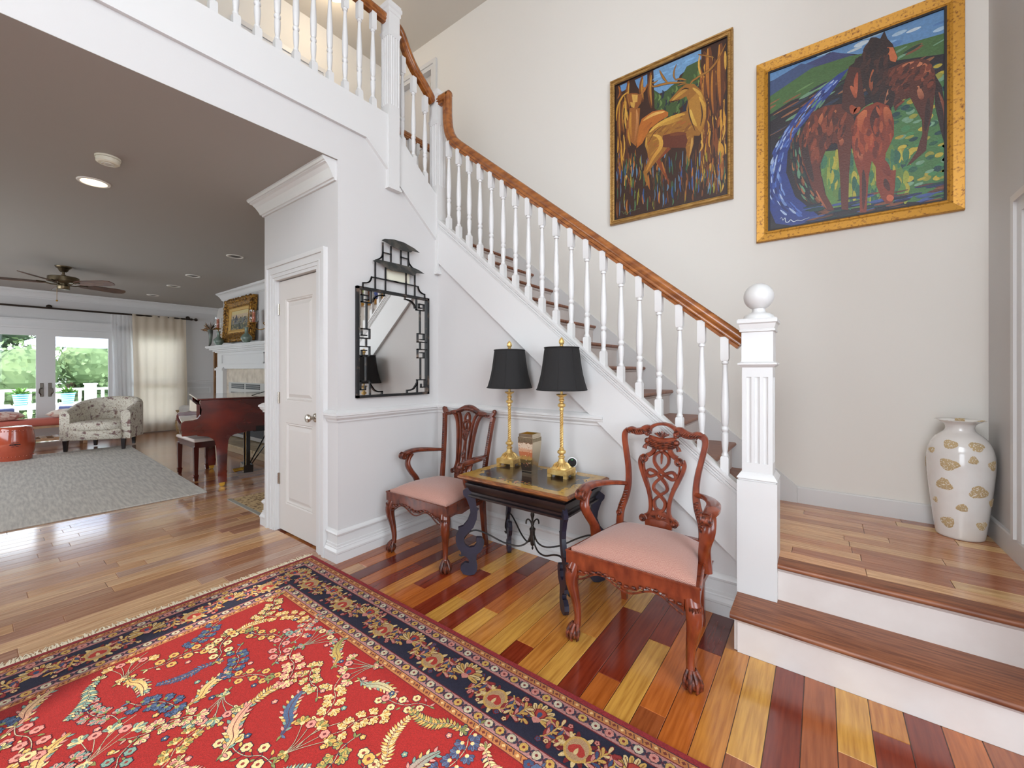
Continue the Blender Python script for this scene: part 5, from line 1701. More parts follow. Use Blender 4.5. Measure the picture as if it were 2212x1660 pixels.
for en, ln in (('back', RL), ('left', RW), ('front', RL), ('right', RW)):
    E_ = FrameD(EDGE[en])
    far = en in ('front', 'right')
    k = 0
    t = .20
    pitch = .172
    nP = int((ln - .4) / pitch)
    pitch = (ln - .4) / nP
    for k in range(nP + 1):
        motif()
        palmette(E_, .2 + k * pitch, .197 + (.012 if k % 2 else -.012), .072, 1 if k % 2 else -1, k % 2)
        if k < nP:
            motif()
            scroll(E_, .2 + k * pitch + .035, .2 + (k + 1) * pitch - .035, .197, 1 if k % 2 else -1)
            motif()
            scroll(E_, .2 + k * pitch + .05, .2 + (k + 1) * pitch - .05, .197, -1 if k % 2 else 1)
            for j in range(3):
                rosette(E_, (.2 + (k + .5) * pitch + rr.uniform(-.05, .05), .197 + rr.choice([-1, 1]) * rr.uniform(.045, .07)), .009, rr.choice([PNK2, CRM, BLU]), DRD, 5, DRD)
    if far:
        continue
    for n0, st_ in ((.084, .052), (.310, .052)):
        m_ = int((ln - 2 * n0) / st_)
        for k in range(m_ + 1):
            motif()
            tt_ = n0 + k * (ln - 2 * n0) / m_
            rosette(E_, (tt_, n0), .0165, [YEL, S(206, 196, 170), PNK2][k % 3] if n0 < .2 else [S(200, 190, 160), YEL][k % 2], S(120, 40, 40), 7, S(60, 50, 60))
            for e in range(4):
                a = pi / 4 + e * pi / 2
                E_.poly(petal_pts((tt_ + st_ / 2, n0), a, .017, .009), S(58, 52, 70))
            E_.poly(petal_pts((tt_ + st_ / 2 - .007, n0), 0, .014, .008), PLM)
    for n0 in (.043, .349):
        m_ = int((ln - 2 * n0) / .03)
        for k in range(m_):
            motif()
            tt_ = n0 + k * (ln - 2 * n0) / m_
            E_.poly([(tt_ - .008, n0), (tt_, n0 + .007), (tt_ + .008, n0), (tt_, n0 - .007)], S(120, 52, 40) if k % 2 else S(228, 190, 130))
            E_.strip([(tt_ + .010, n0 - .008), (tt_ + .018, n0 + .008)], .0035, S(90, 50, 50))

E0 = FrameD(lambda a, b: (a, b))
PALS = [(CRM, YEL), (YEL, CRM), (PNK2, CRM), (BLU, S(84, 104, 136)), (CRM, PNK2), (TEAL, CRM), (YEL, GRN), (CRM, YEL), (PNK2, TEAL)]


def fan(c, a, r, col, col2, oc=NAVY, n=5, spread=1.15):
    """half-open blossom of several petals"""
    for k in range(n):
        aa = a + (k - (n - 1) / 2) * spread * 2 / (n - 1)
        l_ = r * (1 - .18 * abs(k - (n - 1) / 2) / 2)
        D.poly(petal_pts(c, aa, l_ + .0025, r * .52), oc)
    for k in range(n):
        aa = a + (k - (n - 1) / 2) * spread * 2 / (n - 1)
        l_ = r * (1 - .18 * abs(k - (n - 1) / 2) / 2)
        D.poly(petal_pts(c, aa, l_, r * .40), col if k % 2 == 0 else col2)
        D.strip([(c[0] + .35 * l_ * cos(aa), c[1] + .35 * l_ * sin(aa)), (c[0] + .8 * l_ * cos(aa), c[1] + .8 * l_ * sin(aa))], .0016, oc)
    D.disc(c, r * .24, GRN if oc == NAVY else CRM, 7)


def spray(p, ang, s_, kind, pal):
    motif()
    ca, sa = cos(ang), sin(ang)

    def tr(q):
        return (p[0] + s_ * (q[0] * ca - q[1] * sa), p[1] + s_ * (q[0] * sa + q[1] * ca))
    c1, c2 = pal
    oc = NAVY if rr.random() < .7 else S(92, 24, 34)
    stem = crom([(-.12, -.02), (-.06, .006), (.0, .0), (.06, .018), (.115, .055)], 5)
    m = len(stem)

    def ta(i):
        return atan2(stem[min(m - 1, i + 1)][1] - stem[max(0, i - 1)][1], stem[min(m - 1, i + 1)][0] - stem[max(0, i - 1)][0])
    if kind != 3:
        D.strip([tr(q) for q in stem], .0052 * s_, oc)
        D.strip([tr(q) for q in stem], .0028 * s_, S(190, 182, 150))
    if kind == 0:                       # branch of half-open blossoms
        for j, i in enumerate(range(3, m, 4)):
            for e in ((-1, 1) if i < m - 4 else (1,)):
                q, a = stem[i], ta(i)
                w_ = (q[0] + .026 * cos(a + e * .9), q[1] + .026 * sin(a + e * .9))
                D.strip([tr(q), tr(w_)], .003 * s_, oc)
                fan(tr(w_), ang + a + e * .75, .036 * s_, c1, c2, oc)
        fan(tr(stem[-1]), ang + .6, .042 * s_, c1, c2, oc)
    elif kind == 1:                     # star flowers on stalks
        for j, i in enumerate(range(2, m, 3)):
            q, a = stem[i], ta(i)
            e = 1 if j % 2 else -1
            for d_, sgn in ((.036, e), (.022, -e)):
                w_ = (q[0] + d_ * cos(a + sgn * 1.0), q[1] + d_ * sin(a + sgn * 1.0))
                D.strip([tr(q), tr(w_)], .0026 * s_, oc)
                if d_ > .03:
                    rosette(E0, tr(w_), .021 * s_, c1, S(130, 50, 44), 6, oc)
                else:
                    D.leaf(tr(w_), ang + a + sgn * .7, .026 * s_, .011 * s_, GRN if j % 2 else c2, oc, .0015)
        rosette(E0, tr(stem[-1]), .023 * s_, c2, S(130, 50, 44), 6, oc)
    elif kind == 2:                     # fern
        for i in range(1, m):
            q, a = stem[i], ta(i)
            l_ = .036 * sin(pi * (.15 + .75 * i / m))
            for e in (-1, 1):
                D.leaf(tr(q), ang + a + e * 1.0, l_ * s_, .0105 * s_, c1 if (i + (e > 0)) % 3 else c2, oc, .0014)
        fan(tr(stem[0]), ang + 3.4, .034 * s_, c2, CRM, oc, 4)
    elif kind == 3:                     # large curled acanthus leaf
        D.strip([tr(q) for q in stem], [s_ * .052 * max(.1, sin(pi * (.06 + .86 * i / (m - 1)))) for i in range(m)], oc)
        D.strip([tr(q) for q in stem], [s_ * .044 * max(.08, sin(pi * (.06 + .86 * i / (m - 1)))) for i in range(m)], c1, c2)
        for i in range(2, m - 1, 2):
            q, a = stem[i], ta(i)
            w_ = .020 * sin(pi * i / m)
            for e in (-1, 1):
                D.leaf(tr((q[0] + w_ * cos(a + e * 1.57), q[1] + w_ * sin(a + e * 1.57))), ang + a + e * .7, .028 * s_, .012 * s_, [CRM, PNK2, TEAL, YEL][(i // 2 + (e > 0)) % 4], oc, .0016)
        D.strip([tr(q) for q in stem], .003 * s_, S(96, 40, 44))
    else:                               # bouquet
        for j in range(5):
            a = (j - 2) * .5
            q2 = [(-.10, -.01), (-.05 + .01 * cos(a), .03 * sin(a)), (.0 + .05 * cos(a), .10 * sin(a))]
            q3 = crom(q2, 4)
            D.strip([tr(q) for q in q3], .0045 * s_, oc)
            D.strip([tr(q) for q in q3], .0022 * s_, S(190, 182, 150))
            if j % 2:
                rosette(E0, tr(q3[-1]), .021 * s_, PNK2 if c1 != PNK2 else CRM, S(110, 40, 44), 6, oc)
            else:
                fan(tr(q3[-1]), ang + a, .042 * s_, c1, c2, oc)
        for e in (-1, 1):
            D.leaf(tr((-.09, 0)), ang + 3.14 + e * .9, .04 * s_, .016 * s_, GRN, oc)
        fan(tr((-.09, -.01)), ang + 3.14, .032 * s_, c2, c1, oc, 5)
    for e in (-1, 1):
        D.leaf(tr(stem[0]), ang + 3.14 + e * .6, .03 * s_, .011 * s_, GRN if e > 0 else c2, oc, .0015)


cnt = 0
for i in range(18):
    for j in range(13):
        a = .45 + i * .158 + (.079 if j % 2 else 0) + rr.uniform(-.016, .016)
        b = .445 + j * .146 + rr.uniform(-.014, .014)
        if a > RL - .45 or b > RW - .45:
            continue
        cnt += 1
        spray((a, b), rr.choice([.5, 2.5, -.6, -2.5, 1.4, 3.5, -1.5]) + rr.uniform(-.3, .3), rr.uniform(.74, .9), [0, 1, 4, 2, 0, 3, 1][(i * 3 + j * 2 + rr.randrange(2)) % 7], rr.choice(PALS))
        rosette(E0, (a + .079, b + rr.uniform(-.02, .02)), .010, rr.choice([PNK2, BLU, YEL, TEAL]), CRM, 5)
D.build('woven_pattern', WOOL, lambda a, b, h: (a, -b, RT + .0002 + h), rug)['kind'] = 'stuff'
fg = MB()
for k in range(620):
    y = -RW * (k + rr.random()) / 620
    l_ = rr.uniform(.035, .07)
    dy = rr.uniform(-.018, .018)
    w_ = .0028
    fg.add([(0.002, y - w_, .006), (0.002, y + w_, .006), (-l_ * .5, y + dy * .4 + w_, .006 + rr.random() * .002), (-l_ * .5, y + dy * .4 - w_, .006), (-l_, y + dy, .002), (-l_ * .95, y + dy + w_ * 1.5, .002)], [(0, 1, 2, 3), (3, 2, 5, 4)])
fo_ = ob('fringe', fg, FRNG, rug, smooth=False)
fo_['kind'] = 'stuff'

# living room rugs
BG = M('greige_carpet', (208, 202, 192), .95, col2=(180, 174, 167), ns=5, stretch=(1, 9, 1), bump=.5, bs=260)
rg2 = ob('area_rug', MB().cbox(-4.3, 0, -3.4, 0, 0, .014, .004), BG, smooth=False)
rg2.location = (-5.22, 1.545, .0005)
rg2.rotation_euler = (0, 0, radians(-2.0))
tag(rg2, 'large plain greige area rug under the tub chair in the living room', 'rug')
RN = M('beige_floral_carpet', (186, 158, 116), .95, col2=(112, 84, 56), ns=36, contrast=(.48, .62), bump=.4, bs=260)
sr_ = ob('accent_rug', MB().cbox(-4.74, -3.84, 1.61, 2.75, 0, .010, .003), RN, smooth=False)
tag(sr_, 'small tan patterned rug with a grey edge beside the piano', 'rug')
ob('edge_binding', MB().box(-4.76, -3.83, 1.58, 1.612, 0, .009), M('grey_binding', (142, 138, 128), .9), sr_, smooth=False)

# ================================================================== LIVING ROOM
PANE = bpy.data.materials.new('window_pane')
PANE.use_nodes = True
N, L = PANE.node_tree.nodes, PANE.node_tree.links
N.remove(N['Principled BSDF'])
g1 = N.new('ShaderNodeBsdfTransparent'); g2 = N.new('ShaderNodeBsdfGlossy'); g2.inputs['Roughness'].default_value = .02
fz = N.new('ShaderNodeFresnel'); fz.inputs[0].default_value = 1.35
mxs = N.new('ShaderNodeMixShader'); L.new(fz.outputs[0], mxs.inputs[0]); L.new(g1.outputs[0], mxs.inputs[1]); L.new(g2.outputs[0], mxs.inputs[2])
L.new(mxs.outputs[0], N['Material Output'].inputs[0])

# French doors
ft = MB()
ft.box(XF, XF + .02, -.20, -.09, 0, 2.20).box(XF, XF + .02, 1.86, 1.97, 0, 2.20).box(XF, XF + .02, -.20, 1.97, 2.09, 2.20).box(XF, XF + .045, -.22, 1.99, 2.20, 2.225).box(XF, XF + .03, -.2, 1.97, 2.10, 2.115)
ft.box(XF - .15, XF, -.09, -.06, 0, 2.09).box(XF - .15, XF, 1.83, 1.86, 0, 2.09).box(XF - .15, XF, -.09, 1.86, 2.06, 2.09)
struct('trim_8', ft, TRIM, 'white casing round the glazed patio doors', 'casing', smooth=False)
for n_, (a, b, hy) in enumerate((((-.06), .885, .835), (.885, 1.83, .935))):
    d = thing('door_%d' % (n_ + 2), 'glazed patio door leaf with dark lever plate, %s' % ('hinged by the curtain' if n_ else 'beside the leaf hinged by the curtain'), 'door', kind='structure')
    fr = MB()
    x0, x1 = XF - .09, XF - .045
    fr.box(x0, x1, a, a + .118, .01, 2.06).box(x0, x1, b - .118, b, .01, 2.06).box(x0, x1, a + .118, b - .118, .01, .25).box(x0, x1, a + .118, b - .118, 1.93, 2.06)
    ob('frame', fr, TRIM, d, smooth=False)
    ob('pane', MB().box(XF - .070, XF - .066, a + .118, b - .118, .25, 1.93), PANE, d, smooth=False)
    hp_ = MB().cbox(x1, x1 + .008, hy - .022, hy + .022, .82, 1.07, .004)
    sgn = -1 if n_ == 0 else 1
    hp_.tube([(x1, hy, .98), (x1 + .05, hy, .98), (x1 + .055, hy + sgn * .03, .965), (x1 + .055, hy + sgn * .035, .90), (x1 + .03, hy + sgn * .01, .85)], .009, 8)
    ho = ob('handle', hp_, M('dark_nickel', (112, 104, 96), .35, 1.0), d)
    ho['label'] = 'tall dark nickel lever plate'

wf = thing('window_1', 'tall fixed window behind the linen curtain', 'window', kind='structure')
ob('frame', MB().box(XF - .1, XF - .04, 2.02, 2.08, .2, 2.09).box(XF - .1, XF - .04, 2.80, 2.86, .2, 2.09).box(XF - .1, XF - .04, 2.08, 2.80, .2, .27).box(XF - .1, XF - .04, 2.08, 2.80, 2.02, 2.09).box(XF - .08, XF - .06, 2.08, 2.8, .8, .82).box(XF - .08, XF - .06, 2.08, 2.8, 1.4, 1.42), TRIM, wf, smooth=False)
ob('pane', MB().box(XF - .072, XF - .068, 2.08, 2.80, .27, 2.02), PANE, wf, smooth=False)

# curtain rod and curtains
rod = thing('curtain_rod', 'long dark curtain rod with a ball finial above the patio doors', 'curtain rod')
RODM = M('dark_bronze', (56, 46, 38), .4, .7)
ob('pole', MB().tube([(XF + .12, -1.2, 2.43), (XF + .12, 3.04, 2.43)], .017, 10), RODM, rod)
ob('finial', MB().tube([(XF + .12, 3.04, 2.43), (XF + .12, 3.07, 2.43)], .011, 8).ball((XF + .12, 3.10, 2.43), .034, 12, 8).tube([(XF + .12, 3.0, 2.43), (XF + .12, 3.03, 2.43)], .024, 10), RODM, rod)
for y in (.92, 2.98):
    ob('bracket', MB().tube([(XF, y, 2.46), (XF + .12, y, 2.45)], .011, 8).lathe([(.045, 0), (.045, .01), (.02, .016)], 14).box(XF, XF + .004, y - .03, y + .03, 2.42, 2.50) if False else MB().tube([(XF, y, 2.465), (XF + .12, y, 2.455)], .012, 8).ball((XF + .012, y, 2.465), .04, 12, 8, (.35, 1, 1)), RODM, rod)


def curtain(name, label, mat, y0_, y1_, z0_, z1_, waves, amp, x, flare=0.0):
    mb = MB()
    nx, nz_ = waves * 8, 14
    rc = random.Random(waves)
    ph = [rc.uniform(.7, 1.3) for _ in range(nx + 1)]
    for j in range(nz_ + 1):
        t = j / nz_
        for i in range(nx + 1):
            s_ = i / nx
            yy_ = lerp(y0_, y1_ + flare * (1 - t), s_)
            a_ = amp * (1.15 - .45 * t) * ph[i]
            mb.v.append((x + a_ * sin(s_ * waves * 2 * pi) + .012 * sin(s_ * 9 + t * 3), yy_ + .012 * sin(t * 4 + s_ * 7), lerp(z0_, z1_, t)))
    for j in range(nz_):
        for i in range(nx):
            a = j * (nx + 1) + i
            mb.f.append((a, a + 1, a + nx + 2, a + nx + 1))
    o = ob(name, mb, mat, angle=180)
    return tag(o, label, 'curtain')


def cloth_mat(name, col, tr_):
    m = bpy.data.materials.new(name); m.use_nodes = True
    N_, L_ = m.node_tree.nodes, m.node_tree.links
    b_ = N_['Principled BSDF']; b_.inputs['Base Color'].default_value = lin(col); b_.inputs['Roughness'].default_value = .9
    t_ = N_.new('ShaderNodeBsdfTranslucent'); t_.inputs[0].default_value = lin(col)
    mx_ = N_.new('ShaderNodeMixShader'); mx_.inputs[0].default_value = tr_
    L_.new(b_.outputs[0], mx_.inputs[1]); L_.new(t_.outputs[0], mx_.inputs[2]); L_.new(mx_.outputs[0], N_['Material Output'].inputs[0])
    return m


curtain('sheer_curtain', 'white sheer curtain panel at the edge of the patio doors', cloth_mat('sheer_cloth', (252, 252, 252), .8), 1.74, 2.10, .02, 2.43, 7, .012, XF + .06, .14)
curtain('linen_curtain', 'beige linen curtain panel hanging from the dark rod', cloth_mat('linen_cloth', (236, 222, 202), .6), 2.04, 2.93, .02, 2.45, 6, .014, XF + .135)

# ceiling fan
fan = thing('ceiling_fan', 'bronze ceiling fan with five brown blades in the living room', 'ceiling fan', (-8.38, .815, 0))
FANM = M('antique_bronze', (122, 108, 84), .34, .85, col2=(74, 62, 46), ns=5, stretch=(1, 1, 6))
BLD = M('fan_blade_wood', (106, 74, 56), .4, col2=(76, 50, 38), ns=6, stretch=(1, 8, 1))
ob('canopy', MB().lathe([(.03, 2.66), (.045, 2.675), (.055, 2.70), (.072, 2.715), (.085, 2.735), (.085, 2.74)], 24), FANM, fan)
ob('downrod', MB().lathe([(.014, 2.60), (.014, 2.67)], 12).lathe([(.024, 2.595), (.024, 2.625)], 12), FANM, fan)
ob('motor_housing', MB().lathe([(.05, 2.50), (.10, 2.505), (.15, 2.52), (.155, 2.525), (.155, 2.585), (.14, 2.595), (.08, 2.602), (.02, 2.605)], 32), FANM, fan)
ob('switch_housing', MB().lathe([(.02, 2.418), (.058, 2.42), (.064, 2.43), (.064, 2.47), (.05, 2.48), (.05, 2.51)], 24), FANM, fan)
ob('pull_chain', MB().tube([(-.01, -.06, 2.43), (-.01, -.06, 2.27)], .0025, 5).ball((-.01, -.06, 2.26), .011, 8, 6), BRASS, fan)
bm_ = MB().prism([(.17, -.035), (.22, -.055), (.60, -.068), (.68, -.05), (.70, -.02), (.70, .02), (.68, .05), (.60, .068), (.22, .055), (.17, .035)], 'z', -.004, .004)
bm_.xf(Matrix.Rotation(radians(-20), 4, 'X'))
bmesh_ = mesh_of('blade', bm_, BLD, smooth=False)
ba = mesh_of('blade_arm', MB().tube([(.06, 0, -.02), (.12, 0, -.02), (.18, .02, 0), (.25, .025, .008)], .008, 7).tube([(.12, 0, -.02), (.18, -.02, -.004), (.25, -.025, -.006)], .008, 7), FANM)
for k in range(5):
    o = ob('blade', bmesh_, None, fan)
    o.location = (0, 0, 2.505)
    o.rotation_euler = (0, 0, radians(108 + 72 * k))
    ob('blade_arm', ba, None, o)

# recessed lights and smoke detector
CANW = M('can_trim_white', (226, 222, 214), .5)
CANK = M('can_dark_baffle', (88, 84, 78), .6)
tr_m = mesh_of('trim_ring', MB().loft([[(r * cos(2 * pi * k / 28), r * sin(2 * pi * k / 28), z) for k in range(28)] for r, z in ((.095, 0), (.095, -.004), (.09, -.008), (.075, -.008), (.072, 0), (.06, .03))], False, False), CANW)
lt_m = mesh_of('lens_off', MB().lathe([(.060, .004), (.001, .004)], 24).lathe([(.055, .004), (.05, -.006), (.03, -.012), (.001, -.013)], 20, (.012, 0, 0)), CANK)
for x, y, lab in ((-5.902, 2.043, 'unlit recessed ceiling light above the grand piano'), (-7.628, 2.079, 'unlit recessed ceiling light in front of the mantel'), (-8.815, 2.131, 'unlit recessed ceiling light between fan and fireplace corner'), (-10.2, 2.154, 'unlit recessed ceiling light closest to the linen curtain')):
    c = thing('recessed_light', lab, 'ceiling light', (x, y, CZ - .0005), 0, 'unlit recessed lights in the living room ceiling')
    ob('trim_ring', tr_m, None, c)
    ob('lamp', lt_m, None, c)
c = thing('recessed_light', 'lit warm recessed ceiling light next to the smoke detector', 'ceiling light', (-4.43, .588, CZ - .0005))
ob('trim_ring', tr_m, None, c)
ob('lamp', MB().lathe([(.074, -.002), (.06, -.006), (.001, -.007)], 28), M('can_lit', (255, 230, 190), .4, emit=((255, 224, 170), 14)), c)
light('recessed_lamp', 'SPOT', (-4.43, .588, CZ - .03), 18, (1, .84, .62), rot=(0, 0, 0), spot_size=radians(110), spot_blend=.6, shadow_soft_size=.06)
sd_ = thing('smoke_detector', 'round white smoke detector on the living room ceiling', 'smoke detector', (-3.847, .578, CZ))
ob('base', MB().lathe([(.066, -.012), (.066, 0)], 28), CREAM, sd_)
ob('cover', MB().lathe([(.001, -.046), (.03, -.046), (.032, -.043), (.05, -.043), (.06, -.036), (.063, -.014)], 28), CREAM, sd_)
ob('test_button', MB().lathe([(.001, -.050), (.016, -.049), (.018, -.045)], 18).tube([(.03 * cos(k * pi / 10), .03 * sin(k * pi / 10), -.0465) for k in range(20)], .003, 5, closed=True), M('detector_grey', (196, 192, 182), .5), sd_)

# tub chair
TOILE = M('toile_fabric', (214, 206, 190), .9, col2=(128, 98, 98), ns=13, contrast=(.56, .66), bump=.15, bs=300)
N, L, B = nodes_of(TOILE)
tcn = N.new('ShaderNodeTexCoord')
w_ = N.new('ShaderNodeTexNoise'); w_.inputs['Scale'].default_value = 16; w_.inputs['Detail'].default_value = 4; w_.inputs['Distortion'].default_value = 1.4
L.new(tcn.outputs['Object'], w_.inputs['Vector'])
lnm = mth('LESS_THAN', mth('ABSOLUTE', mth('SUBTRACT', w_.outputs[0], .5)), .012)
m3 = N.new('ShaderNodeMix'); m3.data_type = 'RGBA'
L.new(B.inputs['Base Color'].links[0].from_socket, m3.inputs[6]); m3.inputs[7].default_value = lin((128, 96, 70)); L.new(lnm, m3.inputs[0]); L.new(m3.outputs[2], B.inputs['Base Color'])
tbc = thing('tub_chair', 'barrel-backed tub chair in toile print fabric on the greige rug', 'armchair', (-9.36, 1.27, .0155), atan2(.64, .40) - 0.0)
# local: x along the front edge (left to right seen from the front), y towards the back
sec = []
NU = 28
path_ = []
for i in range(NU + 1):
    t = i / NU
    if t < .22:
        s_ = t / .22
        x, y = -.38, lerp(-.02, .36, s_)
    elif t > .78:
        s_ = (t - .78) / .22
        x, y = .38, lerp(.36, -.02, s_)
    else:
        a = pi - (t - .22) / .56 * pi
        x, y = .38 * cos(a), .36 + .34 * sin(a)
    path_.append((x, y, t))
rings = []
for i, (x, y, t) in enumerate(path_):
    a, b = path_[max(0, i - 1)], path_[min(NU, i + 1)]
    dx, dy = b[0] - a[0], b[1] - a[1]
    l = hypot(dx, dy)
    nx, ny = dy / l, -dx / l
    h = .64 + .19 * sin(pi * min(1, max(0, (t - .02) / .96))) ** 1.2
    th = .062
    lean = .05 * (sin(pi * t))
    q = [(th, .17), (th * 1.0 - .0, h - .06), (th * .8, h - .02), (th * .35, h), (-th * .35, h), (-th * .8, h - .025), (-th, h - .07), (-th, .30), (-th, .17)]
    rings.append([(x - nx * o_ * -1 * -1 + 0 * lean, y - ny * o_, z) for o_, z in q])
ob('shell', MB().loft(rings), TOILE, tbc, angle=50)
ob('front_rail', MB().cbox(-.34, .34, -.07, .02, .17, .335, .02), TOILE, tbc, angle=50)
ob('seat_deck', MB().box(-.33, .33, 0, .62, .2, .32), TOILE, tbc, smooth=False)
scu = [(-.30, -.06), (.30, -.06), (.31, .30), (.22, .52), (0, .60), (-.22, .52), (-.31, .30)]
oc = crom(scu, 4, closed=True)
ob('seat_cushion', MB().loft([[(x * k, .2 + (y - .2) * k, z) for x, y in oc] for k, z in ((.95, .322), (1, .34), (1, .42), (.95, .448), (.7, .462), (.3, .468))]), TOILE, tbc, angle=70)
for x, y in ((-.36, -.03), (.36, -.03), (-.26, .56), (.26, .56)):
    ob('leg', MB().loft([[(x + a * k, y + b * k, z) for a, b in ((-1, -1), (1, -1), (1, 1), (-1, 1))] for k, z in ((.018, 0), (.027, .17))]), BLACKW, tbc, smooth=False)

# garden stool
gs = thing('garden_stool', 'glossy coral ceramic drum stool with pierced coin motif beside the tub chair', 'stool', (-9.30, .43, .014))
CORAL = M('coral_glaze', (188, 84, 54), .14, col2=(164, 66, 42), ns=3, coat=.6)
ob('body', MB().lathe([(.001, 0), (.165, 0), (.17, .01), (.172, .05), (.19, .13), (.198, .22), (.196, .28), (.184, .38), (.172, .44), (.168, .46), (.158, .475), (.12, .482), (.001, .484)], 40), CORAL, gs, angle=50)
nb = MB()
for z, r in ((.06, .175), (.425, .175)):
    for k in range(30):
        a = 2 * pi * k / 30
        nb.ball((r * cos(a), r * sin(a), z), .008, 8, 5)
    nb.tube([(r * 1.0 * cos(2 * pi * k / 40), r * sin(2 * pi * k / 40), z - .018 if z > .2 else z + .018) for k in range(40)], .003, 5, closed=True)
ob('nailheads', nb, CORAL, gs)['kind'] = 'stuff'
pc = MB()
a0 = atan2(-.43, 9.30)
for da, z, w_, h_ in ((-.19, .235, .02, .014), (-.08, .235, .028, .014), (.03, .235, .02, .02), (.12, .235, .026, .014), (.23, .235, .02, .014), (-.08, .262, .03, .006), (.12, .262, .03, .006), (-.08, .208, .03, .006), (.12, .208, .03, .006)):
    aa = a0 + da - .02
    r = .1995
    pc.loft([[(rr_ * cos(aa + sx * w_ / 2 / r), rr_ * sin(aa + sx * w_ / 2 / r), z + sz * h_ / 2) for sx, sz in ((-1, -.6), (-.6, -1), (.6, -1), (1, -.6), (1, .6), (.6, 1), (-.6, 1), (-1, .6))] for rr_ in (r - .01, r)])
ob('pierced_motif', pc, M('hole_shade', (24, 14, 12), .8), gs, smooth=False)  # dark surface blocks painted as the shade inside the piercings

# upholstered bench by the doors
wbn = thing('window_bench', 'coral upholstered bench with slatted lower shelf in front of the patio doors', 'bench', (-10.72, .35, 0))
WOODL = M('light_oak', (186, 148, 112), .5, col2=(150, 112, 80), ns=8, stretch=(8, 1, 1))
ob('cushion', MB().cbox(-.22, .22, -1.0, 1.0, .36, .47, .025), M('coral_cloth', (196, 106, 90), .85, bump=.2, bs=200), wbn, angle=50)
ob('seat_frame', MB().box(-.21, .21, -.98, .98, .32, .36), WOODL, wbn, smooth=False)
for x in (-.18, .18):
    for y in (-.94, .94):
        ob('leg', MB().box(x - .025, x + .025, y - .025, y + .025, 0, .34), WOODL, wbn, smooth=False)
    ob('shelf_rail', MB().box(x - .02, x + .02, -.94, .94, .10, .14), WOODL, wbn, smooth=False)
slm = mesh_of('slat', MB().box(-.2, .2, -.035, .035, .14, .155), WOODL, smooth=False)
for k in range(13):
    ob('slat', slm, None, wbn).location = (0, -.9 + k * .15, 0)


def pillow(label, loc, rz, mat, s_=(.30, .22, .075)):
    mb = MB()
    n_ = 12
    for sgn in (1, -1):
        base = len(mb.v)
        for j in range(n_ + 1):
            for i in range(n_ + 1):
                u, v = i / n_ * 2 - 1, j / n_ * 2 - 1
                k = (1 - abs(u) ** 3) * (1 - abs(v) ** 3)
                pin = 1 - .10 * (1 - u * u) * 0 - .06 * (u * u * v * v)
                mb.v.append((u * s_[0] * (1 - .07 * (1 - abs(v)) * abs(u)), v * s_[1] * (1 - .07 * (1 - abs(u)) * abs(v)), sgn * s_[2] * k ** .55))
        for j in range(n_):
            for i in range(n_):
                a = base + j * (n_ + 1) + i
                mb.f.append((a, a + 1, a + n_ + 2, a + n_ + 1) if sgn > 0 else (a + n_ + 1, a + n_ + 2, a + 1, a))
    o = ob('throw_pillow', mb, mat, angle=60)
    o.location = loc
    o.rotation_euler = (0, 0, rz)
    return tag(o, label, 'pillow')


PIL = M('pillow_pink_print', (216, 186, 172), .9, col2=(178, 108, 96), ns=18, contrast=(.5, .62))
pillow('pink patterned lumbar pillow on the bench beside the coral stool', (-10.70, .30, .548), radians(90), PIL)
pillow('cream and pink pillow on the bench end behind the tub chair', (-10.66, 1.10, .548), radians(70), M('pillow_cream', (232, 216, 202), .9, col2=(204, 150, 136), ns=16, contrast=(.55, .65)), (.24, .2, .075))

# basket
bs_ = thing('wicker_basket', 'round woven straw basket standing beside the linen curtain', 'basket', (-10.85, 2.86, 0))
WICK = M('wicker', (204, 176, 128), .8, col2=(140, 106, 64), ns=40, stretch=(1, 1, 5), bump=1.0, bs=60, bstretch=(1, 1, 4))
ob('body', MB().lathe([(.001, .01), (.17, .0), (.19, .04), (.205, .14), (.195, .26), (.17, .34), (.165, .38), (.18, .42), (.20, .445), (.20, .455), (.19, .45), (.155, .38), (.16, .33), (.18, .25), (.19, .14), (.17, .03)], 40, cap1=True), WICK, bs_, angle=70)
wr = MB()
for k in range(11):
    z = .03 + k * .036
    r = ramp([(0, .17), (.04, .19), (.14, .205), (.26, .195), (.34, .17), (.38, .165), (.42, .18), (.445, .2)], z)
    wr.tube([((r + .003 * cos(18 * 2 * pi * i / 54)) * cos(2 * pi * i / 54), (r + .003 * cos(18 * 2 * pi * i / 54)) * sin(2 * pi * i / 54), z) for i in range(54)], .008, 5, closed=True)
ob('weave_coil', wr, WICK, bs_)

# white slipcovered armchair (partly hidden by the piano)
WSL = M('white_slipcover', (226, 220, 212), .9, bump=.1, bs=120)
ws = thing('slipcovered_chair', 'white slipcovered chair beside the basket, partly hidden by the piano', 'armchair', (-9.55, 2.66, 0))
ob('seat', MB().cbox(-.36, .36, -.16, .30, .06, .44, .03), WSL, ws, angle=50)
ob('arm', MB().cbox(.24, .40, -.18, .30, .05, .62, .04), WSL, ws, angle=50)
ob('arm', MB().cbox(-.40, -.24, -.18, .30, .05, .62, .04), WSL, ws, angle=50)
ob('backrest', MB().cbox(-.36, .36, .16, .30, .30, .80, .04), WSL, ws, angle=50)

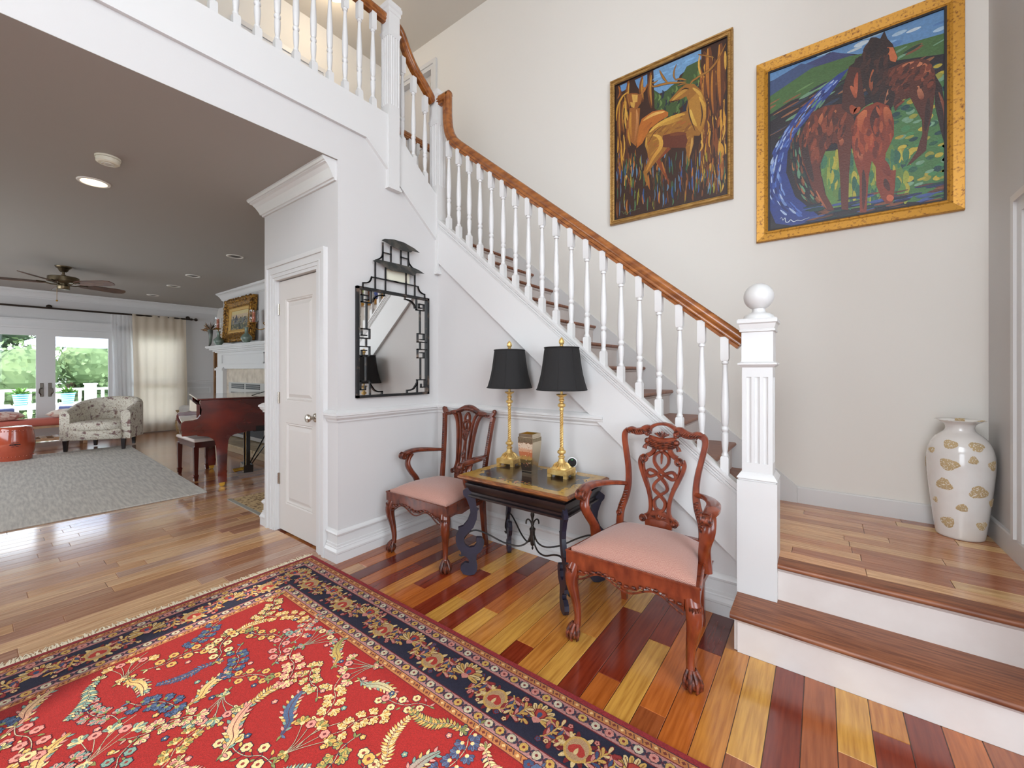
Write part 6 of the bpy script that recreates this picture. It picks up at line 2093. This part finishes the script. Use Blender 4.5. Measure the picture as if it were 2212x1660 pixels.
# grand piano
pn = thing('grand_piano', 'glossy mahogany grand piano seen side-on past the closet wall', 'piano', (-5.40, 1.367, 0), radians(-12))
PX = 0.0
PW = 1.24
SIDE = [(1.367, .721), (1.374, .748), (1.397, .764), (1.466, .767), (1.51, .782), (1.537, .823), (1.542, .869), (1.529, .93), (1.525, .961), (1.535, .976), (2.45, .976), (2.45, .655), (1.368, .66)]
ob('side', MB().prism(SIDE, 'x', PX - .045, PX), PIANO, pn, smooth=False)
ob('side', MB().prism(SIDE, 'x', PX - PW, PX - (PW - .045)), PIANO, pn, smooth=False)
ob('bent_rim', MB().box(PX - (PW - .045), PX - .045, 2.41, 2.45, .655, .976), PIANO, pn, smooth=False)
ob('keybed', MB().box(PX - (PW - .04), PX - .02, 1.376, 2.05, .60, .662), PIANO, pn, smooth=False)
ob('fallboard', MB().box(PX - (PW - .045), PX - .045, 1.50, 1.53, .70, .93), PIANO, pn, smooth=False)
kb = ob('keys', MB().box(PX - (PW - .07), PX - .07, 1.39, 1.50, .70, .722), M('ivory_keys', (236, 230, 216), .3), pn, smooth=False)
ob('soundboard', MB().box(PX - (PW - .045), PX - .045, 1.53, 2.41, .66, .74), M('soundboard', (120, 84, 46), .5), pn, smooth=False)
ob('lid', MB().cbox(PX - (PW + .02), PX + .02, 1.50, 2.49, .980, .996, .005), PIANO, pn, smooth=False)
ob('lid_prop', MB().tube([(PX - .3, 2.05, .997), (PX - .3, 2.40, 1.10)], .004, 6), BLACKL, pn)
LEGP = [(1.507, .612), (1.507, .592), (1.593, .578), (1.633, .553), (1.660, .52), (1.672, .44), (1.688, .15), (1.685, .12), (1.690, .05), (1.766, .05), (1.772, .12), (1.768, .15), (1.778, .44), (1.786, .52), (1.80, .552), (1.84, .578), (1.95, .592), (1.95, .612)]
lgp = mesh_of('leg', MB().prism(LEGP, 'x', -.055, .055), PIANO, smooth=False)
cst = mesh_of('caster', MB().tube([(-.03, 1.728, .028), (.03, 1.728, .028)], .027, 14).box(-.02, .02, 1.70, 1.756, .03, .055), BRASS)
for x in (PX - .075, PX - PW + .07):
    lo_ = ob('leg', lgp, None, pn)
    lo_.location = (x, 0, 0)
    ob('caster', cst, None, lo_)
ly = MB().box(-.115, -.075, 2.0, 2.04, .10, .62).box(.075, .115, 2.0, 2.04, .10, .62).box(-.13, .13, 1.97, 2.07, .06, .15).box(-.12, .12, 1.98, 2.06, .58, .62)
lyo = ob('pedal_lyre', ly, BLACKL, pn, smooth=False)
lyo.location = (PX - .44, 0, 0)
pd = MB()
for x in (-.05, 0, .05):
    pd.tube([(x, 2.0, .09), (x, 1.93, .085), (x, 1.88, .08)], [.010, .011, .013], 8)
pd.box(-.06, -.05, 2.01, 2.025, .15, .58).box(.05, .06, 2.01, 2.025, .15, .58)
ob('pedals', pd, BRASS, lyo)
ob('lyre_brace', MB().tube([(PX - .40, 2.05, .12), (PX - .22, 2.32, .60)], .008, 7).tube([(PX - .48, 2.05, .12), (PX - .60, 2.32, .60)], .008, 7), BLACKL, pn)
ob('action_bracket', MB().box(PX - .5, PX - .1, 2.04, 2.5, .58, .655), BLACKL, pn, smooth=False)
for o_ in list(pn.children):
    o_.location = Vector(o_.location) + Vector((0, -1.367, 0))
pb = thing('piano_bench', 'dark piano bench with a pale padded top tucked under the keyboard', 'bench', (-6.19, 1.775, 0))
DKM = M('dark_mahogany', (66, 22, 16), .2, coat=.5)
ob('pad', MB().cbox(-.335, .335, -.175, .175, .455, .495, .012), M('pale_bench_pad', (206, 190, 180), .25), pb, angle=40)
ob('apron', MB().box(-.32, .32, -.16, .16, .385, .456), DKM, pb, smooth=False)
for x in (-.305, .305):
    for y in (-.145, .145):
        ob('leg', MB().loft([[(x + a * k, y + b * k, z) for a, b in ((-1, -1), (1, -1), (1, 1), (-1, 1))] for k, z in ((.017, 0), (.022, .05), (.025, .06), (.018, .075), (.025, .40))]), DKM, pb, smooth=False)

# ---- fireplace
YF = 2.93
fp = thing('fireplace', 'white mantel fireplace with stone tile surround behind the piano', 'fireplace')
xL = -9.02
ob('chimney_breast', MB().box(xL, -6.2, YF, YP, 0, CZ), WALL, fp, smooth=False)
ob('breast_crown', MB().sweep(CROWN, [(xL, YP, CZ), (xL, YF, CZ), (-6.2, YF, CZ)], [(-1, 0, 0), (-1, -1, 0), (0, -1, 0)]), TRIM, fp, angle=25)
ms = MB()
for d_, z0_, z1_ in ((.25, 1.715, 1.745), (.235, 1.70, 1.716), (.20, 1.675, 1.70), (.16, 1.645, 1.675), (.13, 1.625, 1.645)):
    ms.box(xL - d_ + .10, -6.35 + d_ - .1, YF - d_, YF, z0_, z1_)
ob('mantel_shelf', ms, TRIM, fp, smooth=False)
mf = MB().box(xL + .0, -6.4, YF - .1, YF, 1.33, 1.63).box(xL + .0, xL + .33, YF - .12, YF, .10, 1.36).box(-6.75, -6.4, YF - .12, YF, .10, 1.36)
mf.box(xL - .02, xL + .35, YF - .14, YF, 1.30, 1.34).box(xL - .02, xL + .35, YF - .145, YF, .10, .25)
ob('mantel_frame', mf, TRIM, fp, smooth=False)
pnl = MB()
for a, b, c, d in ((-8.78, -7.0, 1.415, 1.43), (-8.78, -7.0, 1.575, 1.59), (-8.78, -8.76, 1.415, 1.59), (-7.02, -7.0, 1.415, 1.59)):
    pnl.box(a, b, YF - .115, YF - .1, c, d)
ob('frieze_panel', pnl, TRIM, fp, smooth=False)
STONE = M('travertine_tile', (206, 192, 172), .35, col2=(178, 162, 142), ns=7)
for k in range(6):
    xx = xL + .33 + k * .305
    ob('tile', MB().cbox(xx + .003, xx + .302, YF - .06, YF - .03, 1.03, 1.33, .003), STONE, fp, smooth=False)
for k in range(3):
    ob('tile', MB().cbox(xL + .333, xL + .48, YF - .06, YF - .03, .13 + k * .3, .43 + k * .3 - .004, .003), STONE, fp, smooth=False)
ins = ob('firebox_insert', MB().box(xL + .48, -7.0, YF - .075, YF - .02, .14, 1.09), M('insert_grey', (176, 172, 168), .35, .6), fp, smooth=False)
vt = MB()
for k in range(2):
    for r_ in range(3):
        vt.box(-8.40 + k * .62, -7.86 + k * .62, YF - .082, YF - .074, .985 + r_ * .03, 1.008 + r_ * .03)
vt.box(-8.42, -7.1, YF - .08, YF - .074, .2, .92)
ob('vent_slots', vt, M('vent_black', (40, 42, 46), .4), ins, smooth=False)
hs = MB()
hto = ob('hearth', MB().box(-9.1, -5.9, 2.56, YF, 0, .10), M('hearth_core', (150, 130, 104), .6), fp, smooth=False)
HST = M('hearth_stone', (170, 150, 116), .5, col2=(140, 118, 88), ns=6)
for k in range(8):
    ob('tile', MB().cbox(-9.1 + k * .4 + .003, -8.7 + k * .4 - .003, 2.545, 2.94, .07, .115, .004), HST, hto, smooth=False)

# mantel objects
GLT = M('ornate_gilt', (176, 128, 52), .38, .55, col2=(84, 52, 18), ns=36, contrast=(.42, .6), bump=1.0, bs=60)
lp_ = thing('gilt_framed_landscape', 'small landscape painting in an ornate gilt frame leaning on the mantel', 'painting', (0, 0, 0))
pxa, pxb, pza, pzb = -8.66, -7.48, 1.80, 2.56
yb = YF - .02


def fr3(mb, prof):
    return mb.loft([[(pxa + i, y - .06 * (1 - (pza + i - 1.75)), pza + i), (pxb - i, y - .06 * (1 - (pza + i - 1.75)), pza + i), (pxb - i, y - .06 * (1 - (pzb - i - 1.75)), pzb - i), (pxa + i, y - .06 * (1 - (pzb - i - 1.75)), pzb - i)] for i, y in prof], False, False)


fo = ob('frame', fr3(MB(), [(0, yb + .02), (0, yb - .05), (.03, yb - .07), (.09, yb - .05), (.13, yb - .03), (.14, yb - .045), (.155, yb - .045), (.165, yb - .03)]), GLT, lp_, smooth=False)
ob('liner', fr3(MB(), [(.16, yb - .035), (.175, yb - .04), (.21, yb - .028), (.215, yb - .015)]), M('gold_liner', (204, 164, 92), .4, .4), fo, smooth=False)
orn = MB()
ro_ = random.Random(8)
for k in range(70):
    t = k / 70
    P4 = (pxb - pxa) * 2 + (pzb - pza) * 2
    s_ = t * P4
    if s_ < pxb - pxa:
        c = (pxa + s_, pza)
    elif s_ < pxb - pxa + pzb - pza:
        c = (pxb, pza + s_ - (pxb - pxa))
    elif s_ < 2 * (pxb - pxa) + pzb - pza:
        c = (pxb - (s_ - (pxb - pxa) - (pzb - pza)), pzb)
    else:
        c = (pxa, pzb - (s_ - 2 * (pxb - pxa) - (pzb - pza)))
    i_ = .03
    cc = (min(pxb - i_, max(pxa + i_, c[0])), min(pzb - i_, max(pza + i_, c[1])))
    orn.ball((cc[0], yb - .065 - .06 * (1 - (cc[1] - 1.75)), cc[1]), ro_.uniform(.025, .045), 7, 5, (1, .6, 1))
ob('frame_ornament', orn, GLT, fo)
D = Decal(1e-5)
ia, ib, ic, id_ = pxa + .21, pxb - .21, pza + .21, pzb - .21
nG = 10
for k in range(nG):
    t = k / nG
    c = [lin((206, 190, 140)), lin((196, 176, 150)), lin((120, 122, 120)), lin((96, 100, 84))][min(3, int((1 - t) * 4))]
    D.poly([(ia, lerp(ic, id_, t)), (ib, lerp(ic, id_, t)), (ib, lerp(ic, id_, t + 1 / nG)), (ia, lerp(ic, id_, t + 1 / nG))], c)
for k in range(140):
    x, z = ro_.uniform(ia + .04, ib - .04), lerp(ic + .01, id_ - .01, ro_.random() ** 1.6)
    if z > lerp(ic, id_, .7):
        continue
    D.disc((x, z), ro_.uniform(.006, .02), lin(ro_.choice([(84, 92, 90), (120, 124, 100), (70, 70, 78), (150, 140, 110), (60, 66, 60), (170, 150, 110)])), 7, sx=1.6)
D.poly([(lerp(ia, ib, .22), lerp(ic, id_, .5)), (lerp(ia, ib, .38), lerp(ic, id_, .5)), (lerp(ia, ib, .36), lerp(ic, id_, .66)), (lerp(ia, ib, .30), lerp(ic, id_, .80)), (lerp(ia, ib, .25), lerp(ic, id_, .66))], lin((78, 76, 86)))
D.build('canvas', OIL, lambda a, b_, h: (a, yb - .012 - .06 * (1 - (b_ - 1.75)) - h, b_), lp_)

CEL = M('celadon_glaze', (118, 132, 118), .25, col2=(98, 114, 104), ns=5)
for x, lab in ((-8.53, 'green bottle-shaped vase on the mantel beside the bird feather arrangement'), (-7.33, 'green bottle-shaped vase on the mantel in front of the gilt frame edge')):
    v = tag(ob('bottle_vase', MB().lathe([(.001, 0), (.06, 0), (.065, .01), (.10, .045), (.108, .075), (.095, .105), (.05, .135), (.034, .155), (.032, .21), (.040, .235), (.044, .245), (.036, .247), (.026, .22)], 26, sx=1.0, sy=.7), CEL, angle=60), lab, 'vase')
    v.location = (x, YF - .235, 1.7455)
GLS = M('clear_glass', (255, 255, 255), .02, trans=1.0)
WAX = M('coral_wax', (214, 120, 84), .5)
for x, lab in ((-8.86, 'brass wall sconce with a coral candle in glass, at the breast corner'), (-7.30, 'brass wall sconce with a coral candle in glass, at the right of the gilt frame')):
    s_ = thing('candle_sconce', lab, 'sconce', (x, YF - .14, 2.0))
    k_ = .52 if x < -8 else 1
    ob('arm', MB().tube(crom([(k_ * .36, .13, .02), (k_ * .34, .06, .05), (k_ * .29, .03, .05), (k_ * .27, .05, .02), (k_ * .31, .07, .0), (k_ * .28, .06, -.03), (k_ * .18, .03, -.05), (k_ * .08, 0, -.03), (.02, 0, .03), (0, 0, .06)], 5), .007, 7).ball((k_ * .36, .13, .02), .03, 10, 7, (1, .3, 1)), BRASS, s_)
    ob('drip_cup', MB().lathe([(.012, .045), (.05, .065), (.052, .07), (.02, .072)], 18), BRASS, s_)
    ob('candle', MB().lathe([(.022, .07), (.021, .24), (.005, .25)], 14), WAX, s_)
    ob('glass_chimney', MB().lathe([(.040, .07), (.062, .11), (.066, .16), (.058, .21), (.066, .27), (.064, .27), (.056, .21), (.064, .16), (.060, .11), (.038, .07)], 22, cap0=False, cap1=False), GLS, s_)
hf = thing('feather_horn', 'dark horn holder with a spray of brown pheasant feathers on the mantel end', 'ornament', (-9.10, YF - .19, 1.7455))
ob('horn', MB().tube(crom([(-.09, 0, .012), (-.04, 0, .02), (0, 0, .06), (.02, 0, .13), (.03, 0, .22), (.01, 0, .30)], 5), [ramp([(0, .006), (.4, .022), (.8, .034), (1, .045)], i / 25) for i in range(26)], 12), M('horn', (52, 44, 38), .3, col2=(120, 130, 116), ns=6), hf)
fth = MB()
rf_ = random.Random(6)
for k in range(34):
    a = rf_.uniform(-1.5, 1.1)
    l_ = rf_.uniform(.14, .30)
    dy = rf_.uniform(-.1, .1)
    p0 = Vector((0.0, 0, .30))
    p1 = p0 + Vector((sin(a) * l_, dy, cos(a) * l_ * .6))
    w_ = Vector((cos(a), 0, -sin(a))) * rf_.uniform(.012, .026)
    mid = p0.lerp(p1, .6)
    fth.add([p0, mid + w_, p1, mid - w_], [(0, 1, 2, 3)])
ob('feathers', fth, M('pheasant_feather', (132, 92, 50), .7, col2=(50, 34, 24), ns=30, contrast=(.42, .58)), hf, smooth=False)

# display cabinet in the alcove
cbn = thing('display_cabinet', 'tall brown wooden cabinet frame in the alcove beside the fireplace', 'cabinet', (-9.75, 3.32, 0))
CBW = M('cabinet_wood', (150, 106, 64), .4, col2=(110, 72, 40), ns=6, stretch=(6, 6, 1))
for x in (-.42, .42):
    for y in (-.16, .16):
        ob('post', MB().box(x - .03, x + .03, y - .03, y + .03, 0, 1.70), CBW, cbn, smooth=False)
for z in (.08, .6, 1.15, 1.66):
    ob('shelf', MB().box(-.42, .42, -.17, .17, z, z + .03), CBW, cbn, smooth=False)

# ================================================================== OUTDOORS
DECKM = M('deck_boards', (206, 200, 192), .7, col2=(180, 172, 164), ns=6, stretch=(1, 8, 1))
dk_ = ob('deck', MB().box(-15.3, XF - .16, -6, 8, -.25, -.12), DECKM, smooth=False)
tag(dk_, 'pale outdoor deck beyond the patio doors', 'deck', kind='structure')
ob('lawn', MB().box(-90, -15.3, -60, 70, -3.2, -3.0), M('lawn', (104, 128, 70), .9, col2=(74, 98, 48), ns=1.2), smooth=False)
tag(bpy.data.objects['lawn'], 'green lawn sloping away below the deck', 'lawn', kind='structure')
drl = thing('deck_railing', 'white deck balustrade with square posts beyond the glass', 'railing')
EXTW = M('exterior_white', (246, 246, 244), .5)
RX = -14.9
ob('top_rail', MB().box(RX - .05, RX + .05, -4, 7, .80, .86), EXTW, drl, smooth=False)
ob('bottom_rail', MB().box(RX - .035, RX + .035, -4, 7, -.03, .03), EXTW, drl, smooth=False)
db = mesh_of('baluster', MB().lathe([(.03, .03), (.03, .14), (.024, .16), (.034, .2), (.045, .30), (.036, .42), (.024, .56), (.034, .62), (.034, .80)], 8), EXTW)
for k in range(48):
    ob('baluster', db, None, drl).location = (RX, -3.6 + k * .205, 0)
for y in (-1.2, 1.92, 5.0):
    ob('post', MB().box(RX - .09, RX + .09, y - .10, y + .10, -.12, .94).box(RX - .11, RX + .11, y - .12, y + .12, .94, .97), EXTW, drl, smooth=False)
ptb = thing('patio_table', 'white slatted patio table on the deck', 'table', (-13.5, .95, -.12))
for k in range(9):
    ob('slat', MB().box(-.4, .4, -1.0 + k * .222, -.82 + k * .222, .66, .69), EXTW, ptb, smooth=False)
for x in (-.36, .36):
    ob('rail', MB().box(x - .02, x + .02, -1, 1, .60, .66), EXTW, ptb, smooth=False)
    for y in (-.95, .95):
        ob('leg', MB().box(x - .03, x + .03, y - .03, y + .03, 0, .66), EXTW, ptb, smooth=False)
TEALP = M('teal_striped_pot', (96, 178, 184), .4)
N, L, B = nodes_of(TEALP)
tcn = N.new('ShaderNodeTexCoord'); sp = N.new('ShaderNodeSeparateXYZ'); L.new(tcn.outputs['Object'], sp.inputs[0])
stp = mth('GREATER_THAN', mth('FRACT', mth('MULTIPLY', sp.outputs[2], 22)), .55)
m3 = N.new('ShaderNodeMix'); m3.data_type = 'RGBA'; m3.inputs[6].default_value = lin((80, 172, 182)); m3.inputs[7].default_value = lin((226, 238, 238)); L.new(stp, m3.inputs[0]); L.new(m3.outputs[2], B.inputs['Base Color'])
LEAFG = M('plant_leaf', (110, 158, 58), .6, col2=(70, 118, 40), ns=9)
for y, lab in ((.69, 'teal striped flowerpot with green plant, seen through the glass by the lever plates'), (1.36, 'teal striped flowerpot with green plant, seen just above the tub chair back')):
    fpt = thing('flowerpot', lab, 'flowerpot', (-13.3, y, .57))
    ob('pot', MB().lathe([(.001, 0), (.085, 0), (.115, .22), (.125, .225), (.125, .24), (.105, .24), (.10, .2)], 22), TEALP, fpt)
    lf = MB()
    rq = random.Random(int(y * 100))
    for k in range(70):
        a, e, l_ = rq.uniform(0, 6.28), rq.uniform(.2, 1.3), rq.uniform(.10, .24)
        d = Vector((cos(a) * cos(e), sin(a) * cos(e), sin(e)))
        p0 = Vector((d.x * .04, d.y * .04, .22))
        s_ = d.cross(Vector((0, 0, 1))).normalized() * .022
        lf.add([p0, p0 + d * l_ * .55 + s_, p0 + d * l_ - Vector((0, 0, .03)), p0 + d * l_ * .55 - s_], [(0, 1, 2, 3)])
    ob('leaves', lf, LEAFG, fpt, smooth=False)
NVY = M('navy_cushion', (52, 62, 98), .85)
for y, rz, lab in ((.50, .5, 'white patio chair with navy cushion, nearest the bench pillow'), (1.30, -.4, 'white patio chair with navy cushion, behind the door with the right lever plate')):
    pcx = thing('patio_chair', lab, 'chair', (-12.75, y, -.12), rz)
    pcx.scale = (.82, .82, .8)
    for x in (-.24, .24):
        for yy_ in (-.24, .24):
            ob('leg', MB().box(x - .02, x + .02, yy_ - .02, yy_ + .02, 0, .44 if x > 0 else .86), EXTW, pcx, smooth=False)
    ob('seat', MB().box(-.26, .26, -.26, .26, .40, .43), EXTW, pcx, smooth=False)
    ob('cushion', MB().cbox(-.24, .24, -.24, .24, .43, .50, .02), NVY, pcx)
    ob('back_cushion', MB().cbox(-.22, -.15, -.22, .22, .50, .82, .02), NVY, pcx)
    ob('cross_rail', MB().tube([(-.25, -.24, .50), (-.25, .24, .84)], .014, 6).tube([(-.25, .24, .50), (-.25, -.24, .84)], .014, 6).box(-.265, -.235, -.26, .26, .83, .88), EXTW, pcx, smooth=False)
um = thing('patio_umbrella', 'pale blue patio umbrella over the deck', 'umbrella', (-13.5, 2.1, -.12))
UMB = cloth_mat('umbrella_cloth', (196, 208, 232), .4)
cn = MB()
for k in range(8):
    a0, a1 = 2 * pi * k / 8, 2 * pi * (k + 1) / 8
    R0 = 1.35
    cn.add([(0, 0, 2.62), (R0 * cos(a0), R0 * sin(a0), 2.05), (R0 * cos(a1), R0 * sin(a1), 2.05)], [(0, 1, 2)])
    cn.add([(R0 * cos(a0), R0 * sin(a0), 2.05), (R0 * cos(a0), R0 * sin(a0), 1.98), (R0 * cos(a1), R0 * sin(a1), 1.98), (R0 * cos(a1), R0 * sin(a1), 2.05)], [(0, 1, 2, 3)])
ob('canopy', cn, UMB, um, smooth=False)
ob('pole', MB().tube([(0, 0, 0), (0, 0, 2.64)], .025, 8), WOODL, um)
ob('base', MB().lathe([(.25, 0), (.25, .05), (.05, .08)], 20), IRON, um)

TRK = M('tree_bark', (92, 76, 58), .9)
for k, (x, y, h, r, c1, c2, lab) in enumerate(((-22, -3.2, 6.4, 2.6, (92, 112, 92), (54, 76, 60), 'dense blue-green tree beyond the deck railing'), (-22.5, 2.4, 6.2, 2.6, (118, 138, 94), (82, 106, 66), 'pale green tree behind the middle of the deck railing'),
                                              (-22.5, 8.2, 6.6, 2.6, (134, 150, 96), (96, 118, 66), 'yellow-green tree behind the deck post'), (-30, -8.8, 10, 3.2, (80, 100, 82), (48, 68, 56), 'tall dark tree at the back of the garden'),
                                              (-30, -.6, 10.5, 3.4, (100, 122, 90), (62, 86, 60), 'tall mid-green tree standing behind the blue-green one'), (-30, 6.6, 10.5, 3.4, (120, 142, 94), (80, 106, 62), 'tall light green tree behind the umbrella'), (-30, 14, 10, 3.3, (128, 148, 92), (90, 114, 62), 'tall yellow-green tree farthest along the garden'))):
    tr = thing('tree', lab, 'tree', (x, y, -3.0), 0, 'trees beyond the deck')
    ob('trunk', MB().tube([(0, 0, 0), (.1, 0, h * .5), (0, .1, h * .8)], [.3, .22, .1], 8), TRK, tr)
    rq = random.Random(k + 40)
    cl = [(Vector((rq.uniform(-1, 1) * r * .7, rq.uniform(-1, 1) * r * .8, h * .52 + rq.uniform(-.5, .5) * h * .75)), rq.uniform(.28, .48) * r) for _ in range(26)]
    mb = MB()
    for c, cr_ in cl:
        for _ in range(330):
            d = Vector((rq.gauss(0, 1), rq.gauss(0, 1), rq.gauss(0, 1))).normalized()
            p = c + d * cr_ * rq.uniform(.75, 1.05)
            s1 = Vector((rq.gauss(0, 1), rq.gauss(0, 1), rq.gauss(0, 1))).normalized() * rq.uniform(.06, .12)
            s2 = d.cross(s1).normalized() * s1.length * .7
            mb.add([p - s1, p + s2, p + s1, p - s2], [(0, 1, 2, 3)])
        mb.ball(tuple(c), cr_ * .72, 8, 6)
    ob('crown', mb, M('foliage_%d' % k, c1, .8, col2=c2, ns=.9, contrast=(.35, .62)), tr, smooth=False)
light('door_portal', 'AREA', (XF + .02, .885, 1.05), 0.0, to=(0, .885, 1.05), shape='RECTANGLE', size=1.9, size_y=2.1).data.cycles.is_portal = True
